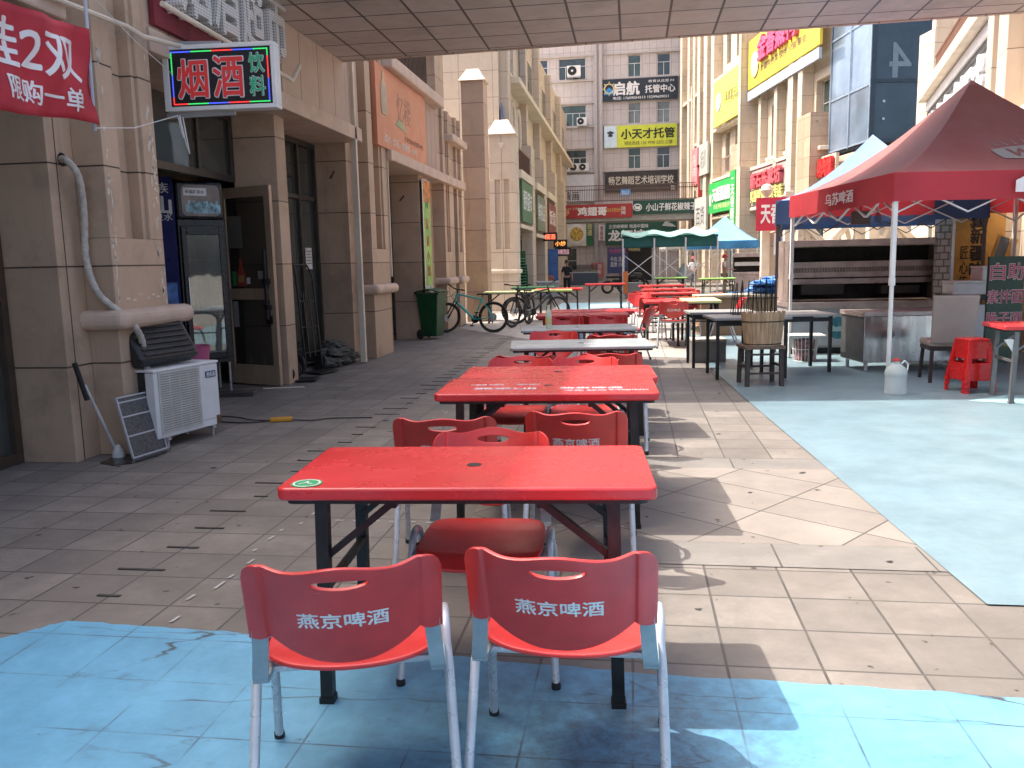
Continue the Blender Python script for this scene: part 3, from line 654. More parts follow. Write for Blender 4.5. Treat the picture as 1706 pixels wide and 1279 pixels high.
# far footbridge carrying two signs
f2 = thing('footbridge', 'far footbridge with brown railing across the street end, carrying red and green signs', 'footbridge', (0, 55.5, 4.2))
ch(MB().box(-6, XP(1172, 54.6), 54.6, 57.5, 3.95, 4.75), 'deck', M('bridge_grey', (0.42, 0.40, 0.37), .7, var=.1), f2)
r_ = MB()
for k in range(92): r_.bar((-5.2 + k * .11, 54.5, 5.15), (-5.2 + k * .11, 54.5, 6.1), .03, .03)
for z in (5.2, 5.9, 6.15): r_.bar((-5.3, 54.5, z), (4.8, 54.5, z), .05, .05)
ch(r_, 'railing', M('bridge_rail', (0.12, 0.07, 0.05), .5), f2)

# ------------------------------------------------------------------ right building (sunlit, angled)
rb = thing('shop_building', 'tall sunlit cream building on the right with balconies, piers and many shop signs', 'building', (9, 45, 0))
X60, SL, ZK = XP(1140, 60), -.1766, .915
DX, DY = .1739, -.9848
AR = math.atan2(DY, DX)          # along the wall, from far to near
def t_of(px): k = XP(px, 1.0); return (60 - (X60 - SL * 60) / (k - SL)) / .9848
ops = []
def op(pa, pb, z0, z1, sub=(2, 2)): ops.append((t_of(pa), t_of(pb), z0 * ZK, z1 * ZK, sub))
for pa, pb in ((1143, 1149), (1155, 1160), (1166, 1171), (1178, 1184), (1206, 1213), (1222, 1246)):
    for z in (6.9, 10.2, 13.3): 
        if not (pa >= 1206 and z == 10.2): op(pa, pb, z, z + (1.9 if pa < 1200 else 2.4))
for pa, pb in ((1281, 1289), (1309, 1320), (1352, 1376)):
    op(pa, pb, 6.75, 9.4); op(pa, pb, 13.4, 15.5)
for pa, pb in ((1168, 1178), (1206, 1240), (1262, 1280), (1290, 1318), (1330, 1370)): op(pa, pb, .03, 3.6, (3, 2))
facade(rb, (X60, 60, 0), AR, 24.5, 0, 20, ops, .35, CREAM, frame_m=M('pale_frame', (.5, .5, .48), .5), glass_m=GLV)
q = MB(); mR = Matrix.Translation((-9, -45, 0)) @ frame((X60, 60, 0), AR)
q.box(0, 24.45, 0, 20, -12, -.39, mR).box(24.501, 28.0, 0, 5.3, -12, 0, mR); q.build('wall', CREAM, rb)
q = MB()
for px, wd, dp, z0, z1 in ((1141, .5, .35, 0, 18), (1152, .5, .3, 0, 18), (1162, .5, .35, 0, 18), (1174, .6, .5, 0, 18), (1188, .7, .6, 0, 18), (1197, .6, .5, 0, 18), (1256, .7, .9, 0, 6.6), (1256, .35, .9, 6.6, 18), (1272, .35, .35, 6.5, 18), (1300, .4, .4, 4.3, 18), (1328, .6, .5, 0, 18), (1344, .5, .5, 0, 18)):
    t = t_of(px); q.box(t - wd / 2, t + wd / 2, z0 * ZK, z1 * ZK, .001, dp, mR)
q.build('pier', CREAM, rb, bevel=.012)
q = MB()
for pa, pb, z, dp in ((1258, 1322, 6.3, .4), (1258, 1322, 4.15, .4), (1276, 1292, 6.62, .15), (1305, 1323, 6.62, .15), (1340, 1378, 6.2, .45), (1199, 1252, 6.35, .55), (1199, 1252, 4.05, .55), (1160, 1186, 6.3, .3), (1160, 1186, 9.3, .3), (1142, 1196, 12.6, .3), (1199, 1252, 9.4, .5), (1199, 1252, 12.4, .5)):
    q.box(t_of(pa), t_of(pb), z * ZK, z * ZK + .16, .002, dp, mR)
q.build('cornice', CREAMT, rb, bevel=.02)
q = MB()
for pa, pb, z in ((1215, 1250, 6.52), (1346, 1376, 6.4)):
    q = MB(); t0, t1 = t_of(pa), t_of(pb); z *= ZK; q.bar(mR @ Vector((t0, z + .95, .5)), mR @ Vector((t1, z + .95, .5)), .06, .06)
    k = t0
    while k < t1: q.bar(mR @ Vector((k, z, .5)), mR @ Vector((k, z + .93, .5)), .025, .025); k += .16
    q.build('railing', bpy.data.materials.get('balcony_rail') or M('balcony_rail', (.30, .22, .18), .5), rb)
for px, z in ((1366, 6.4), (1247, 6.5)):
    t = t_of(px); z *= ZK; MB().box(t - .9, t + .5, z - 2 if px > 1300 else z, z + 1.3, .003, .75, mR).build('balcony_block', STONE, rb)
MB().tube([mR @ Vector((t_of(1170), 0, .75)), mR @ Vector((t_of(1170), 12, .75))], .06, 8).build('drain_pipe', CREAMT, rb)

# glass stair tower
gt = thing('glass_tower', 'blue glass stair tower with the numeral 4 on its dark face, on the right building', 'tower', (8.9, 33, 0))
GLB = M('tower_glass_pale', (.20, .27, .36), .10, var=.25, scale=.6, metal=.35, coat=.6)
GLD = glass('tower_glass_dark', (.020, .045, .065), .06)
mT = Matrix.Translation((-8.9, -33, 0)) @ frame((7.81 - .03, 35.96 - .01, 0), AR)
TL = 3.57
MB().box(0, TL, 5.55, 18, 0, .02, mT).build('pale_face', GLB, gt)
MB().box(TL - .02, TL, 5.5, 18, -5, -.021, mT).build('dark_face', GLD, gt)
MB().box(.05, TL - .06, 5.4, 18, -5, -.03, mT).build('core', M('tower_core', (.05, .06, .07), .6), gt)
q = MB()
for z in (5.5, 7.45, 9.7, 12.0): q.box(0, TL, z, z + .07, .021, .05, mT)
for t in (.02, TL * .5, TL - .07): q.box(t, t + .06, 5.45, 18, .0501, .07, mT)
q.build('mullion', M('mullion_pale', (.30, .38, .48), .4, metal=.4), gt)
q = MB()
for z in (5.45, 7.5, 9.9): q.box(TL + .001, TL + .04, z, z + .12, -5, .07, mT)
q.box(TL + .001, TL + .05, 5.4, 18, -.1, .07, mT).build('dark_mullion', M('mullion_dark', (.03, .05, .07), .4), gt)
mE = Matrix.Translation((-8.9, -33, 0)) @ frame((8.43 + .0 + .985 * .95, 32.44 + .174 * .95 - .01, ZP(1472, 100, 32.5)), R(10.2))
for s_, x, y, w_, h_, c_ in (('4', 0, 0, -.8, 1.2, (.17, .24, .29)), ('I', -.95, -.25, .12, .6, (.12, .17, .21))):
    o = text(s_, x, y, w_, h_, pm(c_), gt, name='numeral'); o.matrix_local = mE
for z in (-1.4, -2.0, 1.5, 2.1):
    for x in (-.55, 1.6): MB().lathe([(0, .01), (.05, .01), (.05, .04), (0, .04)], 10, (x, 0, 0), mE @ Matrix.Translation((0, z, 0))).build('glass_bolt', ALU, gt)

# hotel building nearer on the right
hb = thing('hotel_building', 'sunlit cream building at the right edge with a big grey hotel sign under its cornice', 'building', (9, 18, 0))
HA = math.atan2(-.9804, -.1968); _k = XP(1676, 1.0, 100); HP = (8.19 - _k * 25.5) / (.1968 - _k * .9804)
mH = Matrix.Translation((-9, -18, 0)) @ frame((8.19, 25.5, 0), HA)
q = MB().box(0, 14, 0, 5.6, -7, 0, mH); q.build('wall', CREAM, hb)
MB().box(0, 14, 5.61, 5.9, -.5, .35, mH).box(.0, 14, 3.45, 3.6, .001, .2, mH).build('cornice', CREAMT, hb, bevel=.03)
MB().box(HP, HP + .5, 0, 5.59, .001, .30, mH).box(HP + 1.2, HP + 1.9, 0, 5.59, .001, .34, mH).box(HP + .65, HP + .8, 0, 5.59, .001, .12, mH).build('pilaster', CREAM, hb, bevel=.01)
q = MB()
for k in range(70): q.bar(mH @ Vector((.6 + k * .11, 5.9, 0)), mH @ Vector((.6 + k * .11, 6.7, 0)), .025, .025)
q.bar(mH @ Vector((.5, 6.72, 0)), mH @ Vector((8.4, 6.72, 0)), .06, .06).build('railing', M('hotel_rail', (.18, .09, .06), .5), hb)
_k = XP(1515, 1.0); _t = (8.19 - _k * 25.5) / (_k - SL); PCX, PCY = 8.19 + SL * _t, 25.5 + _t; PL = _t / .9848
mC = Matrix.Translation((-9, -18, 0)) @ frame((PCX, PCY, 0), AR)
MB().box(0, PL, 0, ZP(1535, 55, 26), -.85, 0, mC).box(PL * .75, PL + .001, ZP(1535, 55, 26) + .001, ZP(1560, 25, 26), -1.2, -.02, mC).build('corner_pier', CREAM, hb, bevel=.015)
MB().box(PL * .35, PL * .6, 3.7, 4.6, .001, .02, mC).build('slot_window', DARKF, hb)
# ground floor openings of the hotel building
for x0, x1, z0, z1 in ((1.0, 2.0, 1.6, 3.5), (3.2, 3.9, 1.6, 3.5), (6.0, 6.9, 1.2, 3.5)):
    o = MB().box(x0, x1, z0, z1, .001, .06, mH).build('window', CREAMT, hb); MB().box(x0 + .08, x1 - .08, z0 + .08, z1 - .08, .0601, .065, mH).build('pane', GLASSB, o)
# ================================================================== CHAIRS AND TABLES
def smooth01(t): t = max(0., min(1., t)); return t * t * (3 - 2 * t)
HW = .222
def back_y(x, z):
    ax = abs(x)
    return -.200 - (z - .5) * .30 - (.06 + .055 * max(0, min(1, (z - .49) / .28))) * (1 - (ax / HW) ** 2) - .014 * smooth01((ax - .170) / .012)
def back_top(x):
    ax = abs(x); t = .772 + .008 * math.cos(ax / .12 * math.pi) if ax < .12 else .764 + .012 * smooth01((ax - .12) / .07)
    if ax > .175: d = min(1, (ax - .175) / (HW - .175)); t -= .045 * (1 - math.sqrt(max(0, 1 - d * d)))
    return t
def back_bot(x):
    ax = abs(x); return .492 + .080 * (ax / .17) ** 2.2 if ax < .17 else .572 - .012 * smooth01((ax - .17) / .03)
def make_backrest(parent):
    NU, NV = 64, 44
    m = MB(); hc, hz, hw = 0.0, .738, .064
    def inside(x, z):
        if abs(x) >= hw: return False
        e = math.sqrt(1 - (x / hw) ** 2); return hz - .017 * e < z < hz + .009 * e
    def fn(u, v):
        x = (u * 2 - 1) * HW; z = back_bot(x) + (back_top(x) - back_bot(x)) * v
        return x, z
    P = [[fn(i / NU, j / NV) for i in range(NU + 1)] for j in range(NV + 1)]
    keep = lambda i, j: not inside(sum(P[j + b][i + a][0] for a in (0, 1) for b in (0, 1)) / 4, sum(P[j + b][i + a][1] for a in (0, 1) for b in (0, 1)) / 4)
    K = [[keep(i, j) for i in range(NU)] for j in range(NV)]
    vs = []
    for j in range(NV + 1):
        for i in range(NU + 1):
            x, z = P[j][i]
            nb = [K[b][a] for a in (i - 1, i) for b in (j - 1, j) if 0 <= a < NU and 0 <= b < NV]
            if any(nb) and not all(nb):          # on the rim of the grip hole: move onto its outline
                dx = x - hc; dz = z - hz; hh = .009 if dz > 0 else .017
                r = math.hypot(dx / hw, dz / hh)
                if r > 1e-6: x = hc + dx / r; z = hz + dz / r
            vs.append((x, back_y(x, z), z))
    fs = [(j * (NU + 1) + i, j * (NU + 1) + i + 1, (j + 1) * (NU + 1) + i + 1, (j + 1) * (NU + 1) + i) for j in range(NV) for i in range(NU) if K[j][i]]
    m.add(vs, fs)
    return m.build('backrest', RED, parent, smooth='all', solid=.009, soff=0, bevel=.003)
def make_seat(parent):
    def fn(u, v):
        a, b = u * 2 - 1, v * 2 - 1
        k = (abs(a) ** 5 + abs(b) ** 5) ** .2; s = max(abs(a), abs(b)); f = s / k if k > 1e-6 else 1
        x, y = a * f * .215, b * f * (.225 if b > 0 else .175)
        z = .452 - .014 * (1 - (x / .21) ** 2) - .030 * smooth01((y - .12) / .11) ** 1.5 + .012 * smooth01((-.07 - y) / .1)
        y2 = y - (.040 * (1 - (x / .215) ** 2) if y < 0 else 0) * smooth01(-y / .2)
        return (x, y2, z)
    return MB().grid(fn, 32, 32).build('seat', RED, parent, smooth='all', solid=.012, soff=0, bevel=.003)
def conform(o, f, off):
    """Lay a print on the curved shell: local (x, y=height, depth) onto the surface."""
    for v in o.data.vertices:
        x, z, d = v.co.x, v.co.y, v.co.z
        v.co = Vector((x, f(x, z) - off - (.0012 if d > 0 else 0), z))
def densify(me, n=2):
    bm = bmesh.new(); bm.from_mesh(me)
    bmesh.ops.triangulate(bm, faces=bm.faces)
    for _ in range(n):
        ed = [e for e in bm.edges if e.calc_length() > .012]
        if ed: bmesh.ops.subdivide_edges(bm, edges=ed, cuts=1); bmesh.ops.triangulate(bm, faces=bm.faces)
    bm.to_mesh(me); bm.free()
def make_chair():
    r = thing('chair', 'x', 'chair')
    b = make_backrest(r); make_seat(r)
    t = text('燕京啤酒', 0, .628, .205, .046, LETTER, b, bold=.02)
    densify(t.data); conform(t, back_y, .0052)
    for s in (-1, 1):
        pts = [(.252, -.235, .012), (.240, -.11, .38)]
        for k in range(9):
            a = math.pi * (1 - k / 8); pts.append((.236, .015 + .075 * math.cos(a) * 1.0, .43 + .055 * math.sin(a)))
        pts += [(.240, .14, .38), (.258, .245, .012)]
        l = MB().tube([(s * x, y, z) for x, y, z in pts], .0128, 12).build('leg_frame', GREYTUBE, r, smooth=True)
        for y, x in ((-.235, .252), (.245, .258)): MB().lathe([(.015, 0), (.016, .02), (.014, .03)], 10, (s * x, y, 0)).build('foot_cap', RUB, l)
        q = MB()
        path = [(.212, .14, .425), (.212, -.16, .425), (.211, -.200, .435), (.208, -.214, .465), (.203, -.222, .52), (.198, -.244, .60)]
        q.strap([(s * p.x, p.y, p.z) for p in spline(path, 5)], .037, .017)
        q.build('back_support', BACKTUBE, r, bevel=.006)
        MB().tube([(s * .212, .015, .425), (s * .236, .015, .425)], .012, 8).build('side_bolt', BLK, l)
    for y in (.13, -.12): MB().tube([(-.22, y, .418), (.22, y, .418)], .011, 8).build('cross_bar', GREYTUBE, r)
    return r
chair = make_chair(); chair.scale = (1.08, 1.08, 1.04)
CG = 'red plastic chairs at the street tables'
FOR, BACK = 0.0, math.pi
chairs = [  # x, y of the seat centre, turn, label
    (-.785, 2.19, R(15), 'red chair at the very front, turned away, left one of the nearest two'),
    (-.18, 2.315, R(0), 'red chair at the very front, turned away, right one of the nearest two'),
    (-.56, 3.02, BACK + R(3), 'red chair facing the camera with its seat under the nearest red table'),
    (-.90, 4.05, R(7), 'red chair turned away behind the nearest table, left one, its lettering half hidden'),
    (-.27, 4.22, R(1), 'red chair turned away behind the nearest table, right one, lettering visible above the table'),
    (-.83, 5.72, BACK - R(4), 'red chair facing the camera behind the lettered double table, left one'),
    (-.33, 5.74, BACK + R(2), 'red chair facing the camera behind the lettered double table, right one'),
    (-.82, 6.60, R(3), 'red chair backing onto the first grey table from the near side, left one'),
    (-.16, 6.70, R(-1), 'red chair backing onto the first grey table from the near side, right one'),
    (-.78, 8.05, BACK, 'red chair between the two grey tables, left one facing the camera'),
    (-.20, 8.30, R(2), 'red chair between the two grey tables, right one turned away'),
    (-.85, 10.25, BACK, 'red chair beyond the second grey table, left one'),
    (-.30, 10.30, BACK, 'red chair beyond the second grey table, right one'),
    (-.90, 11.05, 0, 'red chair at the left near side of the far red row'),
    (-.40, 11.10, 0, 'red chair in the middle of the near side of the far red row'),
    (-.05, 12.6, R(75), 'red chair seen side on at the sunlit end of the middle row'),
    (.70, 14.55, R(-4), 'red chair with chrome legs standing alone in the sun, lettering on its back'),
    (.32, 16.05, R(8), 'red sunlit chair behind the red and yellow tables, left one'),
    (1.0, 16.25, R(-5), 'red sunlit chair behind the red and yellow tables, right one'),
    (1.55, 15.1, R(90), 'red sunlit chair at the right end of the yellow topped table'),
    (.15, 17.6, BACK, 'red sunlit chair farther up the right row, facing the camera'),
    (.25, 19.4, 0, 'red sunlit chair at the left end of the farther right row'),
    (1.25, 19.5, 0, 'red sunlit chair at the right end of the farther right row'),
    (.15, 23.0, R(60), 'red chair at the left end of the farthest red table on the right'),
]
for i, (x, y, a, l_) in enumerate(chairs): place(chair, (x, y, 0), a, l_, i == 0, CG)

def make_table(top_m, w_=1.25, d_=.63, hole=True, name='table', h=.78, th=.043):
    r = thing(name, 'x', 'table')
    t = MB().prism(rrect(w_, d_, .032), h - th, h).build('tabletop', top_m, r, bevel=min(.009, th * .3), seg=3, smooth=True)
    MB().prism(rrect(w_ - .05, d_ - .05, .03), h - th - .017, h - th - .0005).build('apron', BLK, r)
    if hole: MB().prism(rrect(.052, .052, .025), h - .01, h + .0015).build('umbrella_hole', RUB, t)
    lx, ly = w_ / 2 - .14, d_ / 2 - .06
    for sx in (-1, 1):
        for sy in (-1, 1):
            MB().bar((sx * lx, sy * ly, h - .0605), (sx * (lx + .015), sy * (ly + .008), 0.008), .042, .042, (0, 1, 0)).box(sx * (lx + .015) - .025, sx * (lx + .015) + .025, sy * (ly + .008) - .025, sy * (ly + .008) + .025, 0, .03).build('leg', BLK, r)
        MB().bar((sx * lx, -ly, .42), (sx * lx, ly, .42), .024, .024).bar((sx * lx, -ly + .02, .52), (sx * (lx - .24), -ly + .02, h - .066), .034, .022).bar((sx * lx, ly - .02, .52), (sx * (lx - .24), ly - .02, h - .066), .034, .022).bar((sx * (lx - .24), -ly, h - .075), (sx * (lx - .24), ly, h - .075), .02, .02).build('brace', BLK, r)
    return r
tg = 'red tables in the street'
tA = make_table(REDT)
place(tA, (-.565, 2.905, 0), R(4.0), 'nearest glossy red table with a round green sticker on its left corner', True, tg)
tB = copy_tree(tA); place(tB, (-.49, 4.86, 0), R(2.5), 'red table with white lettering, near half of the pushed together pair', True, tg)
tC = copy_tree(tB); place(tC, (-.485, 5.47, 0), R(3.2), 'red table, far half of the pushed together pair behind the lettering', True, tg)
st = MB().lathe([(0, .7805), (.052, .7805), (.052, .7825), (0, .7825)], 28, (-.535, -.255, 0)).build('sticker', pm((.02, .32, .10)), tA)
MB().add([(-.535 + .040 * math.cos(2 * math.pi * i / 28) * f, -.255 + .040 * math.sin(2 * math.pi * i / 28) * f, .783) for f in (1, 1.16) for i in range(28)], [(i, (i + 1) % 28, 28 + (i + 1) % 28, 28 + i) for i in range(28)]).build('sticker_ring', LETTER, st)
text('人', -.535, -.255, .05, .035, LETTER, st, z=.783, depth=.001, bold=.03, name='sticker_mark')
tp = [o for o in bpy.data.objects if o.parent == tB and o.name.startswith('tabletop')][0]
for s_, x, y, w_, h_ in (('燕京U8', -.24, -.13, .36, .055), ('小度酒 大滋味', -.36, .02, .20, .025), ('燕京啤酒', .25, -.12, .36, .05), ('清爽 鲜啤', .22, -.215, .24, .022), ('YANJING', .46, -.20, .22, .025), ('激情', -.12, .03, .14, .018)):
    text(s_, x, y, w_, h_, LETTER, tp, z=.781, depth=.001, bold=.02)
tG = make_table(GREYTOP, 1.24, .70, th=.026)
place(tG, (-.455, 7.42, 0), R(7), 'grey topped table, nearer of two in the middle row, whitened toward the right', True, 'grey tables in the middle row')
tG2 = copy_tree(tG); place(tG2, (-.60, 9.22, 0), R(8), 'grey topped table, farther of two in the middle row, a bottle standing on it', True, 'grey tables in the middle row')
tp = [o for o in bpy.data.objects if o.parent == tG and o.name.startswith('tabletop')][0]
text('燕京啤酒', .18, -.10, .34, .07, LETTER, tp, z=.781, depth=.001, bold=.02)
def tcopy(loc, rz, l_, mat=None):
    c = copy_tree(tC); place(c, loc, rz, l_, True, tg)
    if mat:
        for o in bpy.data.objects:
            if o.parent == c and o.name.startswith('tabletop'): o.data = o.data.copy(); o.data.materials[0] = mat
    return c
tcopy((-.68, 11.55, 0), R(5), 'red table in the middle row just beyond the grey tables')
tcopy((-.62, 12.35, 0), R(5), 'red table in the middle row, pushed behind the one beyond the grey tables')
tcopy((.50, 15.2, 0), R(92), 'red table in the sun beside the yellow topped table')
tcopy((1.18, 15.3, 0), R(91), 'yellow topped table in the sun, its right side by the wooden counter', YELTOP)
tcopy((.75, 18.4, 0), R(3), 'red table in the sunlit right row, second from the front')
tcopy((.85, 20.9, 0), R(3), 'red table in the sunlit right row, third from the front')
tcopy((.80, 24.0, 0), R(3), 'red table in the sunlit right row, farthest')
tcopy((-.85, 26.6, 0), R(4), 'red table standing alone ahead of the motorbikes, its black legs in shade')
tcopy((-3.05, 20.9, 0), R(4), 'yellow topped table behind the bicycles, beside the pale pillar', YELTOP)
tcopy((-2.15, 21.6, 0), R(4), 'yellow green topped table behind the third bicycle', M('lime_table_top', (.50, .62, .20), .4, var=.1))
tcopy((-1.95, 22.6, 0), R(4), 'red table behind the yellow green topped table on the left')
tcopy((-2.85, 24.4, 0), R(4), 'dark green topped table below the stack of green chairs', DGREEN)
tcopy((1.45, 33.4, 0), R(2), 'bright green topped table under the teal awning, left one', GREENTOP)
tcopy((3.0, 31.0, 0), R(2), 'pale green topped table under the blue tent, by the cooking stand', GREENTOP)
bt = thing('bottle', 'pale half empty plastic bottle standing on the farther grey table', 'bottle', (-.90, 9.08, .78))
MB().lathe([(.03, 0), (.035, .01), (.035, .15), (.03, .18), (.016, .21), (.016, .235)], 16).build('body', M('bottle_plastic', (.55, .60, .45), .15, var=.2), bt, smooth=True)
MB().lathe([(.018, .2355), (.018, .25), (0, .25)], 12).build('cap', pm((.5, .5, .35)), bt); MB().lathe([(.0355, .05), (.0355, .11)], 16).build('label_band', pm((.55, .48, .2)), bt)
# ================================================================== ALONG THE LEFT SHOPS
def xf(e_loc, rz): return Matrix.Translation(e_loc) @ Matrix.Rotation(rz, 4, 'Z')
# outdoor air conditioner standing on the ground; local front = -Y
ac = thing('air_conditioner', 'white outdoor air conditioner standing on the pavement by the first column, black box on top', 'air conditioner', (-3.985, 6.80, 0), R(76)); ac.scale = (.90, .90, .95)
h_ = MB().box(-.40, -.26, -.17, -.155, .10, .69).box(-.26, .42, -.17, -.155, .10, .69)
MB().box(-.42, .42, -.18, -.07, .10, .69).box(-.42, -.395, .161, .18, .10, .69).box(.12, .42, .001, .18, .10, .69).build('housing', WHITE, ac, bevel=.014)
MB().box(-.408, .118, -.069, .16, .115, .68).build('coil', M('coil_dark', (.02, .022, .022), .6, var=.4, scale=40), ac)
MB().box(-.43, .43, -.19, .19, .691, .715).build('top_panel', WHITE, ac, bevel=.008)
g_ = MB()
for k in range(24): g_.box(-.36, .14, -.188, -.181, .155 + k * .0215, .166 + k * .0215)
for k in range(5): g_.box(-.36 + k * .1225, -.352 + k * .1225, -.187, -.1805, .15, .67)
g_.box(-.375, -.36, -.192, -.1805, .135, .685).box(.14, .155, -.192, -.1805, .135, .685).box(-.36, .14, -.192, -.1805, .67, .685).box(-.36, .14, -.192, -.1805, .135, .15)
g_.build('fan_grille', M('grille_cream', (.52, .50, .45), .5, var=.1), ac)
MB().box(-.36, .14, -.1803, -.1801, .15, .67).build('grille_back', pm((.30, .29, .26)), ac)
b_ = MB().box(.24, .38, -.186, -.1805, .565, .625).build('badge', pm((.02, .035, .14)), ac)
o = text('惠而浦', 0, 0, .115, .045, LETTER, b_, depth=.001); o.matrix_local = frame((.31, -.1863, .595), 0)
MB().box(.18, .40, -.1815, -.1802, .165, .172).build('access_panel', pm((.4, .38, .34)), ac)
q = MB().box(.36, .42, -.184, -.1803, .105, .19)
q.build('rust_stain', M('rust', (.12, .06, .03), .8, var=.5, scale=30), ac)
f_ = MB()
for x in (-.30, .30):
    MB().box(x - .02, x + .02, -.20, .20, .075, .099).box(x - .012, x + .012, -.18, -.156, 0, .0755).box(x - .012, x + .012, .156, .18, 0, .0755).build('foot', ALU, ac)
# black ribbed box leaning on top of it
bk = thing('black_case', 'worn black ribbed case leaning on the wall behind the ground air conditioner', 'case', (-3.99, 6.76, .682), R(76)); bk.scale = (.9, .9, .95)
mm_ = Matrix.Translation((0, .0, 0)) @ Matrix.Rotation(R(-33), 4, 'X')
q = MB().box(-.44, .30, -.15, 0, .0, .38, mm_); q.build('body', M('case_black', (.022, .022, .021), .45, var=.3, scale=8, dirt=.35, dirt_c=(.10, .10, .09)), bk, bevel=.035, seg=3)
q = MB()
for k in range(6): q.box(-.38, .24, -.166, -.1505, .04 + k * .055, .065 + k * .055, mm_)
q.build('rib', M('rib_black', (.03, .03, .029), .5, var=.3, scale=20, dirt=.3, dirt_c=(.12, .12, .11)), bk, bevel=.006)
pk = thing('plastic_basin', 'pink plastic basin tucked between the air conditioner and the fridge', 'basin', (-4.42, 7.95, .42))
MB().lathe([(.13, 0), (.17, .30), (.18, .31), (.165, .31), (.12, .02), (0, .015)], 24).build('bowl', pm((.55, .12, .25)), pk, smooth=True)
MB().lathe([(.17, -.42), (.16, -.01), (0, -.005)], 20).build('pedestal', BLK, pk)
# mesh grille panel leaning on the column, and a mop
mp_ = thing('mesh_panel', 'grey wire mesh panel leaning against the column beside the air conditioner', 'panel', (-3.93, 6.28, 0), R(80))
mt = Matrix.Rotation(R(-14), 4, 'X')
MB().box(-.19, .19, -.003, .003, .01, .50, mt).build('mesh', M('mesh_grey', (.10, .10, .10), .5, metal=.3, var=.4, scale=60), mp_)
q = MB()
for z in (.005, .18, .34, .46, .5): q.box(-.2, .2, -.008, .008, z, z + .012, mt)
q.box(-.2, -.188, -.009, .009, 0, .51, mt).box(.188, .2, -.009, .009, 0, .51, mt).build('frame', pm((.45, .45, .45)), mp_)
mo = thing('mop', 'thin white handled mop leaning on the first column, its head on the ground', 'mop', (-4.16, 6.10, 0))
MB().tube([(.02, .04, .06), (-.09, -.12, .62)], .012, 8).build('handle', M('mop_handle', (.45, .44, .42), .4), mo)
MB().tube([(-.086, -.113, .50), (-.125, -.17, .80)], .02, 8).build('grip', BLK, mo); MB().lathe([(.0, 0), (.05, .005), (.045, .05), (.02, .10), (.0, .11)], 12, (.03, .05, 0)).build('head', M('mop_head', (.55, .54, .5), .9, bmp=.5), mo, smooth=True)
# wrapped refrigerant pipe coming out of the wall
pp = thing('wrapped_pipe', 'tape wrapped pipe coming out of the first column and running down to the air conditioner', 'pipe', (-4.34, 6.14, 2.3))
cp = [(-4.38, 6.12, 2.36), (-4.27, 6.05, 2.34), (-4.22, 6.10, 2.22), (-4.25, 6.17, 1.95), (-4.27, 6.17, 1.60), (-4.20, 6.19, 1.32), (-4.03, 6.28, 1.12), (-4.02, 6.42, .96), (-4.05, 6.50, .8), (-4.07, 6.56, .6)]
sp = spline(cp, 12); ch(MB().tube(sp, [.026 + .003 * (i % 3 == 0) for i in range(len(sp))], 10), 'wrap', M('pipe_wrap', (.46, .42, .36), .7, var=.2, scale=20, dirt=.3, dirt_c=(.2, .16, .12)), pp, smooth=True)
MB().lathe([(0, 0), (.06, 0), (.05, .015), (0, .015)], 14, m=Matrix.Translation((-.03, -.02, .06)) @ Matrix.Rotation(R(90), 4, 'Y')).build('wall_sleeve', BLK, pp)

# ------------------------------------------------------------------ signs on the near shop
LR = pm((.50, .04, .05)); LGN = pm((.02, .30, .16)); LW = pm((.72, .70, .68))
ls = bpy.data.objects.new('led_sign', None); COL.objects.link(ls); ls.matrix_world = frame((-3.63, 7.36, 3.19), R(3)) @ Matrix.Scale(.94, 4); tag(ls, 'black LED blade sign with red and green characters and a multicoloured light border', 'led sign')
MB().box(-.50, .50, -.26, .26, -.12, 0).build('panel', pm((.008, .008, .01)), ls)
MB().box(-.56, .54, .261, .30, -.13, .012).box(-.56, .54, -.30, -.261, -.13, .012).box(.501, .54, -.26, .26, -.13, .012).box(-.56, -.501, -.26, .26, -.13, .012).build('frame', WHITE, ls, bevel=.004)
EM = {k: emis('led_' + k, c, .7) for k, c in (('red', (.75, .03, .03)), ('green', (.03, .45, .10)), ('blue', (.05, .08, .7)))}
order = ['blue', 'green', 'red', 'blue', 'green', 'red']
per = []
for k in range(66): per.append((-.47 + .94 * k / 65, .238))
for k in range(1, 34): per.append((.47, .238 - .476 * k / 33))
for k in range(1, 66): per.append((.47 - .94 * k / 65, -.238))
for k in range(1, 33): per.append((-.47, -.238 + .476 * k / 33))
for j in range(0, len(per), 14):
    q = MB()
    for x, y in per[j:j + 14]: q.box(x - .005, x + .005, y - .005, y + .005, .0005, .006)
    q.build('light_border', EM[order[(j // 14) % 6]], ls)

def outlined(s, x, y, w_, h_, c, par, z=.001, o_=.05, b_=.02):
    text(s, x, y, w_ * 1.06, h_ * 1.05, LW, par, z=z, depth=.002, bold=o_); text(s, x, y, w_, h_, c, par, z=z + .006, depth=.003, bold=b_)
outlined('烟', -.27, -.01, .30, .36, emis('sign_red', (.42, .025, .025), .12), ls); outlined('酒', .08, .0, .30, .38, bpy.data.materials['sign_red'], ls)
outlined('饮', .36, .115, .15, .18, emis('sign_green', (.02, .24, .13), .12), ls); outlined('料', .36, -.095, .15, .18, bpy.data.materials['sign_green'], ls)
MB().bar((-.58, .33, -.06), (.0, .31, -.06), .05, .03).build('bracket', pm((.3, .3, .3)), ls); MB().bar((-.58, -.33, -.06), (.1, -.32, -.06), .05, .03).build('bracket', pm((.3, .3, .3)), ls)
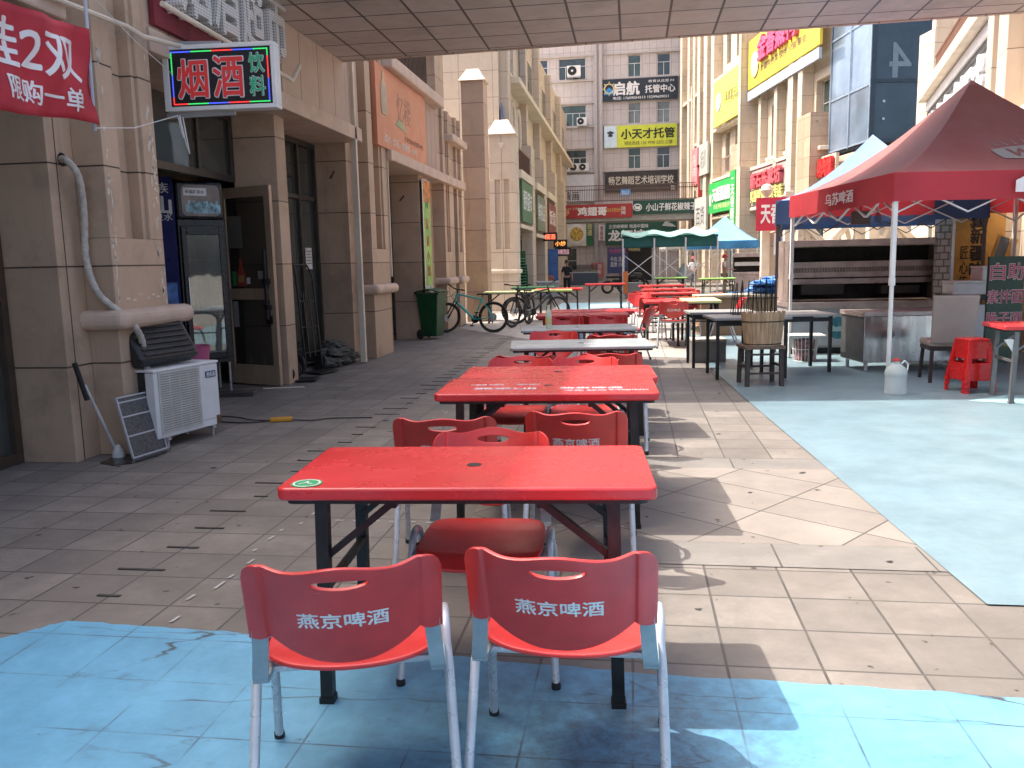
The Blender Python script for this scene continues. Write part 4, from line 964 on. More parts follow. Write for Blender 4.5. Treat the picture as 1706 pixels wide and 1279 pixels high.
# big channel letters above the shop
sg = bpy.data.objects.new('shop_sign', None); COL.objects.link(sg); sg.matrix_world = frame((-4.08, 8.45, 4.05), R(90)); tag(sg, 'big white dotted block letters on a red band above the open bronze door', 'shop sign')
MB().box(-1.32, 1.32, -.45, .75, -.05, 0).build('board', M('sign_red_band', (.20, .02, .03), .6, var=.2), sg)
def dotted():
    m, n, l, p = base_mat('dotted_letter'); uv, ob = box_uv(n, l)
    v = n.new('ShaderNodeTexVoronoi'); v.inputs['Scale'].default_value = 34; v.inputs['Randomness'].default_value = 0; l.new(uv, v.inputs['Vector'])
    r = n.new('ShaderNodeMapRange'); r.inputs[1].default_value = .26; r.inputs[2].default_value = .32; l.new(v.outputs['Distance'], r.inputs[0])
    l.new(mix(n, l, (.25, .24, .22), (.62, .60, .56), r.outputs[0]), p.inputs['Base Color']); return m
DOT = dotted()
for k, c in enumerate('烟酒超市'): text(c, -.90 + k * .60, .12, .54, .86, DOT, sg, z=.02, depth=.16, bold=.03, name='block_letter')
MB().tube([(-1.5, -.34, .18), (-1.3, -.36, .2), (1.2, -.42, .2), (1.45, -.2, .2)], .025, 8).build('cable_conduit', CREAMT, sg)
cd = thing('conduit', 'white plastic conduit running under the first shop sign across the column top', 'conduit', (-3.98, 6.9, 3.5))
ch(MB().tube([(-4.02, 5.6, 3.40), (-4.02, 6.6, 3.44), (-3.98, 6.75, 3.40), (-3.98, 7.3, 3.46), (-3.96, 8.5, 3.66)], .022, 8), 'tube', CREAMT, cd)
# red cloth banner on poles, sagging between them
bn = thing('banner', 'red cloth banner with white characters hanging at the top left on a thin pole', 'banner', (-3.7, 4.6, 2.5))
def bf(y, z):  # cloth depth
    return .025 * math.sin(y * 9 + z * 4) + .012 * math.sin(y * 21 - z * 9)
Y0, Y1 = -.95, 1.0
def bz(u, v): return (.0 + .60 * v) + .02 * math.sin(u * 9) * (1 - v) + .05 * u * v - .03 * math.sin(math.pi * u) + .0
q = MB().grid(lambda u, v: (bf(Y0 + (Y1 - Y0) * u, v), Y0 + (Y1 - Y0) * u, bz(u, v)), 60, 14)
cl = q.build('cloth', M('banner_red', (.42, .022, .035), .75, var=.12, scale=2, bmp=.1), bn, smooth='all', solid=.004)
for s_, yc, zc, tw, th_ in (('鞋2双', .40, .385, .92, .28), ('限购一单', .49, .135, .70, .14)):
    o = text(s_, yc, zc, tw, th_, pm((.74, .72, .70)), cl, bold=.02, depth=.003, z=.004); densify(o.data, 3)
    for v in o.data.vertices:
        y, z, d = v.co.x, v.co.y, v.co.z; u = (y - Y0) / (Y1 - Y0)
        v.co = Vector((bf(y, z / .6) + .0035 + max(d - .004, 0), y, z + .05 * u * z / .6 - .03 * math.sin(math.pi * min(max(u, 0), 1))))
MB().tube([(-.01, Y1 - .01, -.03), (-.02, Y1 + .03, .95)], .012, 8).build('pole', pm((.42, .45, .5)), bn); MB().tube([(-.01, Y0 + .01, -.03), (-.02, Y0 - .03, .95)], .012, 8).build('pole', pm((.42, .45, .5)), bn)
st_ = thing('string', 'thin white string tying the red banner pole to the LED sign', 'string', (-3.7, 5.6, 2.5))
ch(MB().tube([(-3.71, 5.6, 2.49), (-3.85, 6.3, 2.60), (-4.02, 7.28, 2.86)], .004, 5).tube([(-3.72, 5.63, 3.42), (-3.9, 6.5, 3.3), (-4.05, 7.3, 3.22)], .004, 5).tube([(-4.02, 7.28, 2.86), (-3.98, 7.26, 2.70), (-3.96, 7.25, 2.66), (-4.0, 7.27, 2.84)], .005, 5).tube([(-4.0, 7.28, 2.86), (-3.94, 7.25, 2.6), (-3.91, 7.24, 2.52), (-3.96, 7.26, 2.84)], .005, 5), 'cord', pm((.68, .66, .62)), st_)

# ------------------------------------------------------------------ drinks fridge, water banner
wb = sign('banner_stand', 'deep blue mineral water banner stand between the column and the black fridge', 'banner', (-5.52, 9.15, 1.33), R(20), .60, 2.45, .02, pm((.012, .02, .11), .35),
    [('贵族', .34, .90, .50, .05, LW), ('山', .58, .74, .34, .085, LW, dict(bold=.04)), ('矿泉水', .42, .63, .50, .035, LW)])
MB().box(.0, .27, -.9, .02, .001, .004).build('bottle_print', M('water_print', (.10, .20, .45), .4, var=.8, scale=4), wb)
q = MB().lathe([(.0, .0045), (.16, .0045), (.16, .006), (0, .006)], 24, (.08, -.55, 0)); q.build('round_print', M('bottle_base_print', (.30, .38, .5), .4, var=.5, scale=6), wb)
fg = thing('drinks_fridge', 'tall black glass door drinks fridge with a rounded lit header, standing in the shop recess', 'fridge', (-5.22, 9.68, 0), R(46)); fg.scale = (.86, .86, 1)
FBK = M('fridge_black', (.012, .012, .014), .3, var=.2)
MB().box(-.32, .32, -.24, .30, .36, .42).box(-.32, .32, .25, .30, .42, 2.0).box(-.32, -.27, -.24, .25, .42, 2.0).box(.27, .32, -.24, .25, .42, 2.0).box(-.32, .32, -.24, .30, 2.0, 2.08).build('cabinet', FBK, fg, bevel=.008)
hd = MB().box(-.32, .32, -.26, .30, 2.085, 2.52).build('header', FBK, fg, bevel=.03)
MB().prism(rrect(.52, .36, .07), 0, .006, Matrix(((1, 0, 0, .01), (0, 0, -1, -.261), (0, 1, 0, 2.30), (0, 0, 0, 1)))).build('header_panel', M('header_print', (.24, .19, .16), .35, var=.2), hd)
q = MB(); random.seed(5)
for k in range(14):
    x = -.20 + .034 * k; hh = .05 + .05 * abs(math.sin(k * 1.7)); q.box(x, x + .03, -.2705, -.268, 2.15, 2.15 + hh + .05)
q.build('bottle_print', M('bottles_print', (.25, .45, .50), .4, var=.7, scale=16), hd)
o = text('来福矿泉水', 0, 0, .26, .045, pm((.05, .08, .06)), hd, depth=.001); o.matrix_local = frame((-.07, -.2705, 2.40), R(0))
MB().box(-.22, .09, -.27, -.2675, 2.355, 2.445).build('header_strip', LW, hd)
gd = MB().box(-.29, -.22, -.285, -.245, .42, 2.0).box(.22, .29, -.285, -.245, .42, 2.0).box(-.22, .22, -.285, -.245, .42, .50).box(-.22, .22, -.285, -.245, 1.90, 2.0).build('door', FBK, fg, bevel=.008)
MB().box(-.22, .22, -.27, -.26, .50, 1.90).build('pane', glass('fridge_glass', (.38, .40, .36), .02, alpha=.72, metal=.55), gd)
MB().box(-.245, -.232, -.31, -.286, 1.0, 1.4).build('handle', ALU, gd)
q = MB()
for z in (.62, .95, 1.28, 1.6): q.box(-.265, .265, -.2, .245, z, z + .012)
q.build('shelf', ALU, fg)
random.seed(9)
for ci, c in enumerate(((.35, .05, .04), (.05, .22, .10), (.5, .42, .30), (.25, .30, .28))):
    q = MB()
    for z in (.62, .95, 1.28, 1.6):
        for k in range(8):
            if (k * 7 + int(z * 10)) % 4 == ci: q.lathe([(.028, 0), (.03, .14), (.012, .19), (.012, .22)], 8, (-.23 + k * .066, -.12 + random.uniform(-.03, .03), z + .0125))
    q.build('bottle_row', pm(c, .3), fg)
q = MB()
for x in (-.27, .27):
    for y in (-.2, .25): q.tube([(x, y, 0), (x, y, .36)], .018, 8)
q.build('leg', ALU, fg)
wp = thing('wooden_block', 'dark flat board under the fridge legs', 'board', (-4.66, 9.30, 0), R(12)); MB().box(-.22, .22, -.1, .1, 0, .05).build('plank', M('dark_wood', (.06, .045, .035), .7, var=.3, scale=6, stretch=(1, 8, 1)), wp, bevel=.005)

# power strip with its cable
psx = thing('power_strip', 'yellow power strip lying on the pavement with black cables', 'power strip', (-3.42, 7.72, 0), R(18))
MB().prism(rrect(.22, .085, .03), .004, .04).build('body', pm((.55, .26, .02)), psx, bevel=.008)
ch(MB().tube(spline([(-3.53, 7.68, .012), (-3.7, 7.6, .01), (-3.95, 7.62, .01), (-4.3, 7.75, .01)], 6), .007, 6).tube(spline([(-3.32, 7.75, .012), (-3.1, 7.74, .01), (-2.95, 7.85, .01), (-2.55, 7.9, .01)], 6), .006, 6).tube(spline([(-3.53, 7.70, .012), (-3.75, 7.75, .01), (-4.0, 7.9, .01), (-4.4, 7.95, .01)], 6), .006, 6), 'cable', RUB, psx)
psx_c = [o for o in bpy.data.objects if o.parent == psx and o.name.startswith('cable')][0]
psx_c.matrix_local = (Matrix.Translation((-3.42, 7.72, 0)) @ Matrix.Rotation(R(18), 4, 'Z')).inverted()
# two hand trucks
def hand_truck(loc, rz, l_):
    e = thing('hand_truck', l_, 'hand truck', loc, rz)
    MB().tube([(-.17, 0, .08), (-.17, .10, 1.15), (-.14, .17, 1.27), (.14, .17, 1.27), (.17, .10, 1.15), (.17, 0, .08)], .014, 8).build('frame', BLK, e)
    q = MB()
    for z in (.25, .55, .85): q.bar((-.17, z * .09, z), (.17, z * .09, z), .03, .012)
    for x in (-.06, .06): q.bar((x, .02, .2), (x, .085, .95), .02, .012)
    q.build('crossbar', BLK, e); MB().box(-.2, .2, -.28, .02, .015, .03).build('toe_plate', BLK, e, bevel=.004)
    for s in (-1, 1): MB().lathe([(0, -.025), (.09, -.025), (.12, -.018), (.12, .018), (.09, .025), (0, .025)], 18, m=Matrix.Translation((s * .22, .09, .12)) @ Matrix.Rotation(R(90), 4, 'Y')).build('wheel', RUB, e)
    MB().tube([(-.22, .09, .12), (.22, .09, .12)], .01, 6).build('axle', BLK, e)
    return e
hand_truck((-4.42, 10.55, 0), R(100), 'black hand truck with a dark wheel right beside the open bronze door')
e = hand_truck((-4.48, 11.35, 0), R(70), 'taller black hand truck with its flat plate on the ground, beside the pile of tarps'); e.scale = (1, 1, 1.2)
# pile of folded tarps
tp_ = thing('tarp_pile', 'crumpled grey green pile of folded tarps by the shop glass', 'tarp pile', (-4.55, 12.25, 0)); tp_.scale = (.62, .8, .85)
for k, (x, y, z, sx, sy, sz, rz_) in enumerate(((0, 0, .10, .42, .5, .12, .2), (.12, -.05, .24, .34, .42, .11, -.3), (-.02, .1, .36, .25, .3, .08, .6), (.25, .4, .12, .25, .3, .10, .1), (.1, -.4, .1, .3, .25, .09, .5))):
    mrot = Matrix.Translation((x, y, z)) @ Matrix.Rotation(rz_, 4, 'Z')
    def fn(u, v, sx=sx, sy=sy, sz=sz, mrot=mrot, k=k):
        th = 2 * math.pi * u; ph = math.pi * (v - .5); p = Vector((math.cos(th) * math.cos(ph), math.sin(th) * math.cos(ph), math.sin(ph)))
        w_ = 1 + .45 * mnoise.noise(p * 2.6 + Vector((k * 3.1, 0, 0))) + .15 * mnoise.noise(p * 7 + Vector((0, k, 0)))
        q = Vector((p.x * sx * w_, p.y * sy * w_, p.z * sz * w_)); q = mrot @ q; q.z = max(q.z, .003); return q
    MB().grid(fn, 36, 22).build('tarp', M('tarp_grey', (.075, .075, .06), .65, var=.35, scale=5, dirt=.2), tp_, smooth='all')
rd = thing('stick', 'pale short stick lying on the pavement by the open bronze door', 'stick', (-4.3, 9.85, 0), R(15)); MB().tube([(-.25, 0, .012), (.25, 0, .012)], .010, 8).build('rod', CREAMT, rd)

# ------------------------------------------------------------------ next shop: orange sign, vertical banner, bin
os_ = sign('shop_sign', 'large salmon orange shop sign with a pale bottle drawing and faint thin characters', 'shop sign', (-4.06, 15.18, 4.08), R(90), 3.3, 1.30, .08, M('salmon_board', (.58, .235, .13), .5, var=.07, scale=1),
    [('忆楼', .02, .22, .28, .36, M('brown_print', (.36, .20, .12), .5), dict(bold=0)), ('主营酒水饮料小吃', .42, -.52, .42, .07, pm((.32, .14, .08))), ('酒水 · 饮品 · 咖啡馆 · 小吃', -.12, -.76, .66, .10, pm((.72, .62, .5)))])
bt_ = MB().lathe([(0, 0), (.13, .0), (.17, .12), (.16, .40), (.10, .52), (.045, .58), (.04, .70), (.055, .72), (0, .73)], 20, m=Matrix.Translation((-1.22, -.10, -.01)) @ Matrix.Rotation(R(-90), 4, 'X') @ Matrix.Scale(.2, 4, (0, 1, 0)))
bt_ = MB().prism([(-1.36, -.12), (-1.10, -.12), (-1.05, .02), (-1.06, .28), (-1.13, .40), (-1.18, .45), (-1.18, .56), (-1.28, .56), (-1.28, .45), (-1.33, .40), (-1.40, .28), (-1.41, .02)], .001, .012)
bt_.build('bottle_drawing', pm((.50, .36, .22)), os_)
q = MB()
for k in range(7): q.prism([(-1.35 + k * .04, -.08), (-1.335 + k * .04, -.08), (-1.31 + k * .025, .36), (-1.32 + k * .025, .36)], .013, .018)
q.build('bottle_stripe', pm((.70, .62, .48)), os_)
MB().prism([(-.55, -.18), (-.35, -.06), (-.12, -.10), (.12, -.26), (-.1, -.22), (-.3, -.2)], .001, .010).build('leaf_drawing', pm((.28, .38, .20)), os_)
vb = sign('banner', 'tall green banner with red characters and orange top, hung above the green bin', 'banner', (-4.10, 16.85, 2.02), R(90), .62, 2.25, .012, M('banner_green', (.30, .50, .12), .6, var=.25, scale=2),
    [('肉', 0, .62, .3, .10, pm((.02, .2, .05))), ('家', -.05, .25, .4, .10, pm((.45, .06, .05))), ('庭', .1, -.05, .4, .10, pm((.45, .06, .05))), ('小', .05, -.32, .4, .10, pm((.45, .06, .05))), ('馆', .1, -.58, .4, .10, pm((.45, .06, .05)))])
MB().box(-.305, .305, .70, 1.12, .001, .004).build('top_print', M('banner_orange', (.55, .20, .05), .6, var=.5, scale=5), vb)
MB().box(-.305, .305, -1.12, -.95, .001, .004).build('foot_print', M('banner_foot', (.40, .45, .38), .6, var=.4, scale=5), vb)
MB().tube([(-.33, 1.13, 0), (.33, 1.13, 0)], .015, 8).tube([(-.33, -1.13, 0), (.33, -1.13, 0)], .015, 8).tube([(-.33, -1.13, 0), (-.33, 1.13, 0)], .012, 8).build('rod', ALU, vb)
gb = thing('wheelie_bin', 'dark green wheelie bin standing below the green vertical banner', 'bin', (-4.02, 16.62, 0), R(80)); gb.scale = (.85, .72, 1)
BING = M('bin_green', (.008, .06, .02), .4, var=.2, scale=4, dirt=.15, dirt_c=(.04, .06, .03))
q = MB().add([(-.22, -.24, .06), (.22, -.24, .06), (.22, .20, .06), (-.22, .20, .06), (-.29, -.34, .92), (.29, -.34, .92), (.29, .30, .92), (-.29, .30, .92)], [(3, 2, 1, 0), (4, 5, 6, 7), (0, 1, 5, 4), (1, 2, 6, 5), (2, 3, 7, 6), (3, 0, 4, 7)])
q.build('tub', BING, gb, bevel=.02); MB().box(-.31, .31, -.37, .31, .885, .925).build('collar', BING, gb, bevel=.01)
def lidf(u, v): return (-.31 + .62 * u, -.39 + .72 * v, .93 + .05 * math.sin(math.pi * v) + .015 * math.sin(math.pi * u))
MB().grid(lidf, 12, 12).build('lid', BING, gb, smooth='all', solid=.02, soff=1); MB().tube([(-.26, .36, .93), (.26, .36, .93)], .02, 8).build('handle', BING, gb)
for s in (-1, 1): MB().lathe([(0, -.03), (.09, -.03), (.1, -.02), (.1, .02), (.09, .03), (0, .03)], 18, m=Matrix.Translation((s * .22, .25, .1)) @ Matrix.Rotation(R(90), 4, 'Y')).build('wheel', RUB, gb)

# ------------------------------------------------------------------ bicycles (local front = +X)
def bicycle(l_, loc, rz, fm, steer=0.0, lean=0.0):
    e = thing('bicycle', l_, 'bicycle', loc, rz, None); e.rotation_euler = (lean, 0, rz)
    WR = .335
    def wheel(x, m):
        t = MB().tube([(x + (WR - .022) * math.cos(2 * math.pi * k / 36), 0, WR + (WR - .022) * math.sin(2 * math.pi * k / 36)) for k in range(36)], .024, 8, closed=True)
        rm = MB().tube([(x + (WR - .055) * math.cos(2 * math.pi * k / 36), 0, WR + (WR - .055) * math.sin(2 * math.pi * k / 36)) for k in range(36)], .010, 6, closed=True)
        sp_ = MB()
        for k in range(24):
            a = 2 * math.pi * k / 24; s_ = .02 if k % 2 else -.02
            sp_.tube([(x + .02 * math.cos(a + .5), s_, WR + .02 * math.sin(a + .5)), (x + (WR - .06) * math.cos(a), 0, WR + (WR - .06) * math.sin(a))], .0016, 4, cap=False)
        sp_.tube([(x, -.05, WR), (x, .05, WR)], .018, 8).lathe([(0, -.002), (.085, -.002), (.085, .002), (0, .002)], 20, m=Matrix.Translation((x, .035, WR)) @ Matrix.Rotation(R(90), 4, 'X'))
        w_ = MB(); 
        if m is not None:
            for b in (t, rm, sp_): b.v = [tuple(m @ Vector(v)) for v in b.v]
        o = t.build('wheel', RUB, e, smooth='all'); rm.build('rim', BLK, o); sp_.build('spokes', ALU, o)
    ax = Vector((-.32, 0, .95)); hx = Vector((.30, 0, .86))
    ms = Matrix.Translation(hx) @ Matrix.Rotation(steer, 4, Vector((-.29, 0, .957))) @ Matrix.Translation(-hx)
    wheel(-.53, None); wheel(.53, ms)
    bb = Vector((-.10, 0, .29)); st_t = Vector((-.27, 0, .72)); ht = Vector((.29, 0, .84)); hb_ = Vector((.335, 0, .70)); rx = Vector((-.53, 0, WR))
    f = MB().tube([st_t, ht], .020, 8).tube([hb_, bb], .026, 8).tube([bb, st_t + Vector((-.02, 0, .06))], .018, 8).tube([ht + (ht - hb_) * .2, hb_], .024, 8)
    for s in (-.055, .055): f.tube([bb + Vector((0, s * .6, 0)), rx + Vector((0, s, 0))], .010, 6).tube([st_t + Vector((0, s * .4, 0)), rx + Vector((0, s, 0))], .009, 6)
    f.build('frame', fm, e, smooth=True)
    k = MB()
    for s in (-.06, .06): k.tube([Vector((.32, s, .68)), Vector((.53, s, WR))], .016, 8)
    k.tube([(.32, -.07, .68), (.32, .07, .68)], .018, 8); k.v = [tuple(ms @ Vector(v)) for v in k.v]; k.build('fork', BLK, e, smooth=True)
    hbm = MB().tube([(.285, 0, .86), (.27, 0, .93), (.33, 0, .96)], .016, 8).tube([(.30, -.34, .985), (.33, -.10, .96), (.33, .10, .96), (.30, .34, .985)], .012, 8).tube([(.305, -.36, .985), (.308, -.24, .98)], .017, 8).tube([(.305, .36, .985), (.308, .24, .98)], .017, 8)
    hbm.tube([(.36, -.2, .97), (.45, -.05, .85), (.36, .0, .7)], .004, 5).tube([(.36, .2, .97), (.42, .03, .85), (.34, .02, .66)], .004, 5)
    hbm.v = [tuple(ms @ Vector(v)) for v in hbm.v]; hbm.build('handlebar', BLK, e, smooth=True)
    MB().tube([st_t, (-.30, 0, .82)], .013, 8).build('seat_post', BLK, e)
    def sadf(u, v):
        t = u; wd = .018 + .06 * smooth01((.62 - t) / .5); return (-.44 + .28 * t, (v * 2 - 1) * wd, .845 + .012 * (1 - t) - .02 * abs(v * 2 - 1) ** 2)
    MB().grid(sadf, 16, 10).build('saddle', BLK, e, smooth='all', solid=.03, soff=-1)
    cr = MB().lathe([(0, -.003), (.085, -.003), (.085, .003), (0, .003)], 24, m=Matrix.Translation(bb + Vector((0, -.06, 0))) @ Matrix.Rotation(R(90), 4, 'X')).bar(bb + Vector((0, -.075, 0)), bb + Vector((.09, -.075, -.14)), .022, .014).bar(bb + Vector((0, .075, 0)), bb + Vector((-.09, .075, .14)), .022, .014).box(bb.x + .05, bb.x + .13, -.16, -.08, bb.z - .155, bb.z - .13).box(bb.x - .13, bb.x - .05, .08, .16, bb.z + .13, bb.z + .155)
    cr.bar(bb + Vector((0, -.06, .08)), rx + Vector((0, -.06, .04)), .008, .006).bar(bb + Vector((0, -.06, -.08)), rx + Vector((0, -.06, -.04)), .008, .006).bar(rx + Vector((0, -.06, 0)), rx + Vector((.04, -.06, -.13)), .02, .02)
    cr.build('drivetrain', BLK, e)
    return e
TEAL = M('teal_paint', (.03, .40, .34), .35, var=.1)
bicycle('teal framed mountain bike leaning by the shop wall, front wheel turned', (-3.50, 17.95, 0), R(180 - 6), TEAL, R(48), R(4))
bicycle('dark mountain bike behind the teal one, its wheel against the sunlit ground', (-2.62, 19.72, 0), R(-104), BLK, R(-12), R(-4))
bicycle('third dark bicycle with a bare round wheel showing beside the yellow green table', (-2.30, 20.35, 0), R(10), M('bike_dark', (.03, .035, .035), .4), R(25), R(-3))
# ================================================================== RIGHT SIDE: TENTS, GRILL, FURNITURE
def tent(name, label, loc, rz, s, eave, peak, val, roof_m, val_m, leg_m, group=None, truss=True, sag=.16, legs=(1, 1, 1, 1), foot=True):
    """Square pop-up tent, centre at loc, side s: concave pyramid roof, hanging valance, four legs with scissor bars."""
    e = thing(name, label, 'tent', loc, rz, group); h = s / 2
    def zf(t): return eave + (peak - eave) * (t - sag * 4 * t * (1 - t) * (1 - .35 * t))
    def panel(k):
        m = Matrix.Rotation(k * math.pi / 2, 4, 'Z')
        def fn(u, v):
            r = h * (1 - v); x = (u * 2 - 1) * r
            return m @ Vector((x, -r, zf(v) - .05 * (1 - v) * v * 4 * (1 - (u * 2 - 1) ** 2) * .6 + .01 * mnoise.noise(Vector((x * 2, v * 3, k)))))
        return fn
    q = MB()
    for k in range(4): q.grid(panel(k), 16, 20)
    roof = q.build('roof', roof_m, e, smooth='all')
    q = MB()
    for k in range(4):
        m = Matrix.Rotation(k * math.pi / 2, 4, 'Z')
        q.grid(lambda u, v, m=m: m @ Vector(((u * 2 - 1) * (h + .006), -(h + .006) - .018 * math.sin(u * 13 + k) * (1 - v), eave + .012 - val * (1 - v))), 30, 4)
    vl = q.build('valance', val_m, e, smooth='all')
    for i, (sx, sy) in enumerate(((-1, -1), (1, -1), (1, 1), (-1, 1))):
        if not legs[i]: continue
        l_ = MB().bar((sx * (h - .03), sy * (h - .03), 1.2), (sx * (h - .03), sy * (h - .03), eave - .03), .045, .045).bar((sx * (h - .03), sy * (h - .03), .01), (sx * (h - .03), sy * (h - .03), 1.205), .034, .034).build('leg', leg_m, e)
        if foot: MB().box(sx * (h - .03) - .05, sx * (h - .03) + .05, sy * (h - .03) - .05, sy * (h - .03) + .05, 0, .008).box(sx * (h - .03) - .026, sx * (h - .03) + .026, sy * (h - .03) - .026, sy * (h - .03) + .026, 1.16, 1.24).build('foot_plate', leg_m, l_)
    if truss:
        q = MB(); zt, zb = eave - .05, eave - val - .11
        for k in range(4):
            m = Matrix.Rotation(k * math.pi / 2, 4, 'Z'); xs = [-h + .05, -h / 2, 0, h / 2, h - .05]
            for a, b in zip(xs[:-1], xs[1:]):
                q.bar(m @ Vector((a, -h + .05, zt)), m @ Vector((b, -h + .05, zb)), .028, .014).bar(m @ Vector((a, -h + .065, zb)), m @ Vector((b, -h + .065, zt)), .028, .014)
        q.build('scissor_bar', leg_m, e)
    return e, roof, vl, zf, panel
REDV = M('tent_red', (.42, .035, .045), .7, var=.08, scale=2, bmp=.15)
# a thin woven roof lets some light through
def cloth(name, c, tr=.25, c2=None):
    m, n, l, p = base_mat(name); tc = n.new('ShaderNodeTexCoord')
    col = mix(n, l, tuple(v * .9 for v in c), c2 or tuple(v * 1.08 for v in c), noise_fac(n, l, tc.outputs['Object'], 1.1))
    l.new(col, p.inputs['Base Color']); p.inputs['Roughness'].default_value = .65
    t = n.new('ShaderNodeBsdfTranslucent'); l.new(col, t.inputs[0]); mx = n.new('ShaderNodeMixShader'); mx.inputs[0].default_value = tr
    l.new(p.outputs[0], mx.inputs[1]); l.new(t.outputs[0], mx.inputs[2]); l.new(mx.outputs[0], n['Material Output'].inputs[0])
    w_ = n.new('ShaderNodeTexNoise'); w_.inputs['Scale'].default_value = 5; l.new(tc.outputs['Object'], w_.inputs['Vector']); bump(n, l, p, w_.outputs[0], .25, .03)
    return m
ROOFR = cloth('tent_roof_red', (.34, .10, .095), .18, (.33, .13, .12)); VALR = cloth('tent_valance_red', (.55, .05, .065), .35)
te, roof, vl, zf, pn = tent('market_tent', 'red market tent with white lettering on its valance, at the right over the grill', (4.14, 11.48, 0), R(8.5), 3.3, 2.34, 3.60, .30, ROOFR, VALR, WHITE)
# lettering on the left valance, seen from the street
H_ = 1.65
mL = Matrix.Translation((-H_ - .03, 0, 0)) @ frame((0, 0, 0), R(-90))
o = text('乌苏啤酒', .25, 2.19, .86, .15, LETTER, te, bold=.01, z=.012, depth=.003, skew=0); o.matrix_local = mL
mF = Matrix.Translation((0, -H_ - .03, 0)) @ frame((0, 0, 0), 0)
MB().prism([(-.38, 2.12), (.42, 2.12), (.42, 2.24), (.30, 2.30), (-.26, 2.30), (-.38, 2.24)], .008, .014, mF).build('emblem', LETTER, te)
o = text('WUSU', .02, 2.20, .62, .09, VALR, te, z=.015, depth=.003, bold=.02); o.matrix_local = mF
o = text('乌苏啤酒', .02, 2.085, .5, .04, LETTER, te, z=.012, depth=.003); o.matrix_local = mF
def on_roof(x, y):  # x across, y = height along the front slope, metres from the eave
    v = y / 2.0; u = (x / (1.65 * (1 - v)) + 1) / 2; p = pn(0)(min(max(u, 0), 1), v); return Vector((x, p.y, p.z))
def lay(ob, cx, cy, off):
    densify(ob.data, 4)
    for v in ob.data.vertices:
        x, y, d = v.co.x + cx, v.co.y + cy, v.co.z
        p = on_roof(x, y); n_ = (on_roof(x + .01, y) - p).cross(on_roof(x, y + .01) - p).normalized()
        if n_.y > 0: n_ = -n_
        v.co = p + n_ * (off + (.002 if d > .0005 else 0))
GREYP = M('tent_grey_print', (.30, .27, .25), .7, var=.08)
lg = MB().prism([(-.52, -.12), (.52, -.12), (.58, .10), (.36, .16), (0, .20), (-.36, .16), (-.58, .10)], 0, .002).build('emblem', GREYP, te); lay(lg, .28, .66, .008)
o = text('WUSU', 0, 0, .82, .19, ROOFR, lg, z=0, depth=.002, bold=.03); lay(o, .28, .68, .013)
for k in range(9):
    a = -.45 + k * .11; o = MB().prism([(a - .012, .22 - a * a * .2), (a + .012, .22 - a * a * .2), (a * 1.25, .34 - a * a * .2)], 0, .002).build('emblem_ray', GREYP, te); lay(o, .28, .66, .008)
# lamps hanging under the tent
lp = thing('work_lamp', 'dark flood lamp hanging under the left edge of the red tent', 'lamp', (3.05, 12.1, 1.98)); MB().box(-.12, .12, -.05, .05, -.08, .10).build('housing', M('lamp_brown', (.10, .07, .06), .5), lp, bevel=.01); MB().bar((0, 0, .10), (0, 0, .33), .012, .012).build('hanger', BLK, lp)
lp = thing('bulb_lamp', 'small glass bulb hanging beside the flood lamp under the red tent', 'lamp', (3.30, 12.2, 1.98)); MB().lathe([(0, -.07), (.04, -.05), (.055, 0), (.03, .06), (.02, .08)], 14).build('bulb', GLASSC, lp, smooth=True); MB().lathe([(.022, .0805), (.022, .13), (0, .13)], 10).tube([(0, 0, .13), (0, 0, .36)], .005, 5).build('socket', ALU, lp)
# pale blue tent right behind
PB = cloth('tent_pale_blue', (.22, .34, .60), .2); NAVY = cloth('tent_navy', (.05, .10, .22), .25)
t2, r2, v2, zf2, pn2 = tent('market_tent', 'pale blue market tent with navy valance behind the red tent', (3.86, 14.75, 0), R(-10.0), 2.9, 2.33, 3.42, .36, PB, NAVY, M('tent_leg_dark', (.10, .075, .07), .5, metal=.4))
for k_ in (0,):
    mL2 = Matrix.Translation((-1.48, 0, 0)) @ frame((0, 0, 0), R(-90))
    MB().prism([(-.98, 2.05), (-.66, 2.05), (-.72, 2.10), (-.78, 2.24), (-.86, 2.24), (-.90, 2.10)], .012, .016, mL2).build('emblem', pm((.5, .58, .68)), t2)

# grill with hood on a counter
gl = thing('barbecue_grill', 'long stainless barbecue grill with black open hood and slotted shelf under the red tent', 'grill', (3.47, 13.70, 0), R(4)); gl.scale = (.93, 1, 1)
MB().box(-1.24, 1.24, -.30, .36, 1.63, 1.73).box(-1.24, 1.24, .30, .36, .80, 1.629).box(-1.24, -1.20, -.28, .299, .80, 1.629).box(1.20, 1.24, -.28, .299, .80, 1.629).build('hood', STEELD, gl, bevel=.008)
MB().box(-1.199, 1.199, .255, .299, .82, 1.62).build('soot_back', M('soot', (.022, .017, .014), .8, var=.4), gl)
q = MB()
for k in range(96): q.box(-1.17 + k * .0245, -1.17 + k * .0245 + .012, -.02, -.004, 1.24, 1.31)
q.box(-1.19, 1.19, -.02, .0, 1.311, 1.40).box(-1.19, 1.19, -.02, .0, 1.16, 1.239).box(-1.19, 1.19, -.06, -.021, 1.06, 1.14).build('slotted_shelf', STEELD, gl)
MB().box(-1.26, 1.26, -.36, .37, .72, .795).box(-1.26, 1.26, -.38, -.361, .70, .80).build('worktop', STEELD, gl, bevel=.006)
q = MB().box(-1.0, -.3, -.2, .1, .9, 1.06).box(.3, .9, -.2, .1, .9, 1.02); q.build('fire_box', M('fire_black', (.014, .013, .012), .7, var=.3), gl, bevel=.02)
MB().box(-1.24, 1.24, -.30, .34, .10, .715).build('counter', M('counter_grey', (.34, .31, .31), .5, var=.12, scale=2, dirt=.15), gl, bevel=.006)
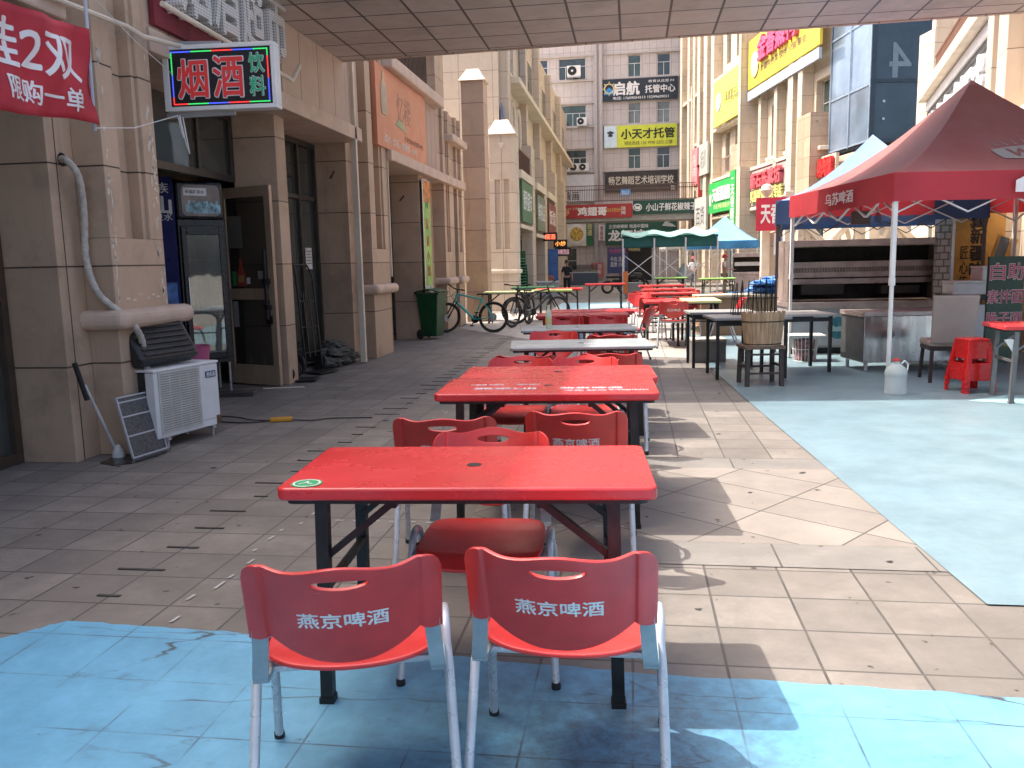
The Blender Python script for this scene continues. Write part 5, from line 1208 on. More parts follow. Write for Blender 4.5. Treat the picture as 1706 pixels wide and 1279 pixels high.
MB().box(-1.2, 1.2, -.26, .3, .0, .099).build('plinth', BLK, gl)
po = MB().box(-1.15, -.25, -.308, -.301, .14, .62).build('poster', M('poster_grey', (.40, .42, .43), .5, var=.1), gl)
e2 = MB().lathe([(0, 0), (.17, 0), (.17, .006), (0, .006)], 32, m=Matrix.Translation((-.42, -.309, .40)) @ Matrix.Rotation(R(90), 4, 'X')).build('round_emblem', M('emblem_teal', (.05, .20, .24), .4, var=.35, scale=9), po)
MB().prism([(-.13, -.05), (.13, -.05), (.10, .0), (.02, .03), (-.04, .01), (-.08, .04)], .007, .009, Matrix.Translation((-.42, -.309, .40)) @ Matrix.Rotation(R(90), 4, 'X')).build('emblem_hill', pm((.35, .5, .5)), e2)
bl = thing('tile_pillar', 'pale narrow tiled pillar beside the yellow panel behind the grill', 'pillar', (XP(1573, 13.4), 13.5, 0)); MB().box(-.09, .09, -.08, .08, 0, 2.2).build('shaft', tile('pillar_brick', (.55, .53, .49), (.48, .46, .43), (.2, .19, .17), .12, .10, .012, off=.5, rough=.6), bl); MB().box(.095, .14, -.09, -.04, 0, 2.2).build('edge_strip', ALU, bl)
yp = sign('advert_board', 'ochre yellow display panel with black vertical characters, leaning behind the grill at the right', 'panel', (XP(1620, 13.8), 13.9, 1.15), R(4), 1.0, 2.1, .05, M('ochre_board', (.50, .27, .06), .55, var=.12),
    [('匠心传承', -.18, .0, .13, .42, pm((.05, .03, .02)), dict(vertical=True)), ('新疆味', .18, .32, .20, .36, pm((.015, .012, .01)), dict(vertical=True, bold=.04))])
MB().prism([(.02, .72), (.22, .72), (.26, .95), (.12, .88), (-.02, .95)], .001, .006).build('brush_mark', pm((.02, .015, .01)), yp)
fp = thing('framed_panel', 'tilted framed mirror with a yellow wooden edge leaning across the ochre panel', 'mirror', (XP(1640, 13.4), 13.4, .80), R(5))
mt = Matrix.Rotation(R(20), 4, 'Y') @ Matrix.Rotation(R(-8), 4, 'X')
MB().box(-.06, .09, -.015, .015, .05, .98, mt).build('mirror_glass', glass('mirror_grey', (.10, .13, .16), .05), fp); MB().box(.091, .20, -.03, .06, .03, 1.0, mt).box(-.085, -.061, -.03, .03, .03, 1.0, mt).build('wooden_edge', M('yellow_wood', (.42, .22, .05), .5, var=.2, stretch=(6, 6, .6)), fp)

# stainless cabinet, chair, boxes, menu board
cb = thing('steel_cabinet', 'stainless steel box cabinet on short legs in front of the grill', 'cabinet', (3.52, 11.60, 0), R(10))
MB().box(-.68, .68, -.33, .33, .13, .72).build('body', STEEL, cb, bevel=.006); MB().box(-.71, .71, -.36, .36, .7205, .775).build('top', STEELD, cb, bevel=.006)
MB().box(-.692, -.6805, -.329, .329, .14, .71).build('side_panel', M('dark_side', (.06, .06, .062), .5), cb)
for x in (-.62, .62):
    for y in (-.27, .27): MB().lathe([(.02, 0), (.025, .02), (.025, .13), (0, .13)], 10, (x, y, 0)).build('leg', ALU, cb)
dc = thing('dining_chair', 'beige upholstered dining chair with dark wooden legs beside the white tent pole, seen from behind', 'dining chair', (3.66, 10.48, 0), R(-4))
BEI = M('beige_leather', (.34, .265, .225), .5, var=.08, scale=3, bmp=.08)
def dcb(u, v):
    a = u * 2 - 1; w_ = .225 + .02 * v; z = .46 + .56 * v; return (a * w_, -.20 - .09 * v - .02 * (1 - a * a), z)
MB().grid(dcb, 16, 16).build('backrest', BEI, dc, smooth='all', solid=.045, soff=0, bevel=.014); MB().box(-.24, .24, -.22, .25, .42, .495).build('seat', BEI, dc, bevel=.025, seg=3)
MB().box(-.23, .23, -.21, .24, .375, .419).build('seat_rail', M('dark_walnut', (.03, .017, .014), .45, var=.2), dc)
for sx in (-1, 1):
    for sy in (-1, 1): MB().bar((sx * .205, sy * .20, .374), (sx * .225, sy * (.22 if sy > 0 else .25), 0), .036, .036).build('leg', bpy.data.materials['dark_walnut'], dc)
def red_stool(parent_loc, rz, l_, n=1):
    e = thing('stool', l_, 'stool', parent_loc, rz, 'stacked red plastic stools')
    SR = bpy.data.materials.get('stool_red') or M('stool_red', (.55, .012, .012), .28, var=.08)
    q = MB().prism(rrect(.27, .27, .05), .44, .465); q.build('top', SR, e, bevel=.012, seg=3)
    for sx in (-1, 1):
        for sy in (-1, 1):
            MB().add([(sx * .125, sy * .125, .445), (sx * .065, sy * .125, .445), (sx * .125, sy * .065, .445), (sx * .185, sy * .185, 0), (sx * .125, sy * .185, 0), (sx * .185, sy * .125, 0)], [(0, 1, 4, 3), (0, 3, 5, 2), (1, 2, 5, 4), (0, 2, 1), (3, 4, 5)]).build('leg', SR, e, bevel=.008)
    for k in range(4):
        m = Matrix.Rotation(k * math.pi / 2, 4, 'Z'); MB().box(-.115, .115, -.168, -.150, .14, .21, m).box(-.10, .10, -.135, -.118, .37, .443, m).build('rail', SR, e, bevel=.006)
    return e
for i, l_ in enumerate(('red plastic stool at the bottom of the stack by the red side table', 'red plastic stool, second in the stack by the red side table', 'red plastic stool on top of the stack by the red side table')):
    red_stool((3.62, 9.62, .06 * i), R(14), l_)
rt = copy_tree(tC); place(rt, (4.22, 9.05, 0), R(-3), 'red topped side table with grey legs at the right edge beside the stool stack', True, tg)
for o in list(bpy.data.objects):
    if o.parent == rt and o.name.startswith(('leg', 'brace')): o.data = o.data.copy(); o.data.materials[0] = M('side_table_leg', (.16, .16, .16), .45, metal=.4, var=.15)
bg = thing('plastic_tie', 'scrap of white plastic tied to the red side table leg', 'plastic scrap', (3.68, 8.82, .60)); MB().add([(0, 0, .05), (.05, -.01, .02), (.03, .01, -.10), (.06, 0, -.16), (-.01, .01, -.04), (-.07, 0, .04)], [(0, 1, 2, 4), (2, 3, 4), (0, 4, 5)]).build('film', pm((.7, .7, .68)), bg, solid=.002)
mb_ = sign('menu_board', 'dark green board with red outlined characters standing at the right edge', 'menu board', (XP(1678, 10.9), 10.9, .80), R(2), .40, 1.28, .05, pm((.010, .035, .018), .35), [])
PK = pm((.42, .06, .09))
for s_, x, y, w_, h_ in (('自', -.10, .46, .17, .20), ('助', .10, .46, .17, .20), ('素', -.14, .16, .13, .16), ('拌', 0, .16, .13, .16), ('面', .14, .16, .13, .16), ('臊', -.14, -.10, .13, .14), ('子', 0, -.10, .13, .14), ('面', .14, -.10, .13, .14)):
    outlined(s_, x, y, w_, h_, PK, mb_, o_=.035, b_=.008)
text('凉皮 米粉', -.02, -.42, .36, .07, pm((.25, .22, .03)), mb_)
MB().box(-.2, -.16, -.3, -.06, -.84, -.55).box(.16, .2, -.3, -.06, -.84, -.55).build('stand', BLK, mb_)
# white boxes on a black stand
ws = thing('food_stand', 'black metal stand carrying white foam boxes, behind the beige dining chair', 'stand', (XP(1632, 12.2), 12.3, 0), R(3))
MB().box(-.42, .42, -.25, .25, .86, .93).build('tray', BLK, ws, bevel=.01)
q = MB()
for x in (-.36, .36):
    for y in (-.2, .2): q.bar((x, y, 0), (x, y, .86), .03, .03)
q.build('leg_frame', BLK, ws); MB().box(-.30, .12, -.22, .2, .02, .80).build('white_cabinet', WHITE, ws, bevel=.015)
MB().prism([(-.02, .0), (.02, .02), (0, -.05), (-.03, .02)], 0, .004, Matrix.Translation((-.15, -.222, .5)) @ Matrix.Rotation(R(90), 4, 'X')).build('logo_mark', pm((.5, .03, .1)), ws)
for x, z, w_, l_ in ((-.13, .9305, .50, 'white foam box, lower left one of the three on the black stand'), (.30, .9305, .30, 'white foam box, lower right one on the black stand'), (.16, 1.1205, .36, 'white foam box stacked on top of the others on the black stand')):
    b_ = thing('foam_box', l_, 'box', (XP(1632, 12.2) + x, 12.25, z), R(3), 'white foam boxes on the stand'); MB().box(-w_ / 2, w_ / 2, -.18, .18, 0, .16).build('body', pm((.68, .66, .64), .7), b_, bevel=.02); MB().box(-w_ / 2 - .005, w_ / 2 + .005, -.185, .185, .1605, .189).build('lid', pm((.72, .70, .68), .7), b_, bevel=.008)
# water jug at the tent pole
wj = thing('water_jug', 'clear plastic water jug full of water weighing down the white tent pole', 'jug', (2.79, 9.40, 0), 0)
WJ, n, l, p = base_mat('jug_plastic'); p.inputs['Base Color'].default_value = (.80, .86, .84, 1); p.inputs['Roughness'].default_value = .12; p.inputs['Transmission Weight'].default_value = .55; p.inputs['IOR'].default_value = 1.2; p.inputs['Alpha'].default_value = .85
pr_ = [(.0, .0), (.105, .004), (.115, .02)] + [(.115 - (.006 if k % 2 else 0), .04 + k * .022) for k in range(9)] + [(.115, .24), (.10, .29), (.06, .325), (.032, .34), (.032, .365), (0, .365)]
MB().lathe(pr_, 24).build('body', WJ, wj, smooth=True); MB().lathe([(.036, .3655), (.036, .39), (0, .39)], 16).build('cap', pm((.55, .05, .04)), wj)
MB().tube([(.05, 0, .335), (.085, 0, .37), (.12, 0, .33), (.112, 0, .26)], .009, 8).build('handle', pm((.7, .72, .7)), wj)

# ------------------------------------------------------------------ grey tables, bucket, wood counter
WOODG = M('weathered_wood', (.42, .28, .16), .75, var=.25, scale=5, stretch=(8, 8, .8), dirt=.25, dirt_c=(.06, .04, .03), bmp=.4, bscale=14)
def plain_table(l_, loc, rz, w_, d_, top):
    e = thing('table', l_, 'table', loc, rz, 'grey tables under the footbridge'); MB().box(-w_ / 2, w_ / 2, -d_ / 2, d_ / 2, .735, .765).build('tabletop', top, e, bevel=.004)
    for sx in (-1, 1):
        for sy in (-1, 1): MB().bar((sx * (w_ / 2 - .06), sy * (d_ / 2 - .06), 0), (sx * (w_ / 2 - .06), sy * (d_ / 2 - .06), .734), .038, .038).build('leg', BLK, e)
    MB().bar((-w_ / 2 + .06, -d_ / 2 + .06, .69), (w_ / 2 - .06, -d_ / 2 + .06, .69), .03, .05).bar((-w_ / 2 + .06, d_ / 2 - .06, .69), (w_ / 2 - .06, d_ / 2 - .06, .69), .03, .05).build('rail', BLK, e)
    return e
GT = M('grey_worn_top', (.30, .285, .275), .5, var=.15, scale=3, dirt=.2)
plain_table('low grey topped table in the shade, its right half behind the plank chair', (1.42, 10.95, 0), R(6), .95, .75, GT)
plain_table('paler grey topped table in the shade, its right corner in front of the round emblem', (2.02, 11.45, 0), R(10), 1.0, .75, M('pale_worn_top', (.40, .38, .35), .5, var=.12, scale=3, dirt=.1))
plain_table('dark grey table behind the plank chair at the left end of the shaded group', (1.20, 12.05, 0), R(4), .9, .7, GT)
bs = thing('plank_chair', 'old wooden chair with a curved back of weathered planks, seen from behind', 'chair', (XP(1271, 10.1), 10.15, 0), R(8))
DW = M('dark_old_wood', (.055, .040, .030), .7, var=.3, scale=4, stretch=(8, 8, 1), dirt=.2)
for sx in (-1, 1):
    for sy in (-1, 1): MB().bar((sx * .20, sy * .18, 0), (sx * .19, sy * .17, .44), .045, .045).build('leg', DW, bs)
MB().box(-.23, .23, -.21, .21, .441, .475).build('seat', M('seat_old_wood', (.16, .11, .075), .7, var=.3, scale=4, stretch=(8, 1, 8)), bs); MB().bar((-.2, -.18, .16), (.2, -.18, .16), .03, .02).bar((-.2, .18, .2), (.2, .18, .2), .03, .02).bar((-.2, -.18, .24), (-.2, .18, .24), .03, .02).bar((.2, -.18, .24), (.2, .18, .24), .03, .02).bar((-.2, -.18, .38), (.2, -.18, .38), .04, .02).build('stretcher', DW, bs)
NS = 15
bkr = None
q = MB()
for k in range(NS):   # curved back of upright planks
    a0 = math.pi * (1.02 + .96 * k / NS); a1 = math.pi * (1.02 + .96 * (k + .94) / NS); hh = .395 + .012 * math.sin(k * 2.7)
    vs = [(r * math.cos(a) * 1.05, r * math.sin(a) * .75 - .06, z) for z, ri, ro in ((.476, .185, .205), (.476 + hh, .225, .247)) for a, r in ((a0, ri), (a1, ri), (a1, ro), (a0, ro))]
    q.add(vs, [(3, 2, 1, 0), (4, 5, 6, 7), (0, 1, 5, 4), (1, 2, 6, 5), (2, 3, 7, 6), (3, 0, 4, 7)])
bkr = q.build('backrest', WOODG, bs, bevel=.003)
for z, r in ((.50, .208), (.76, .237)): MB().tube([(r * math.cos(math.pi * (1.02 + .96 * k / 20)) * 1.05, r * math.sin(math.pi * (1.02 + .96 * k / 20)) * .75 - .06, z) for k in range(21)], .006, 6).build('iron_band', BLK, bkr)
rk = thing('wire_rack', 'bunch of thin black iron wires standing on the pale grey table behind the plank chair', 'wire rack', (XP(1257, 11.2), 11.15, .766)); q = MB(); random.seed(21)
for k in range(16):
    x = -.26 + k * .035; q.tube([(x, random.uniform(-.1, .1), .0), (x + random.uniform(-.02, .02), random.uniform(-.08, .08), .42 + random.uniform(-.04, .06)), (x + random.uniform(-.05, .05), random.uniform(-.1, .1), .0)], .005, 5)
q.tube([(-.28, .0, .20), (.30, .0, .21)], .005, 5).tube([(-.28, .02, .005), (.30, .02, .005)], .006, 5); q.build('wires', BLK, rk)
wc = thing('wooden_counter', 'long tan wooden counter standing on the sunlit ground, blue tarps on its right end', 'counter', (2.16, 16.95, 0), R(7))
TANW = M('tan_board', (.27, .175, .10), .65, var=.15, scale=2, stretch=(1, 1, 5), dirt=.15)
MB().box(-.90, 1.0, -.28, .30, 0, .74).build('front', TANW, wc, bevel=.006); MB().box(-.95, 1.05, -.33, .34, .741, .79).build('top', M('cream_top', (.50, .42, .30), .5, var=.1), wc, bevel=.006)
q = MB()
for z in (.18, .40, .60): q.box(-.97, -.901, -.24, .26, z, z + .02)
q.build('side_shelf', TANW, wc)
for k, (x, y, z, sx, sy, sz) in enumerate(((2.72, 17.05, .87, .50, .30, .09), (2.55, 16.95, 1.0, .36, .25, .06), (2.85, 17.05, 1.06, .42, .26, .07))):
    e = thing('blue_tarp', ('wide folded blue tarp lying on the wooden counter, bottom of the pile', 'folded blue tarp on the pile, the left upper one', 'folded blue tarp on the pile, the right topmost one')[k], 'tarp', (x, y, z), .1 + k, 'folded blue tarps on the counter')
    def fn(u, v, k=k, sx=sx, sy=sy, sz=sz):
        th = 2 * math.pi * u; ph = math.pi * (v - .5); p = Vector((math.cos(th) * math.cos(ph), math.sin(th) * math.cos(ph), math.sin(ph)))
        w_ = 1 + .35 * mnoise.noise(p * 2.2 + Vector((k * 5.0, 1, 0))) + .14 * mnoise.noise(p * 8 + Vector((0, k, 0))); return Vector((p.x * sx * w_, p.y * sy * w_, p.z * sz * w_))
    MB().grid(fn, 40, 22).build('folds', bpy.data.materials.get('tarp_blue') or M('tarp_blue', (.03, .16, .46), .45, var=.35, scale=9), e, smooth='all')
sb = thing('stone_block', 'grey stone block with a paler top at the sunlit edge of the shaded tables', 'block', (1.08, 12.55, 0), R(5)); MB().box(-.24, .24, -.2, .2, 0, .30).build('body', M('block_grey', (.19, .17, .155), .8, var=.15, bmp=.3), sb, bevel=.008); MB().box(-.25, .25, -.21, .21, .301, .34).build('cap', M('block_cap', (.40, .35, .30), .7, var=.1), sb, bevel=.006)
mw = thing('wire_basket', 'white wire basket of red and white packets under the grey table', 'basket', (2.45, 12.5, 0)); q = MB()
for k in range(22): a = 2 * math.pi * k / 22; q.tube([(.15 * math.cos(a), .15 * math.sin(a), .01), (.19 * math.cos(a), .19 * math.sin(a), .36)], .005, 5)
for z, r in ((.01, .15), (.18, .17), (.36, .19)): q.tube([(r * math.cos(2 * math.pi * k / 24), r * math.sin(2 * math.pi * k / 24), z) for k in range(24)], .006, 5, closed=True)
q.build('wire', WHITE, mw); MB().lathe([(0, .02), (.13, .02), (.155, .31), (0, .33)], 18).build('packets', M('packet_mix', (.30, .12, .13), .6, var=.9, scale=14), mw)
MB().box(-.25, .25, -.2, .2, .365, .385).build('lid_board', WHITE, mw)

# ------------------------------------------------------------------ stairs with lattice balustrades in front of the right buildings
def balustrade(l_, x0, z0, x1, z1, y, rail=.16, hgt=.75):
    e = thing('stair_balustrade', l_, 'balustrade', ((x0 + x1) / 2, y, 0), 0)
    cx = (x0 + x1) / 2; L_ = x1 - x0; s = (z1 - z0) / L_
    def Pq(x, z): return (x - cx, 0, z)
    for dz in (0, hgt): MB().bar(Pq(x0, z0 - dz), Pq(x1, z1 - dz), .22, rail).build('rail', CREAMT, e, bevel=.02)
    q = MB(); n_ = max(4, int(L_ / .17))
    for k in range(n_):
        x = x0 + L_ * (k + .5) / n_; z = z0 + s * (x - x0); q.bar(Pq(x - .06, z - hgt + .05), Pq(x + .05, z - hgt * .5), .05, .10).bar(Pq(x + .05, z - hgt * .5), Pq(x - .04, z - .06), .05, .10)
    q.build('baluster', CREAMT, e)
    q = MB().add([Pq(x0, max(z0 - hgt - .12, .02)), Pq(x1, max(z1 - hgt - .12, .02)), Pq(x1, .0), Pq(x0, .0)] + [(a, .3, b) for a, _, b in (Pq(x0, max(z0 - hgt - .12, .02)), Pq(x1, max(z1 - hgt - .12, .02)), Pq(x1, .0), Pq(x0, .0))], [(0, 1, 2, 3), (7, 6, 5, 4), (0, 4, 5, 1), (1, 5, 6, 2), (2, 6, 7, 3), (3, 7, 4, 0)])
    q.build('stringer_wall', CREAM, e)
    q = MB().box(x0 - cx - .12, x0 - cx + .12, -.12, .12, 0, z0 + .14).box(x1 - cx - .12, x1 - cx + .12, -.12, .12, 0, z1 + .14); q.build('newel', CREAMT, e, bevel=.015)
    return e
balustrade('cream lattice stair balustrade descending rightward behind the left end of the grill', XP(1313, 21.5), 2.65, XP(1376, 21.5), 1.70, 21.5)
balustrade('cream lattice stair balustrade rising rightward behind the middle of the grill', XP(1378, 22.2), 1.75, XP(1430, 22.2), 2.55, 22.2)
balustrade('cream lattice stair balustrade descending rightward behind the right part of the grill', XP(1452, 21.6), 2.75, XP(1530, 21.6), 1.65, 21.6)
balustrade('cream lattice stair balustrade sloping down behind the red banner at the far stairs', XP(1274, 25.5), 3.0, XP(1312, 25.5), 3.2, 25.5)
bs_ = thing('ball_finial', 'stone ball on the post beside the far stair banner', 'finial', (XP(1275, 25.4), 25.4, 3.14)); MB().lathe([(0, 0), (.1, .01), (.06, .06), (.14, .14), (.18, .24), (.14, .36), (.06, .41), (0, .42)], 18).build('ball', CREAMT, bs_, smooth=True)
pw = thing('terrace_wall', 'low cream terrace wall behind the grill and stairs', 'wall', (5.8, 24.4, 0)); MB().box(-1.4, 2.2, 0, .4, 0, 1.8).build('wall', CREAM, pw); MB().box(-1.45, 2.2, -.05, .45, 1.801, 1.9).build('coping', CREAMT, pw, bevel=.02)
sign('blue_plate', 'small blue wall plate between the stair balustrades', 'plate', (XP(1359, 20.9), 20.9, 2.45), 0, .34, .62, .02, pm((.03, .25, .55)), [('卫生', 0, .1, .7, .3, LW), ('公厕', 0, -.55, .5, .18, LW)])
sign('banner', 'red banner with white characters hung on the far stair balustrade at the right', 'banner', (XP(1293, 24.9), 24.9, 2.68), R(-3), 1.15, .92, .02, pm((.50, .02, .05)), [('天香门', -.08, .05, .7, .62, LW, dict(bold=.04))])
sign('notice', 'white notice with blue lines below the red stair banner', 'notice', (XP(1298, 25.05), 25.05, 1.85), 0, .3, .62, .02, pm((.62, .64, .68)), [('公告', 0, .4, .7, .2, pm((.04, .12, .4))), ('电话', 0, 0, .7, .16, pm((.04, .12, .4))), ('联系', 0, -.4, .7, .16, pm((.04, .12, .4)))])
# ================================================================== SIGNS AND THINGS FAR DOWN THE STREET
DK = pm((.018, .028, .038)); GRN = pm((.012, .062, .042)); GOLD = pm((.6, .5, .25))
def px_sign(name, label, x0, y0, x1, y1, Y, board, items, a=0.0, **k):
    """Sign standing in the plane Y (world), its size worked out from how large it appears."""
    k_ = Y / 1414.0; w_ = (x1 - x0) * k_; h_ = (y1 - y0) * Y / 1400.0; cx = ((x0 + x1) / 2 - 1053) * k_; cz = 1.5 + (434 - (y0 + y1) / 2) * Y / 1400.0
    return sign(name, label, 'sign', (cx, Y, cz), a, w_, h_, .12, board, items, **k)
s1 = px_sign('shop_sign', 'dark blue sign with white characters and ship wheel emblem, highest on the far building', 1006, 150, 1125, 184, 61.8, DK, [('启航', -.37, .12, .36, .62, LW, dict(bold=.05)), ('托管中心', .53, -.02, .40, .36, LW, dict(bold=.03)), ('教育从这里 F4', .56, .66, .34, .12, LW), ('电话: 17609054513 15299609021', .02, -.74, .74, .15, LW)])
R_ = MB().tube([(-2.15 + .32 * math.cos(2 * math.pi * k / 20), .10 + .32 * math.sin(2 * math.pi * k / 20), .02) for k in range(20)], .045, 6, closed=True)
for k in range(8): a = k * math.pi / 4; R_.bar((-2.15 + .3 * math.cos(a), .10 + .3 * math.sin(a), .02), (-2.15 + .48 * math.cos(a), .10 + .48 * math.sin(a), .02), .06, .04)
R_.build('wheel_emblem', GOLD, s1); MB().prism([(-2.5, -.3), (-1.8, -.3), (-1.9, .0), (-2.15, .2), (-2.4, -.02)], .001, .03).build('wave_emblem', pm((.03, .25, .55)), s1)
s2 = px_sign('shop_sign', 'lime yellow sign with black characters in the middle of the far grey building', 1008, 222, 1124, 256, 61.8, pm((.58, .62, .05)), [('小天才托管', .20, .22, .74, .48, pm((.015, .015, .01)), dict(bold=.04)), ('招生热线 156 9938 2252 三楼', .22, -.62, .66, .18, pm((.1, .08, .01)))])
MB().box(-2.53, -1.65, -.74, .74, .001, .02).build('emblem_panel', pm((.55, .66, .72)), s2); MB().prism([(-2.38, .28), (-2.1, .42), (-1.82, .28), (-2.1, .14)], .021, .04).box(-2.25, -1.95, .02, .16, .021, .04).build('cap_emblem', pm((.02, .03, .03)), s2)
px_sign('shop_sign', 'dark brown sign with pale brush characters just above the far footbridge railing', 1009, 294, 1125, 326, 61.8, pm((.035, .028, .026)), [('畅艺舞蹈艺术培训学校', .0, .15, .9, .42, pm((.6, .55, .45)), dict(bold=.02)), ('舞', .88, -.72, .07, .25, pm((.5, .45, .4)))])
s4 = px_sign('shop_sign', 'white sign with dark characters and a small ring of dots, left above the far footbridge', 905, 296, 992, 340, 61.8, pm((.62, .64, .68)), [('小荷画', -.05, -.52, .45, .3, pm((.03, .03, .03)))])
for k in range(6): a = k * math.pi / 3; MB().lathe([(0, .001), (.07, .001), (.07, .02), (0, .02)], 10, (-1.35 + .25 * math.cos(a), .45 + .25 * math.sin(a), 0)).build('dot_emblem', pm((.03, .03, .03)), s4)
px_sign('street_plate', 'small blue plate behind the far footbridge railing', 1034, 322, 1050, 331, 54.3, pm((.10, .28, .60)), [('出口', 0, .2, .7, .3, LW), ('EXIT', 0, -.5, .7, .25, LW)])
s5 = px_sign('shop_sign', 'red sign with white characters on the left half of the far footbridge', 926, 344, 1053, 366, 54.4, pm((.36, .03, .03)), [('鸡翅哥', -.03, 0, .38, .66, LW, dict(bold=.05)), ('好味道 新鲜烧烤', .50, .1, .20, .3, pm((.55, .35, .08))), ('烧烤', .77, .0, .06, .6, LW, dict(vertical=True)), ('营业 24 小时', -.62, .45, .24, .2, GOLD)])
MB().prism([(-2.4, -.3), (-1.9, -.38), (-1.5, -.1), (-1.6, .2), (-2.1, .1)], .001, .03).build('food_print', M('food_print', (.45, .22, .10), .6, var=.6, scale=6), s5)
s6 = px_sign('shop_sign', 'dark green sign with white characters on the right half of the far footbridge', 1054, 340, 1170, 362, 54.4, GRN, [('小山子鲜花椒辣子鸡', .14, .0, .78, .58, LW, dict(bold=.03))])
MB().tube([(-1.95 + .25 * math.cos(2 * math.pi * k / 18), .25 * math.sin(2 * math.pi * k / 18) * .8, .02) for k in range(18)], .03, 6, closed=True).prism([(-2.1, -.1), (-1.8, -.12), (-1.75, .12), (-1.95, .05), (-2.12, .15)], .001, .02).build('bird_emblem', LW, s6)
s7 = px_sign('food_poster', 'poster with a white plate of yellow food under the far footbridge at the left', 933, 371, 989, 410, 61.7, pm((.62, .60, .56)), [('NO.1', -.78, .62, .22, .14, pm((.45, .05, .05)))])
MB().box(.72, 1.22, -.85, .85, .001, .02).build('green_strip', pm((.02, .14, .05)), s7); text('劲道', .97, .3, .36, .9, GOLD, s7, z=.021, vertical=True, bold=.03)
MB().lathe([(0, .001), (.66, .001), (.70, .06), (.60, .07), (0, .05)], 36, (.02, -.03, 0)).build('plate_print', pm((.68, .68, .66)), s7)
MB().lathe([(0, .09), (.3, .085), (.50, .071), (.50, .05)], 36, (.02, -.03, 0)).build('noodle_print', M('noodle_print', (.50, .34, .08), .6, var=.7, scale=9, dirt=.3, dirt_c=(.30, .08, .02)), s7)
s8 = px_sign('shop_sign', 'big green lobster restaurant sign above the teal awning', 1010, 370, 1125, 410, 61.7, pm((.012, .075, .045)), [('龙虾馆', -.42, -.25, .52, .46, LW, dict(bold=.05)), ('正宗麻辣鲜 地道中国味', -.36, .48, .56, .16, LW), ('Daydream', .45, -.05, .22, .12, LW)])
MB().prism([(1.45, .40), (1.75, .78), (2.1, .70), (1.85, .62), (2.2, .50), (2.45, .30), (1.9, .34)], .001, .03).build('lobster_print', pm((.45, .47, .45)), s8)
px_sign('shop_sign', 'narrow white vertical sign with dark red characters between the two far posters', 998, 377, 1008, 402, 61.4, pm((.6, .58, .56)), [('食品店', 0, 0, .6, .9, pm((.25, .03, .03)), dict(vertical=True, bold=.03))])
px_sign('banner_stand', 'violet blue menu banner standing beside the dark doorway below the far signs', 1012, 414, 1046, 456, 60.5, pm((.06, .08, .20)), [('牛肉 凉皮', 0, .1, .7, .2, LW), ('面食 小吃', 0, -.3, .7, .2, LW), ('特色早餐', 0, .72, .8, .2, pm((.5, .1, .2)))])
px_sign('notice', 'red and white menu sheet beside the violet banner at the far end', 985, 438, 1006, 462, 60.3, pm((.5, .15, .15)), [('价目', 0, .5, .6, .3, LW), ('套餐', 0, -.2, .6, .3, LW)])
px_sign('shop_sign', 'black sign with gold characters above the far dark doorway', 1044, 414, 1068, 422, 60.0, pm((.02, .016, .014)), [('特色麻辣烫', 0, 0, .8, .6, GOLD)])
# LED signs projecting from the farther left building
def led(l_, x0, y0, x1, y1, Y, s_, c):
    e = px_sign('led_sign', l_, x0, y0, x1, y1, Y, pm((.012, .01, .01)), [(s_, 0, 0, .84, .74, emis('led_letter', c, .8), dict(bold=.03))], rim=DARKF); return e
led('small black LED sign with orange red characters, topmost on the farther left building', 907, 388, 928, 400, 40.0, '烟酒', (.75, .12, .06))
led('small red and yellow LED sign below the topmost one at the far left', 924, 400, 945, 411, 44.0, '小炒', (.7, .25, .05))
led('wide dark LED sign with dim pink characters, lowest at the far left', 926, 413, 951, 425, 44.2, '麻辣烫店', (.22, .12, .13))
for y0, y1, z, s_, c, l_ in ((31.4, 35.0, 3.75, '便利超市', (.045, .15, .07), 'green shop sign with pale characters on the farther left building, nearer one'), (36.6, 40.0, 3.6, '鲜花礼品', (.16, .19, .13), 'grey green shop sign on the farther left building, middle one'), (41.5, 45.7, 3.6, '饭馆', (.20, .05, .04), 'dull red shop sign on the farther left building, farthest one')):
    sign('shop_sign', l_, 'shop sign', (-4.03, (y0 + y1) / 2, z), R(90), y1 - y0 - .2, 1.5, .06, pm(c), [(s_, 0, .1, .8, .5, LW)])
fg_ = thing('flag', 'blue patterned cloth hanging from the farther left building above the gate pillar', 'cloth', (-4.5, 30.8, 6.4), 0); MB().grid(lambda u, v: (.02 * math.sin(u * 14), -.9 + 1.8 * u, -.9 + 1.5 * v * (1 - .55 * u) + .1 * u), 16, 8).build('cloth', M('flag_blue', (.08, .14, .28), .7, var=.4, scale=4), fg_, smooth='all', solid=.01)

# signs on the right building
def rsign(l_, pa, pb, z0, z1, out, board, items, rim=None, name='shop_sign'):
    t0, t1 = t_of(pa), t_of(pb); t = (t0 + t1) / 2
    return sign(name, l_, 'shop sign', (X60 + DX * t + DY * out, 60 + DY * t - DX * out, (z0 + z1) / 2 * ZK), AR, t1 - t0, (z1 - z0) * ZK, .12, board, items, rim=rim)
YEL = pm((.72, .55, .05)); MAG = pm((.62, .08, .18)); 
b1 = rsign('huge yellow sign with pink block characters, highest on the right building', 1259, 1377, 10.6, 13.1, .55, YEL, [('金香蒸鸭', -.05, .30, .56, .50, MAG, dict(depth=.18, bold=.05)), ('新疆特色菜 烧烤 火锅 聚会', .05, -.45, .64, .15, pm((.16, .10, .05)), dict(bold=.03)), ('二楼', .86, .35, .10, .55, pm((.25, .14, .05)), dict(vertical=True, bold=.03))])
tw = t_of(1377) - t_of(1259); MB().box(-tw / 2, tw / 2, -1.68, -1.26, -.1, .02).build('lower_strip', pm((.42, .46, .52)), b1)
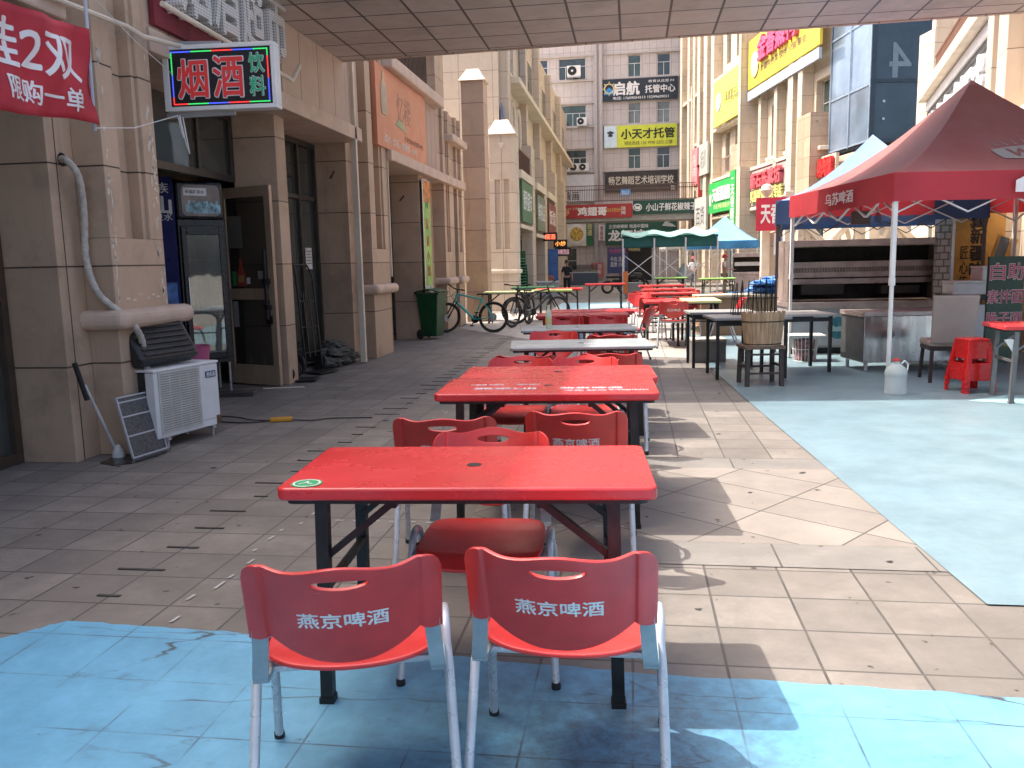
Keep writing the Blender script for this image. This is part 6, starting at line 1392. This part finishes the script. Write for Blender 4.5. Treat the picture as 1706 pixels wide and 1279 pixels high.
MB().lathe([(0, .001), (.55, .001), (.6, .05), (.3, .12), (0, .13)], 22, (-tw * .38, -.15, 0)).build('round_emblem', M('duck_print', (.6, .5, .35), .6, var=.5, scale=4), b1)
b2 = rsign('tall yellow curved bay sign with small dark characters, left of the huge yellow sign', 1204, 1252, 9.6, 12.3, .65, pm((.72, .66, .12)), [('儿童康复中心', .25, .05, .56, .20, pm((.10, .09, .05))), ('15299009888', .42, -.2, .40, .1, pm((.12, .1, .05)))])
MB().lathe([(0, .001), (.5, .001), (.5, .03), (0, .03)], 22, (-1.6, .0, 0)).build('round_emblem', pm((.35, .38, .42)), b2)
GB = pm((.03, .36, .08)); BG = rsign('bright green shop sign with white characters over an orange doorway on the right', 1199, 1243, 4.4, 6.25, .7, GB, [('天香盖浇饭', .12, .15, .72, .46, LW, dict(bold=.04, depth=.06)), ('炒面 拌面 新疆小吃', .1, -.62, .66, .16, pm((.6, .6, .3)))])
MB().prism([(-2.2, -.4), (-1.9, -.45), (-1.85, .1), (-2.05, .25), (-2.25, .1)], .001, .03).build('cook_emblem', LW, BG)
rsign('narrow green vertical sign with white characters at the right side of the green shop sign', 1243.5, 1253, 2.9, 6.5, .95, GB, [('天香面馆', 0, -.15, .62, .72, LW, dict(vertical=True, bold=.04)), ('一', 0, .75, .4, .02, LW)])
rsign('grey sign with red block characters above yellow ones on the right building', 1261, 1320, 4.4, 6.25, .35, pm((.36, .33, .31)), [('新石乐家坊', .0, .38, .86, .46, pm((.55, .10, .12)), dict(depth=.2, bold=.05)), ('实惠就餐 烧烤专店', .0, -.48, .9, .36, pm((.60, .55, .20)), dict(depth=.14, bold=.04))])
rr = rsign('row of red block characters fixed on the cream wall right of the grey sign', 1344, 1400, 4.9, 5.9, .30, CREAM, [('新疆特色烤肉馆', .0, .0, .95, .8, pm((.60, .03, .03)), dict(depth=.16, bold=.05))])
rsign('faded pink cloth sign high on the far end of the right building', 1165, 1176, 6.6, 9.0, .6, pm((.60, .22, .24)), [('美甲', 0, 0, .5, .7, pm((.62, .5, .5)), dict(vertical=True))])
rsign('pale grey sign on the bay at the far end of the right building', 1181, 1196, 7.0, 9.0, .7, pm((.42, .42, .38)), [('培训', 0, 0, .6, .6, pm((.2, .2, .18)))])
rsign('white and grey shop sign low at the far end of the right building', 1176, 1196, 3.2, 5.6, .75, pm((.45, .45, .42)), [('百货', 0, 0, .7, .5, pm((.1, .1, .1)))])
ln = thing('sign_box', 'red lantern shaped light box with a pale face near the far right corner', 'light box', (XP(1171, 53.6), 53.6, 6.1)); MB().box(-.35, .35, -.2, .2, -.9, .9).build('box', pm((.48, .05, .05)), ln, bevel=.05); MB().box(-.24, .24, -.21, -.201, -.5, .55).build('face', pm((.55, .56, .45)), ln); text('福', 0, 0, .34, .4, pm((.05, .25, .08)), ln).matrix_local = frame((0, -.211, .02), 0)
MB().box(-.42, .42, -.26, .26, .901, 1.0).box(-.3, .3, -.18, .18, -1.05, -.901).build('cap', pm((.4, .03, .03)), ln)
hs = sign('hotel_sign', 'large pale grey board with white block characters under the cornice at the right edge', 'shop sign', (8.19 - .1968 * (HP - .1) / 2 - .9804 * .06, 25.5 - .9804 * (HP - .1) / 2 + .1968 * .06, 4.62), HA, HP - .2, 1.9, .06, M('hotel_board', (.42, .43, .44), .5, var=.08), [])
HL = HP / 2 - .15
MB().box(-HL, HL, .72, .94, .001, .10).build('light_strip', pm((.66, .66, .66)), hs); MB().box(-HL, HL, .60, .70, .001, .06).build('dark_strip', pm((.06, .06, .06)), hs)
text('乐苏商务大酒店', .05, -.22, HP - .7, 1.25, pm((.70, .70, .70)), hs, depth=.22, bold=.06, name='block_letter')

# ------------------------------------------------------------------ far tents, awnings
TEALC = cloth('awning_teal', (.34, .58, .52), .3); TEALD = cloth('awning_dark_teal', (.02, .12, .12), .15)
def awning(l_, x0, x1, y0, y1, z):
    e = thing('awning', l_, 'awning', ((x0 + x1) / 2, (y0 + y1) / 2, 0), 0); w_, d_ = (x1 - x0) / 2, (y1 - y0) / 2
    def fn(u, v): return ((u * 2 - 1) * w_, (v * 2 - 1) * d_, z + .22 * math.sin(math.pi * v) + .07 * math.cos(u * 6 * math.pi) * (1 - v * .5))
    MB().grid(fn, 40, 16).build('canopy', TEALC, e, smooth='all', solid=.02)
    def fv(u, v): p = fn(u, 0); return (p[0], p[1] - .012, p[2] - .55 * (1 - v) + .02)
    MB().grid(lambda u, v: ((u * 2 - 1) * w_ * .98, -d_ + .25, z - .46 + .46 * v), 30, 5).build('valance', TEALD, e, smooth='all', solid=.01)
    for s in (-1, -.33, .33, 1):
        MB().bar((s * w_ * .96, -d_ + .1, 0), (s * w_ * .96, -d_ + .1, z - .1), .06, .06).build('post', ALU, e); MB().bar((s * w_ * .96, d_ - .1, 0), (s * w_ * .96, d_ - .1, z - .1), .06, .06).build('post', ALU, e)
    q = MB(); k = [-1, -.33, .33, 1]
    for a, b in zip(k[:-1], k[1:]):
        q.bar((a * w_ * .96, -d_ + .1, .75), (b * w_ * .96, -d_ + .1, 1.7), .05, .03).bar((a * w_ * .96, -d_ + .13, 1.7), (b * w_ * .96, -d_ + .13, .75), .05, .03)
    q.bar((-w_ * .96, -d_ + .1, 1.0), (-w_ * .96, d_ - .1, 1.6), .05, .03); q.build('cross_brace', ALU, e)
awning('wide teal canvas awning on a metal frame with crossed braces in the middle distance', -.45, 3.4, 34.2, 37.4, 2.42)
BLU = cloth('tent_sky_blue', (.20, .46, .70), .3); BLUV = cloth('tent_blue_valance', (.06, .24, .45), .25); WHT = cloth('tent_white', (.62, .60, .57), .3)
tent('market_tent', 'sky blue market tent in the middle distance, right of the teal awning', (4.1, 39.2, 0), R(-12), 3.1, 2.20, 3.35, .32, BLU, BLUV, WHITE)
tent('market_tent', 'white market tent behind the legs of the teal awning', (3.3, 46.5, 0), R(4), 3.4, 2.3, 3.2, .3, WHT, WHT, WHITE)
# second grill stand and folding trestles by the right wall
g2 = thing('barbecue_grill', 'second long grey grill stand under the sky blue tent', 'grill', (5.35, 35.3, 0), R(-4))
MB().box(-1.3, 1.3, -.3, .3, 1.5, 1.66).box(-1.3, 1.3, .2, .3, .8, 1.499).box(-1.3, 1.3, -.3, .199, .8, .9).build('hood', STEELD, g2, bevel=.01); MB().box(-1.28, 1.28, .15, .199, .9, 1.49).build('soot_back', bpy.data.materials['soot'], g2); MB().box(-1.25, 1.25, -.1, -.05, 1.15, 1.3).build('shelf', ALU, g2); MB().box(-1.25, 1.25, -.25, .28, .1, .799).build('counter', STEELD, g2)
def trestle(l_, loc, rz):
    e = thing('folding_frame', l_, 'folding frame', loc, rz, 'folded table frames by the right wall'); q = MB()
    for s in (-.25, .25): q.tube(spline([(s - .25, 0, 0), (s, .02, .55), (s + .02, .03, .75), (s - .22, .1, 1.5)], 5), .03, 6)
    q.build('bent_legs', M('frame_grey', (.22, .20, .18), .5, metal=.4), e); MB().bar((-.25, .02, .6), (.25, .02, .6), .03, .03).build('crossbar', ALU, e)
for k in range(3): trestle(('bent grey folding frame leaning at the right wall, left one of the three', 'bent grey folding frame leaning at the right wall, middle one of the three', 'bent grey folding frame leaning at the right wall, right one of the three')[k], (5.0 + k * .45, 28.5, 0), R(180 * (k % 2)))

# ------------------------------------------------------------------ people
def skin(name, joints, edges, mat, parent, root=0):
    me = bpy.data.meshes.new(name); me.from_pydata([j[:3] for j in joints], edges, []); o = bpy.data.objects.new(name, me); COL.objects.link(o)
    o.modifiers.new('skin', 'SKIN'); 
    for i, j in enumerate(joints):
        v = me.skin_vertices[0].data[i]; v.radius = (j[3], j[4] if len(j) > 4 else j[3]); v.use_root = (i == root)
    s_ = o.modifiers.new('sub', 'SUBSURF'); s_.levels = s_.render_levels = 2
    bpy.context.view_layer.update(); dg = bpy.context.evaluated_depsgraph_get()
    m2 = bpy.data.meshes.new_from_object(o.evaluated_get(dg)); bpy.data.objects.remove(o); m2.materials.clear(); m2.materials.append(mat)
    for p in m2.polygons: p.use_smooth = True
    return link(name, m2, parent)
SKIN = M('skin', (.36, .20, .14), .55, var=.08); HAIR = M('black_hair', (.012, .010, .009), .5, var=.3)
def person(l_, loc, rz, H, shirt, trousers, shoe, arms='down', hat=None, sleeve=.45):
    """Standing figure facing -Y: one continuous body, clothing and hair over it."""
    e = thing('person', l_, 'person', loc, rz); k = H / 1.75
    def S(j): return [tuple([c * k for c in q]) for q in j]
    if arms == 'down': el = (.25, .02, 1.12); wr = (.26, -.06, .88)
    else: el = (.24, -.06, 1.14); wr = (.14, -.32, 1.10)
    J = [(0, .01, .95, .14, .10), (0, .02, 1.15, .13, .095), (0, .02, 1.36, .16, .10), (0, .015, 1.47, .055), (0, .0, 1.53, .05), (0, -.015, 1.62, .075, .09), (0, -.01, 1.70, .065, .075)]
    E_ = [(0, 1), (1, 2), (2, 3), (3, 4), (4, 5), (5, 6)]
    for s in (-1, 1):
        b = len(J); J += [(s * .17, .02, 1.40, .055), (s * el[0], el[1], el[2], .042), (s * wr[0], wr[1], wr[2], .028)]; E_ += [(2, b), (b, b + 1), (b + 1, b + 2)]
        d = (Vector(wr) - Vector(el)).normalized(); d.x *= s; pw_ = Vector((s * wr[0], wr[1], wr[2])) + d * .05; J.append((*pw_, .030, .018)); E_.append((b + 2, b + 3)); pb_ = b + 3
        up = Vector((0, -1, 0)) if arms == 'down' else Vector((1, 0, 0))
        for f in range(4):
            o_ = up * (.027 - .018 * f); L_ = (.075, .085, .08, .062)[f]; a = len(J); J += [(*(pw_ + d * .045 + o_), .0095), (*(pw_ + d * (.045 + L_) + o_ * 1.2 + Vector((-s * .015, -.01, 0))), .0075)]; E_ += [(pb_, a), (a, a + 1)]
        a = len(J); J += [(*(pw_ + up * .045 + d * .0), .011), (*(pw_ + up * .06 + d * .045), .009)]; E_ += [(pb_, a), (a, a + 1)]
        b = len(J); J += [(s * .09, .01, .90, .085), (s * .10, -.005, .50, .058), (s * .105, .03, .09, .040), (s * .115, -.10, .035, .042, .03), (s * .118, -.17, .03, .035, .022)]; E_ += [(0, b), (b, b + 1), (b + 1, b + 2), (b + 2, b + 3), (b + 3, b + 4)]
    skin('body', S(J), E_, SKIN, e)
    C_ = [(0, .01, .93, .155, .115), (0, .02, 1.15, .148, .11), (0, .02, 1.36, .175, .115), (0, .015, 1.455, .075)]; E2 = [(0, 1), (1, 2), (2, 3)]
    for s in (-1, 1):
        b = len(C_); m_ = Vector((s * .17, .02, 1.40)).lerp(Vector((s * el[0], el[1], el[2])), sleeve * 2 if sleeve < .5 else 1); C_ += [(s * .17, .02, 1.40, .072), (*m_, .062)]; E2 += [(2, b), (b, b + 1)]
        if sleeve >= .5: C_.append((s * wr[0] * .98, wr[1], wr[2] + .03, .045)); E2.append((b + 1, b + 2))
    skin('shirt', S(C_), E2, shirt, e)
    T_ = [(0, .01, .95, .152, .11)]; E3 = []
    for s in (-1, 1): b = len(T_); T_ += [(s * .09, .01, .86, .10), (s * .10, -.002, .50, .078), (s * .105, .025, .12, .066)]; E3 += [(0, b), (b, b + 1), (b + 1, b + 2)]
    skin('trousers', S(T_), E3, trousers, e)
    for s in (-1, 1): skin('shoe', S([(s * .105, .045, .045, .048, .042), (s * .114, -.08, .04, .05, .036), (s * .12, -.19, .03, .042, .026)]), [(0, 1), (1, 2)], shoe, e)
    hr = MB().grid(lambda u, v: Vector((.092 * math.cos(2 * math.pi * u) * math.sin(v * 1.75), .018 + .105 * math.sin(2 * math.pi * u) * math.sin(v * 1.75) , 1.665 + .115 * math.cos(v * 1.75) - (.05 if math.sin(2 * math.pi * u) > 0 else -.015) * v)) * k, 24, 10)
    hr.build('hair' if not hat else 'cap', HAIR if not hat else hat, e, smooth='all', solid=.012, soff=1)
    if hat: MB().grid(lambda u, v: Vector(((u * 2 - 1) * .09, -.09 - .09 * v * (1 - (u * 2 - 1) ** 2 * .7), 1.675 - .02 * v)) * k, 10, 5).build('brim', hat, e, solid=.008)
    f = MB()
    for s in (-1, 1):
        f.lathe([(0, -.011), (.010, -.004), (.010, .004), (0, .011)], 8, (s * .033 * k, -.098 * k, 1.645 * k)); 
    f.build('eyes', HAIR, e)
    MB().add([(0, -.128 * k, 1.605 * k), (-.016 * k, -.098 * k, 1.60 * k), (.016 * k, -.098 * k, 1.60 * k), (0, -.100 * k, 1.65 * k)], [(0, 1, 2), (0, 3, 1), (0, 2, 3), (1, 3, 2)]).box(-.025 * k, .025 * k, -.104 * k, -.09 * k, 1.568 * k, 1.575 * k).build('face', M('lips', (.26, .11, .09), .6), e)
    for s in (-1, 1): MB().lathe([(0, -.03), (.016, -.02), (.018, .015), (0, .03)], 8, (s * .082 * k, .0, 1.635 * k)).build('ear', SKIN, e, smooth=True)
    return e
BLKC = M('black_cloth', (.010, .010, .013), .85, var=.2)
person('person in black T-shirt and black trousers with white shoes, standing alone in the far shade', (-2.78, 36.3, 0), R(12), 1.52, BLKC, BLKC, pm((.6, .6, .58)))
person('person in a red cap and pale shirt at the grill under the sky blue tent', (3.75, 35.6, 0), R(75), 1.62, M('pale_pink_cloth', (.52, .42, .40), .85), M('khaki_cloth', (.30, .26, .20), .85), BLK, 'fwd', pm((.50, .02, .03)))
person('person in a red cap and white shirt standing farther back under the white tent', (2.95, 42.5, 0), R(-20), 1.55, pm((.55, .55, .55), .85), M('grey_cloth', (.18, .18, .2), .85), BLK, 'fwd', pm((.55, .03, .03)))

# ------------------------------------------------------------------ far furniture
df = thing('drinks_fridge', 'tall blue drinks fridge standing against the farther left building', 'fridge', (-4.1, 42.0, 0), R(15)); MB().box(-.42, .42, -.3, .3, .05, 2.1).build('cabinet', pm((.02, .07, .20)), df, bevel=.03); MB().box(-.38, .38, -.32, -.301, .12, 2.0).build('door', M('fridge_blue', (.02, .09, .28), .35, var=.3, scale=3), df, bevel=.01); MB().lathe([(0, .001), (.2, .001), (.2, .01), (0, .01)], 20, m=Matrix.Translation((.0, -.321, .62)) @ Matrix.Rotation(R(90), 4, 'X')).build('bull_print', M('orange_print', (.35, .12, .08), .5, var=.6, scale=8), df)
gs = MB
ch_src = None
for k in range(11):
    e = thing('plastic_chair', 'x', 'stacked chair', (-3.95, 29.2, .10 * k), R(-35), 'green plastic chairs in one stack')
    e['label'] = 'green plastic chair in the tall stack beside the pale gate pillar'
    if k == 0:
        sh = []
        s0 = MB().grid(lambda u, v: ((u * 2 - 1) * .23, (v * 2 - 1) * .22, .44 - .02 * math.cos((u * 2 - 1) * 1.5)), 8, 8).build('seat', DGREEN, e, smooth='all', solid=.012)
        s1_ = MB().grid(lambda u, v: ((u * 2 - 1) * (.24 - .03 * v), .20 + .09 * v - .08 * (u * 2 - 1) ** 2, .46 + .42 * v), 8, 8).build('backrest', DGREEN, e, smooth='all', solid=.012)
        ls_ = [MB().bar((sx * .22, sy * .2, .43), (sx * .25, sy * .23, 0), .05, .03).build('leg', DGREEN, e) for sx in (-1, 1) for sy in (-1, 1)]
        ar_ = [MB().tube([(sx * .25, -.17, .42), (sx * .27, -.17, .60), (sx * .27, .1, .62), (sx * .24, .2, .6)], .018, 6).build('armrest', DGREEN, e) for sx in (-1, 1)]
        src = e
    else:
        for o in [s0, s1_] + ls_ + ar_: c = o.copy(); COL.objects.link(c); c.parent = e
fb0 = thing('freezer_chest', 'grey covered low chest behind the green table at the far left', 'chest', (XP(912, 34.5), 34.5, 0), R(5)); MB().box(-.45, .45, -.3, .3, .05, .62).build('body', pm((.33, .34, .35)), fb0, bevel=.03); MB().box(-.47, .47, -.32, .32, .621, .70).build('lid', pm((.42, .43, .44)), fb0, bevel=.02)
gp_ = thing('display_case', 'glass display case on a steel counter behind the person in black', 'display case', (XP(972, 52.5), 52.5, 0), 0); gp_.scale = (.6, 1, 1); MB().box(-1.5, 1.5, -.3, .3, .0, .75).build('counter', pm((.05, .07, .10)), gp_); MB().box(-1.5, 1.5, -.3, .3, .751, .80).build('worktop', ALU, gp_); MB().box(-1.45, 1.45, -.28, .28, .801, 1.25).build('glass_case', GLASSC, gp_); MB().box(-1.2, 1.2, -.2, .2, .802, .95).build('goods', M('goods_mix', (.3, .3, .22), .6, var=.9, scale=10), gp_)
bk_ = thing('planter_box', 'grey planter box at the left foot of the teal awning', 'planter', (.05, 33.2, 0), 0); MB().box(-.35, .35, -.3, .3, 0, .62).build('box', pm((.16, .16, .155)), bk_, bevel=.02); MB().box(-.40, -.22, -.31, -.301, .2, 1.05).build('orange_board', pm((.5, .14, .03)), bk_)
dw = thing('doorway', 'dark open doorway with a brown frame under the far footbridge', 'doorway', (.4, 61.9, 0), 0); MB().box(-.9, .9, .02, .08, 0, 2.5).build('opening', pm((.01, .009, .009)), dw); MB().box(-1.02, -.9, -.05, .08, 0, 2.62).box(.9, 1.02, -.05, .08, 0, 2.62).box(-.9, .9, -.05, .08, 2.5, 2.62).build('frame', DARKF, dw)
for k, (x, rz_) in enumerate(((-.55, 20), (.05, 35))):
    m_ = thing('motorbike', ('dark red motorbike parked beyond the lone red table, left one', 'dark motorbike parked beyond the lone red table, right one')[k], 'motorbike', (x, 38.5 + k * .4, 0), R(rz_))
    for xx in (-.6, .6): MB().tube([(xx + .24 * math.cos(2 * math.pi * a / 20), 0, .29 + .24 * math.sin(2 * math.pi * a / 20)) for a in range(20)], .055, 8, closed=True).build('wheel', RUB, m_, smooth='all')
    MB().box(-.35, .25, -.12, .12, .30, .62).build('engine', BLK, m_, bevel=.05); MB().box(-.65, .05, -.13, .13, .68, .80).build('saddle', BLK, m_, bevel=.05); MB().box(.02, .40, -.13, .13, .66, .90).build('tank', pm((.16, .02, .025) if k == 0 else (.03, .03, .035)), m_, bevel=.06)
    MB().tube([(.6, .06, .29), (.38, .06, .98)], .03, 8).tube([(.6, -.06, .29), (.38, -.06, .98)], .03, 8).tube([(.28, -.34, 1.04), (.38, 0, 1.0), (.28, .34, 1.04)], .016, 8).build('fork', BLK, m_)
um = thing('folded_umbrella', 'folded white sunshade standing under the teal awning', 'sunshade', (2.1, 35.5, 0)); MB().tube([(0, 0, 0), (0, 0, 1.55)], .02, 8).build('pole', ALU, um); MB().lathe([(.02, .55), (.3, .65), (.32, .85), (.16, 1.15), (.03, 1.3)], 12).build('cloth', pm((.42, .42, .42)), um, smooth='all')
for k, (x, y, c, l_) in enumerate(((2.55, 26.0, (.45, .02, .03), 'small red plastic stool by the blue chairs behind the wooden counter'), (3.1, 26.5, (.03, .12, .3), 'small blue plastic stool behind the wooden counter, left one'), (3.55, 26.2, (.03, .12, .32), 'small blue plastic stool behind the wooden counter, right one'))):
    e = thing('stool', l_, 'stool', (x, y, 0), k * .5, 'small stools behind the counter'); mm = pm(c); MB().prism(rrect(.3, .3, .05), .42, .45).build('top', mm, e, bevel=.01)
    for sx in (-1, 1):
        for sy in (-1, 1): MB().bar((sx * .12, sy * .12, .42), (sx * .17, sy * .17, 0), .05, .04).build('leg', mm, e)
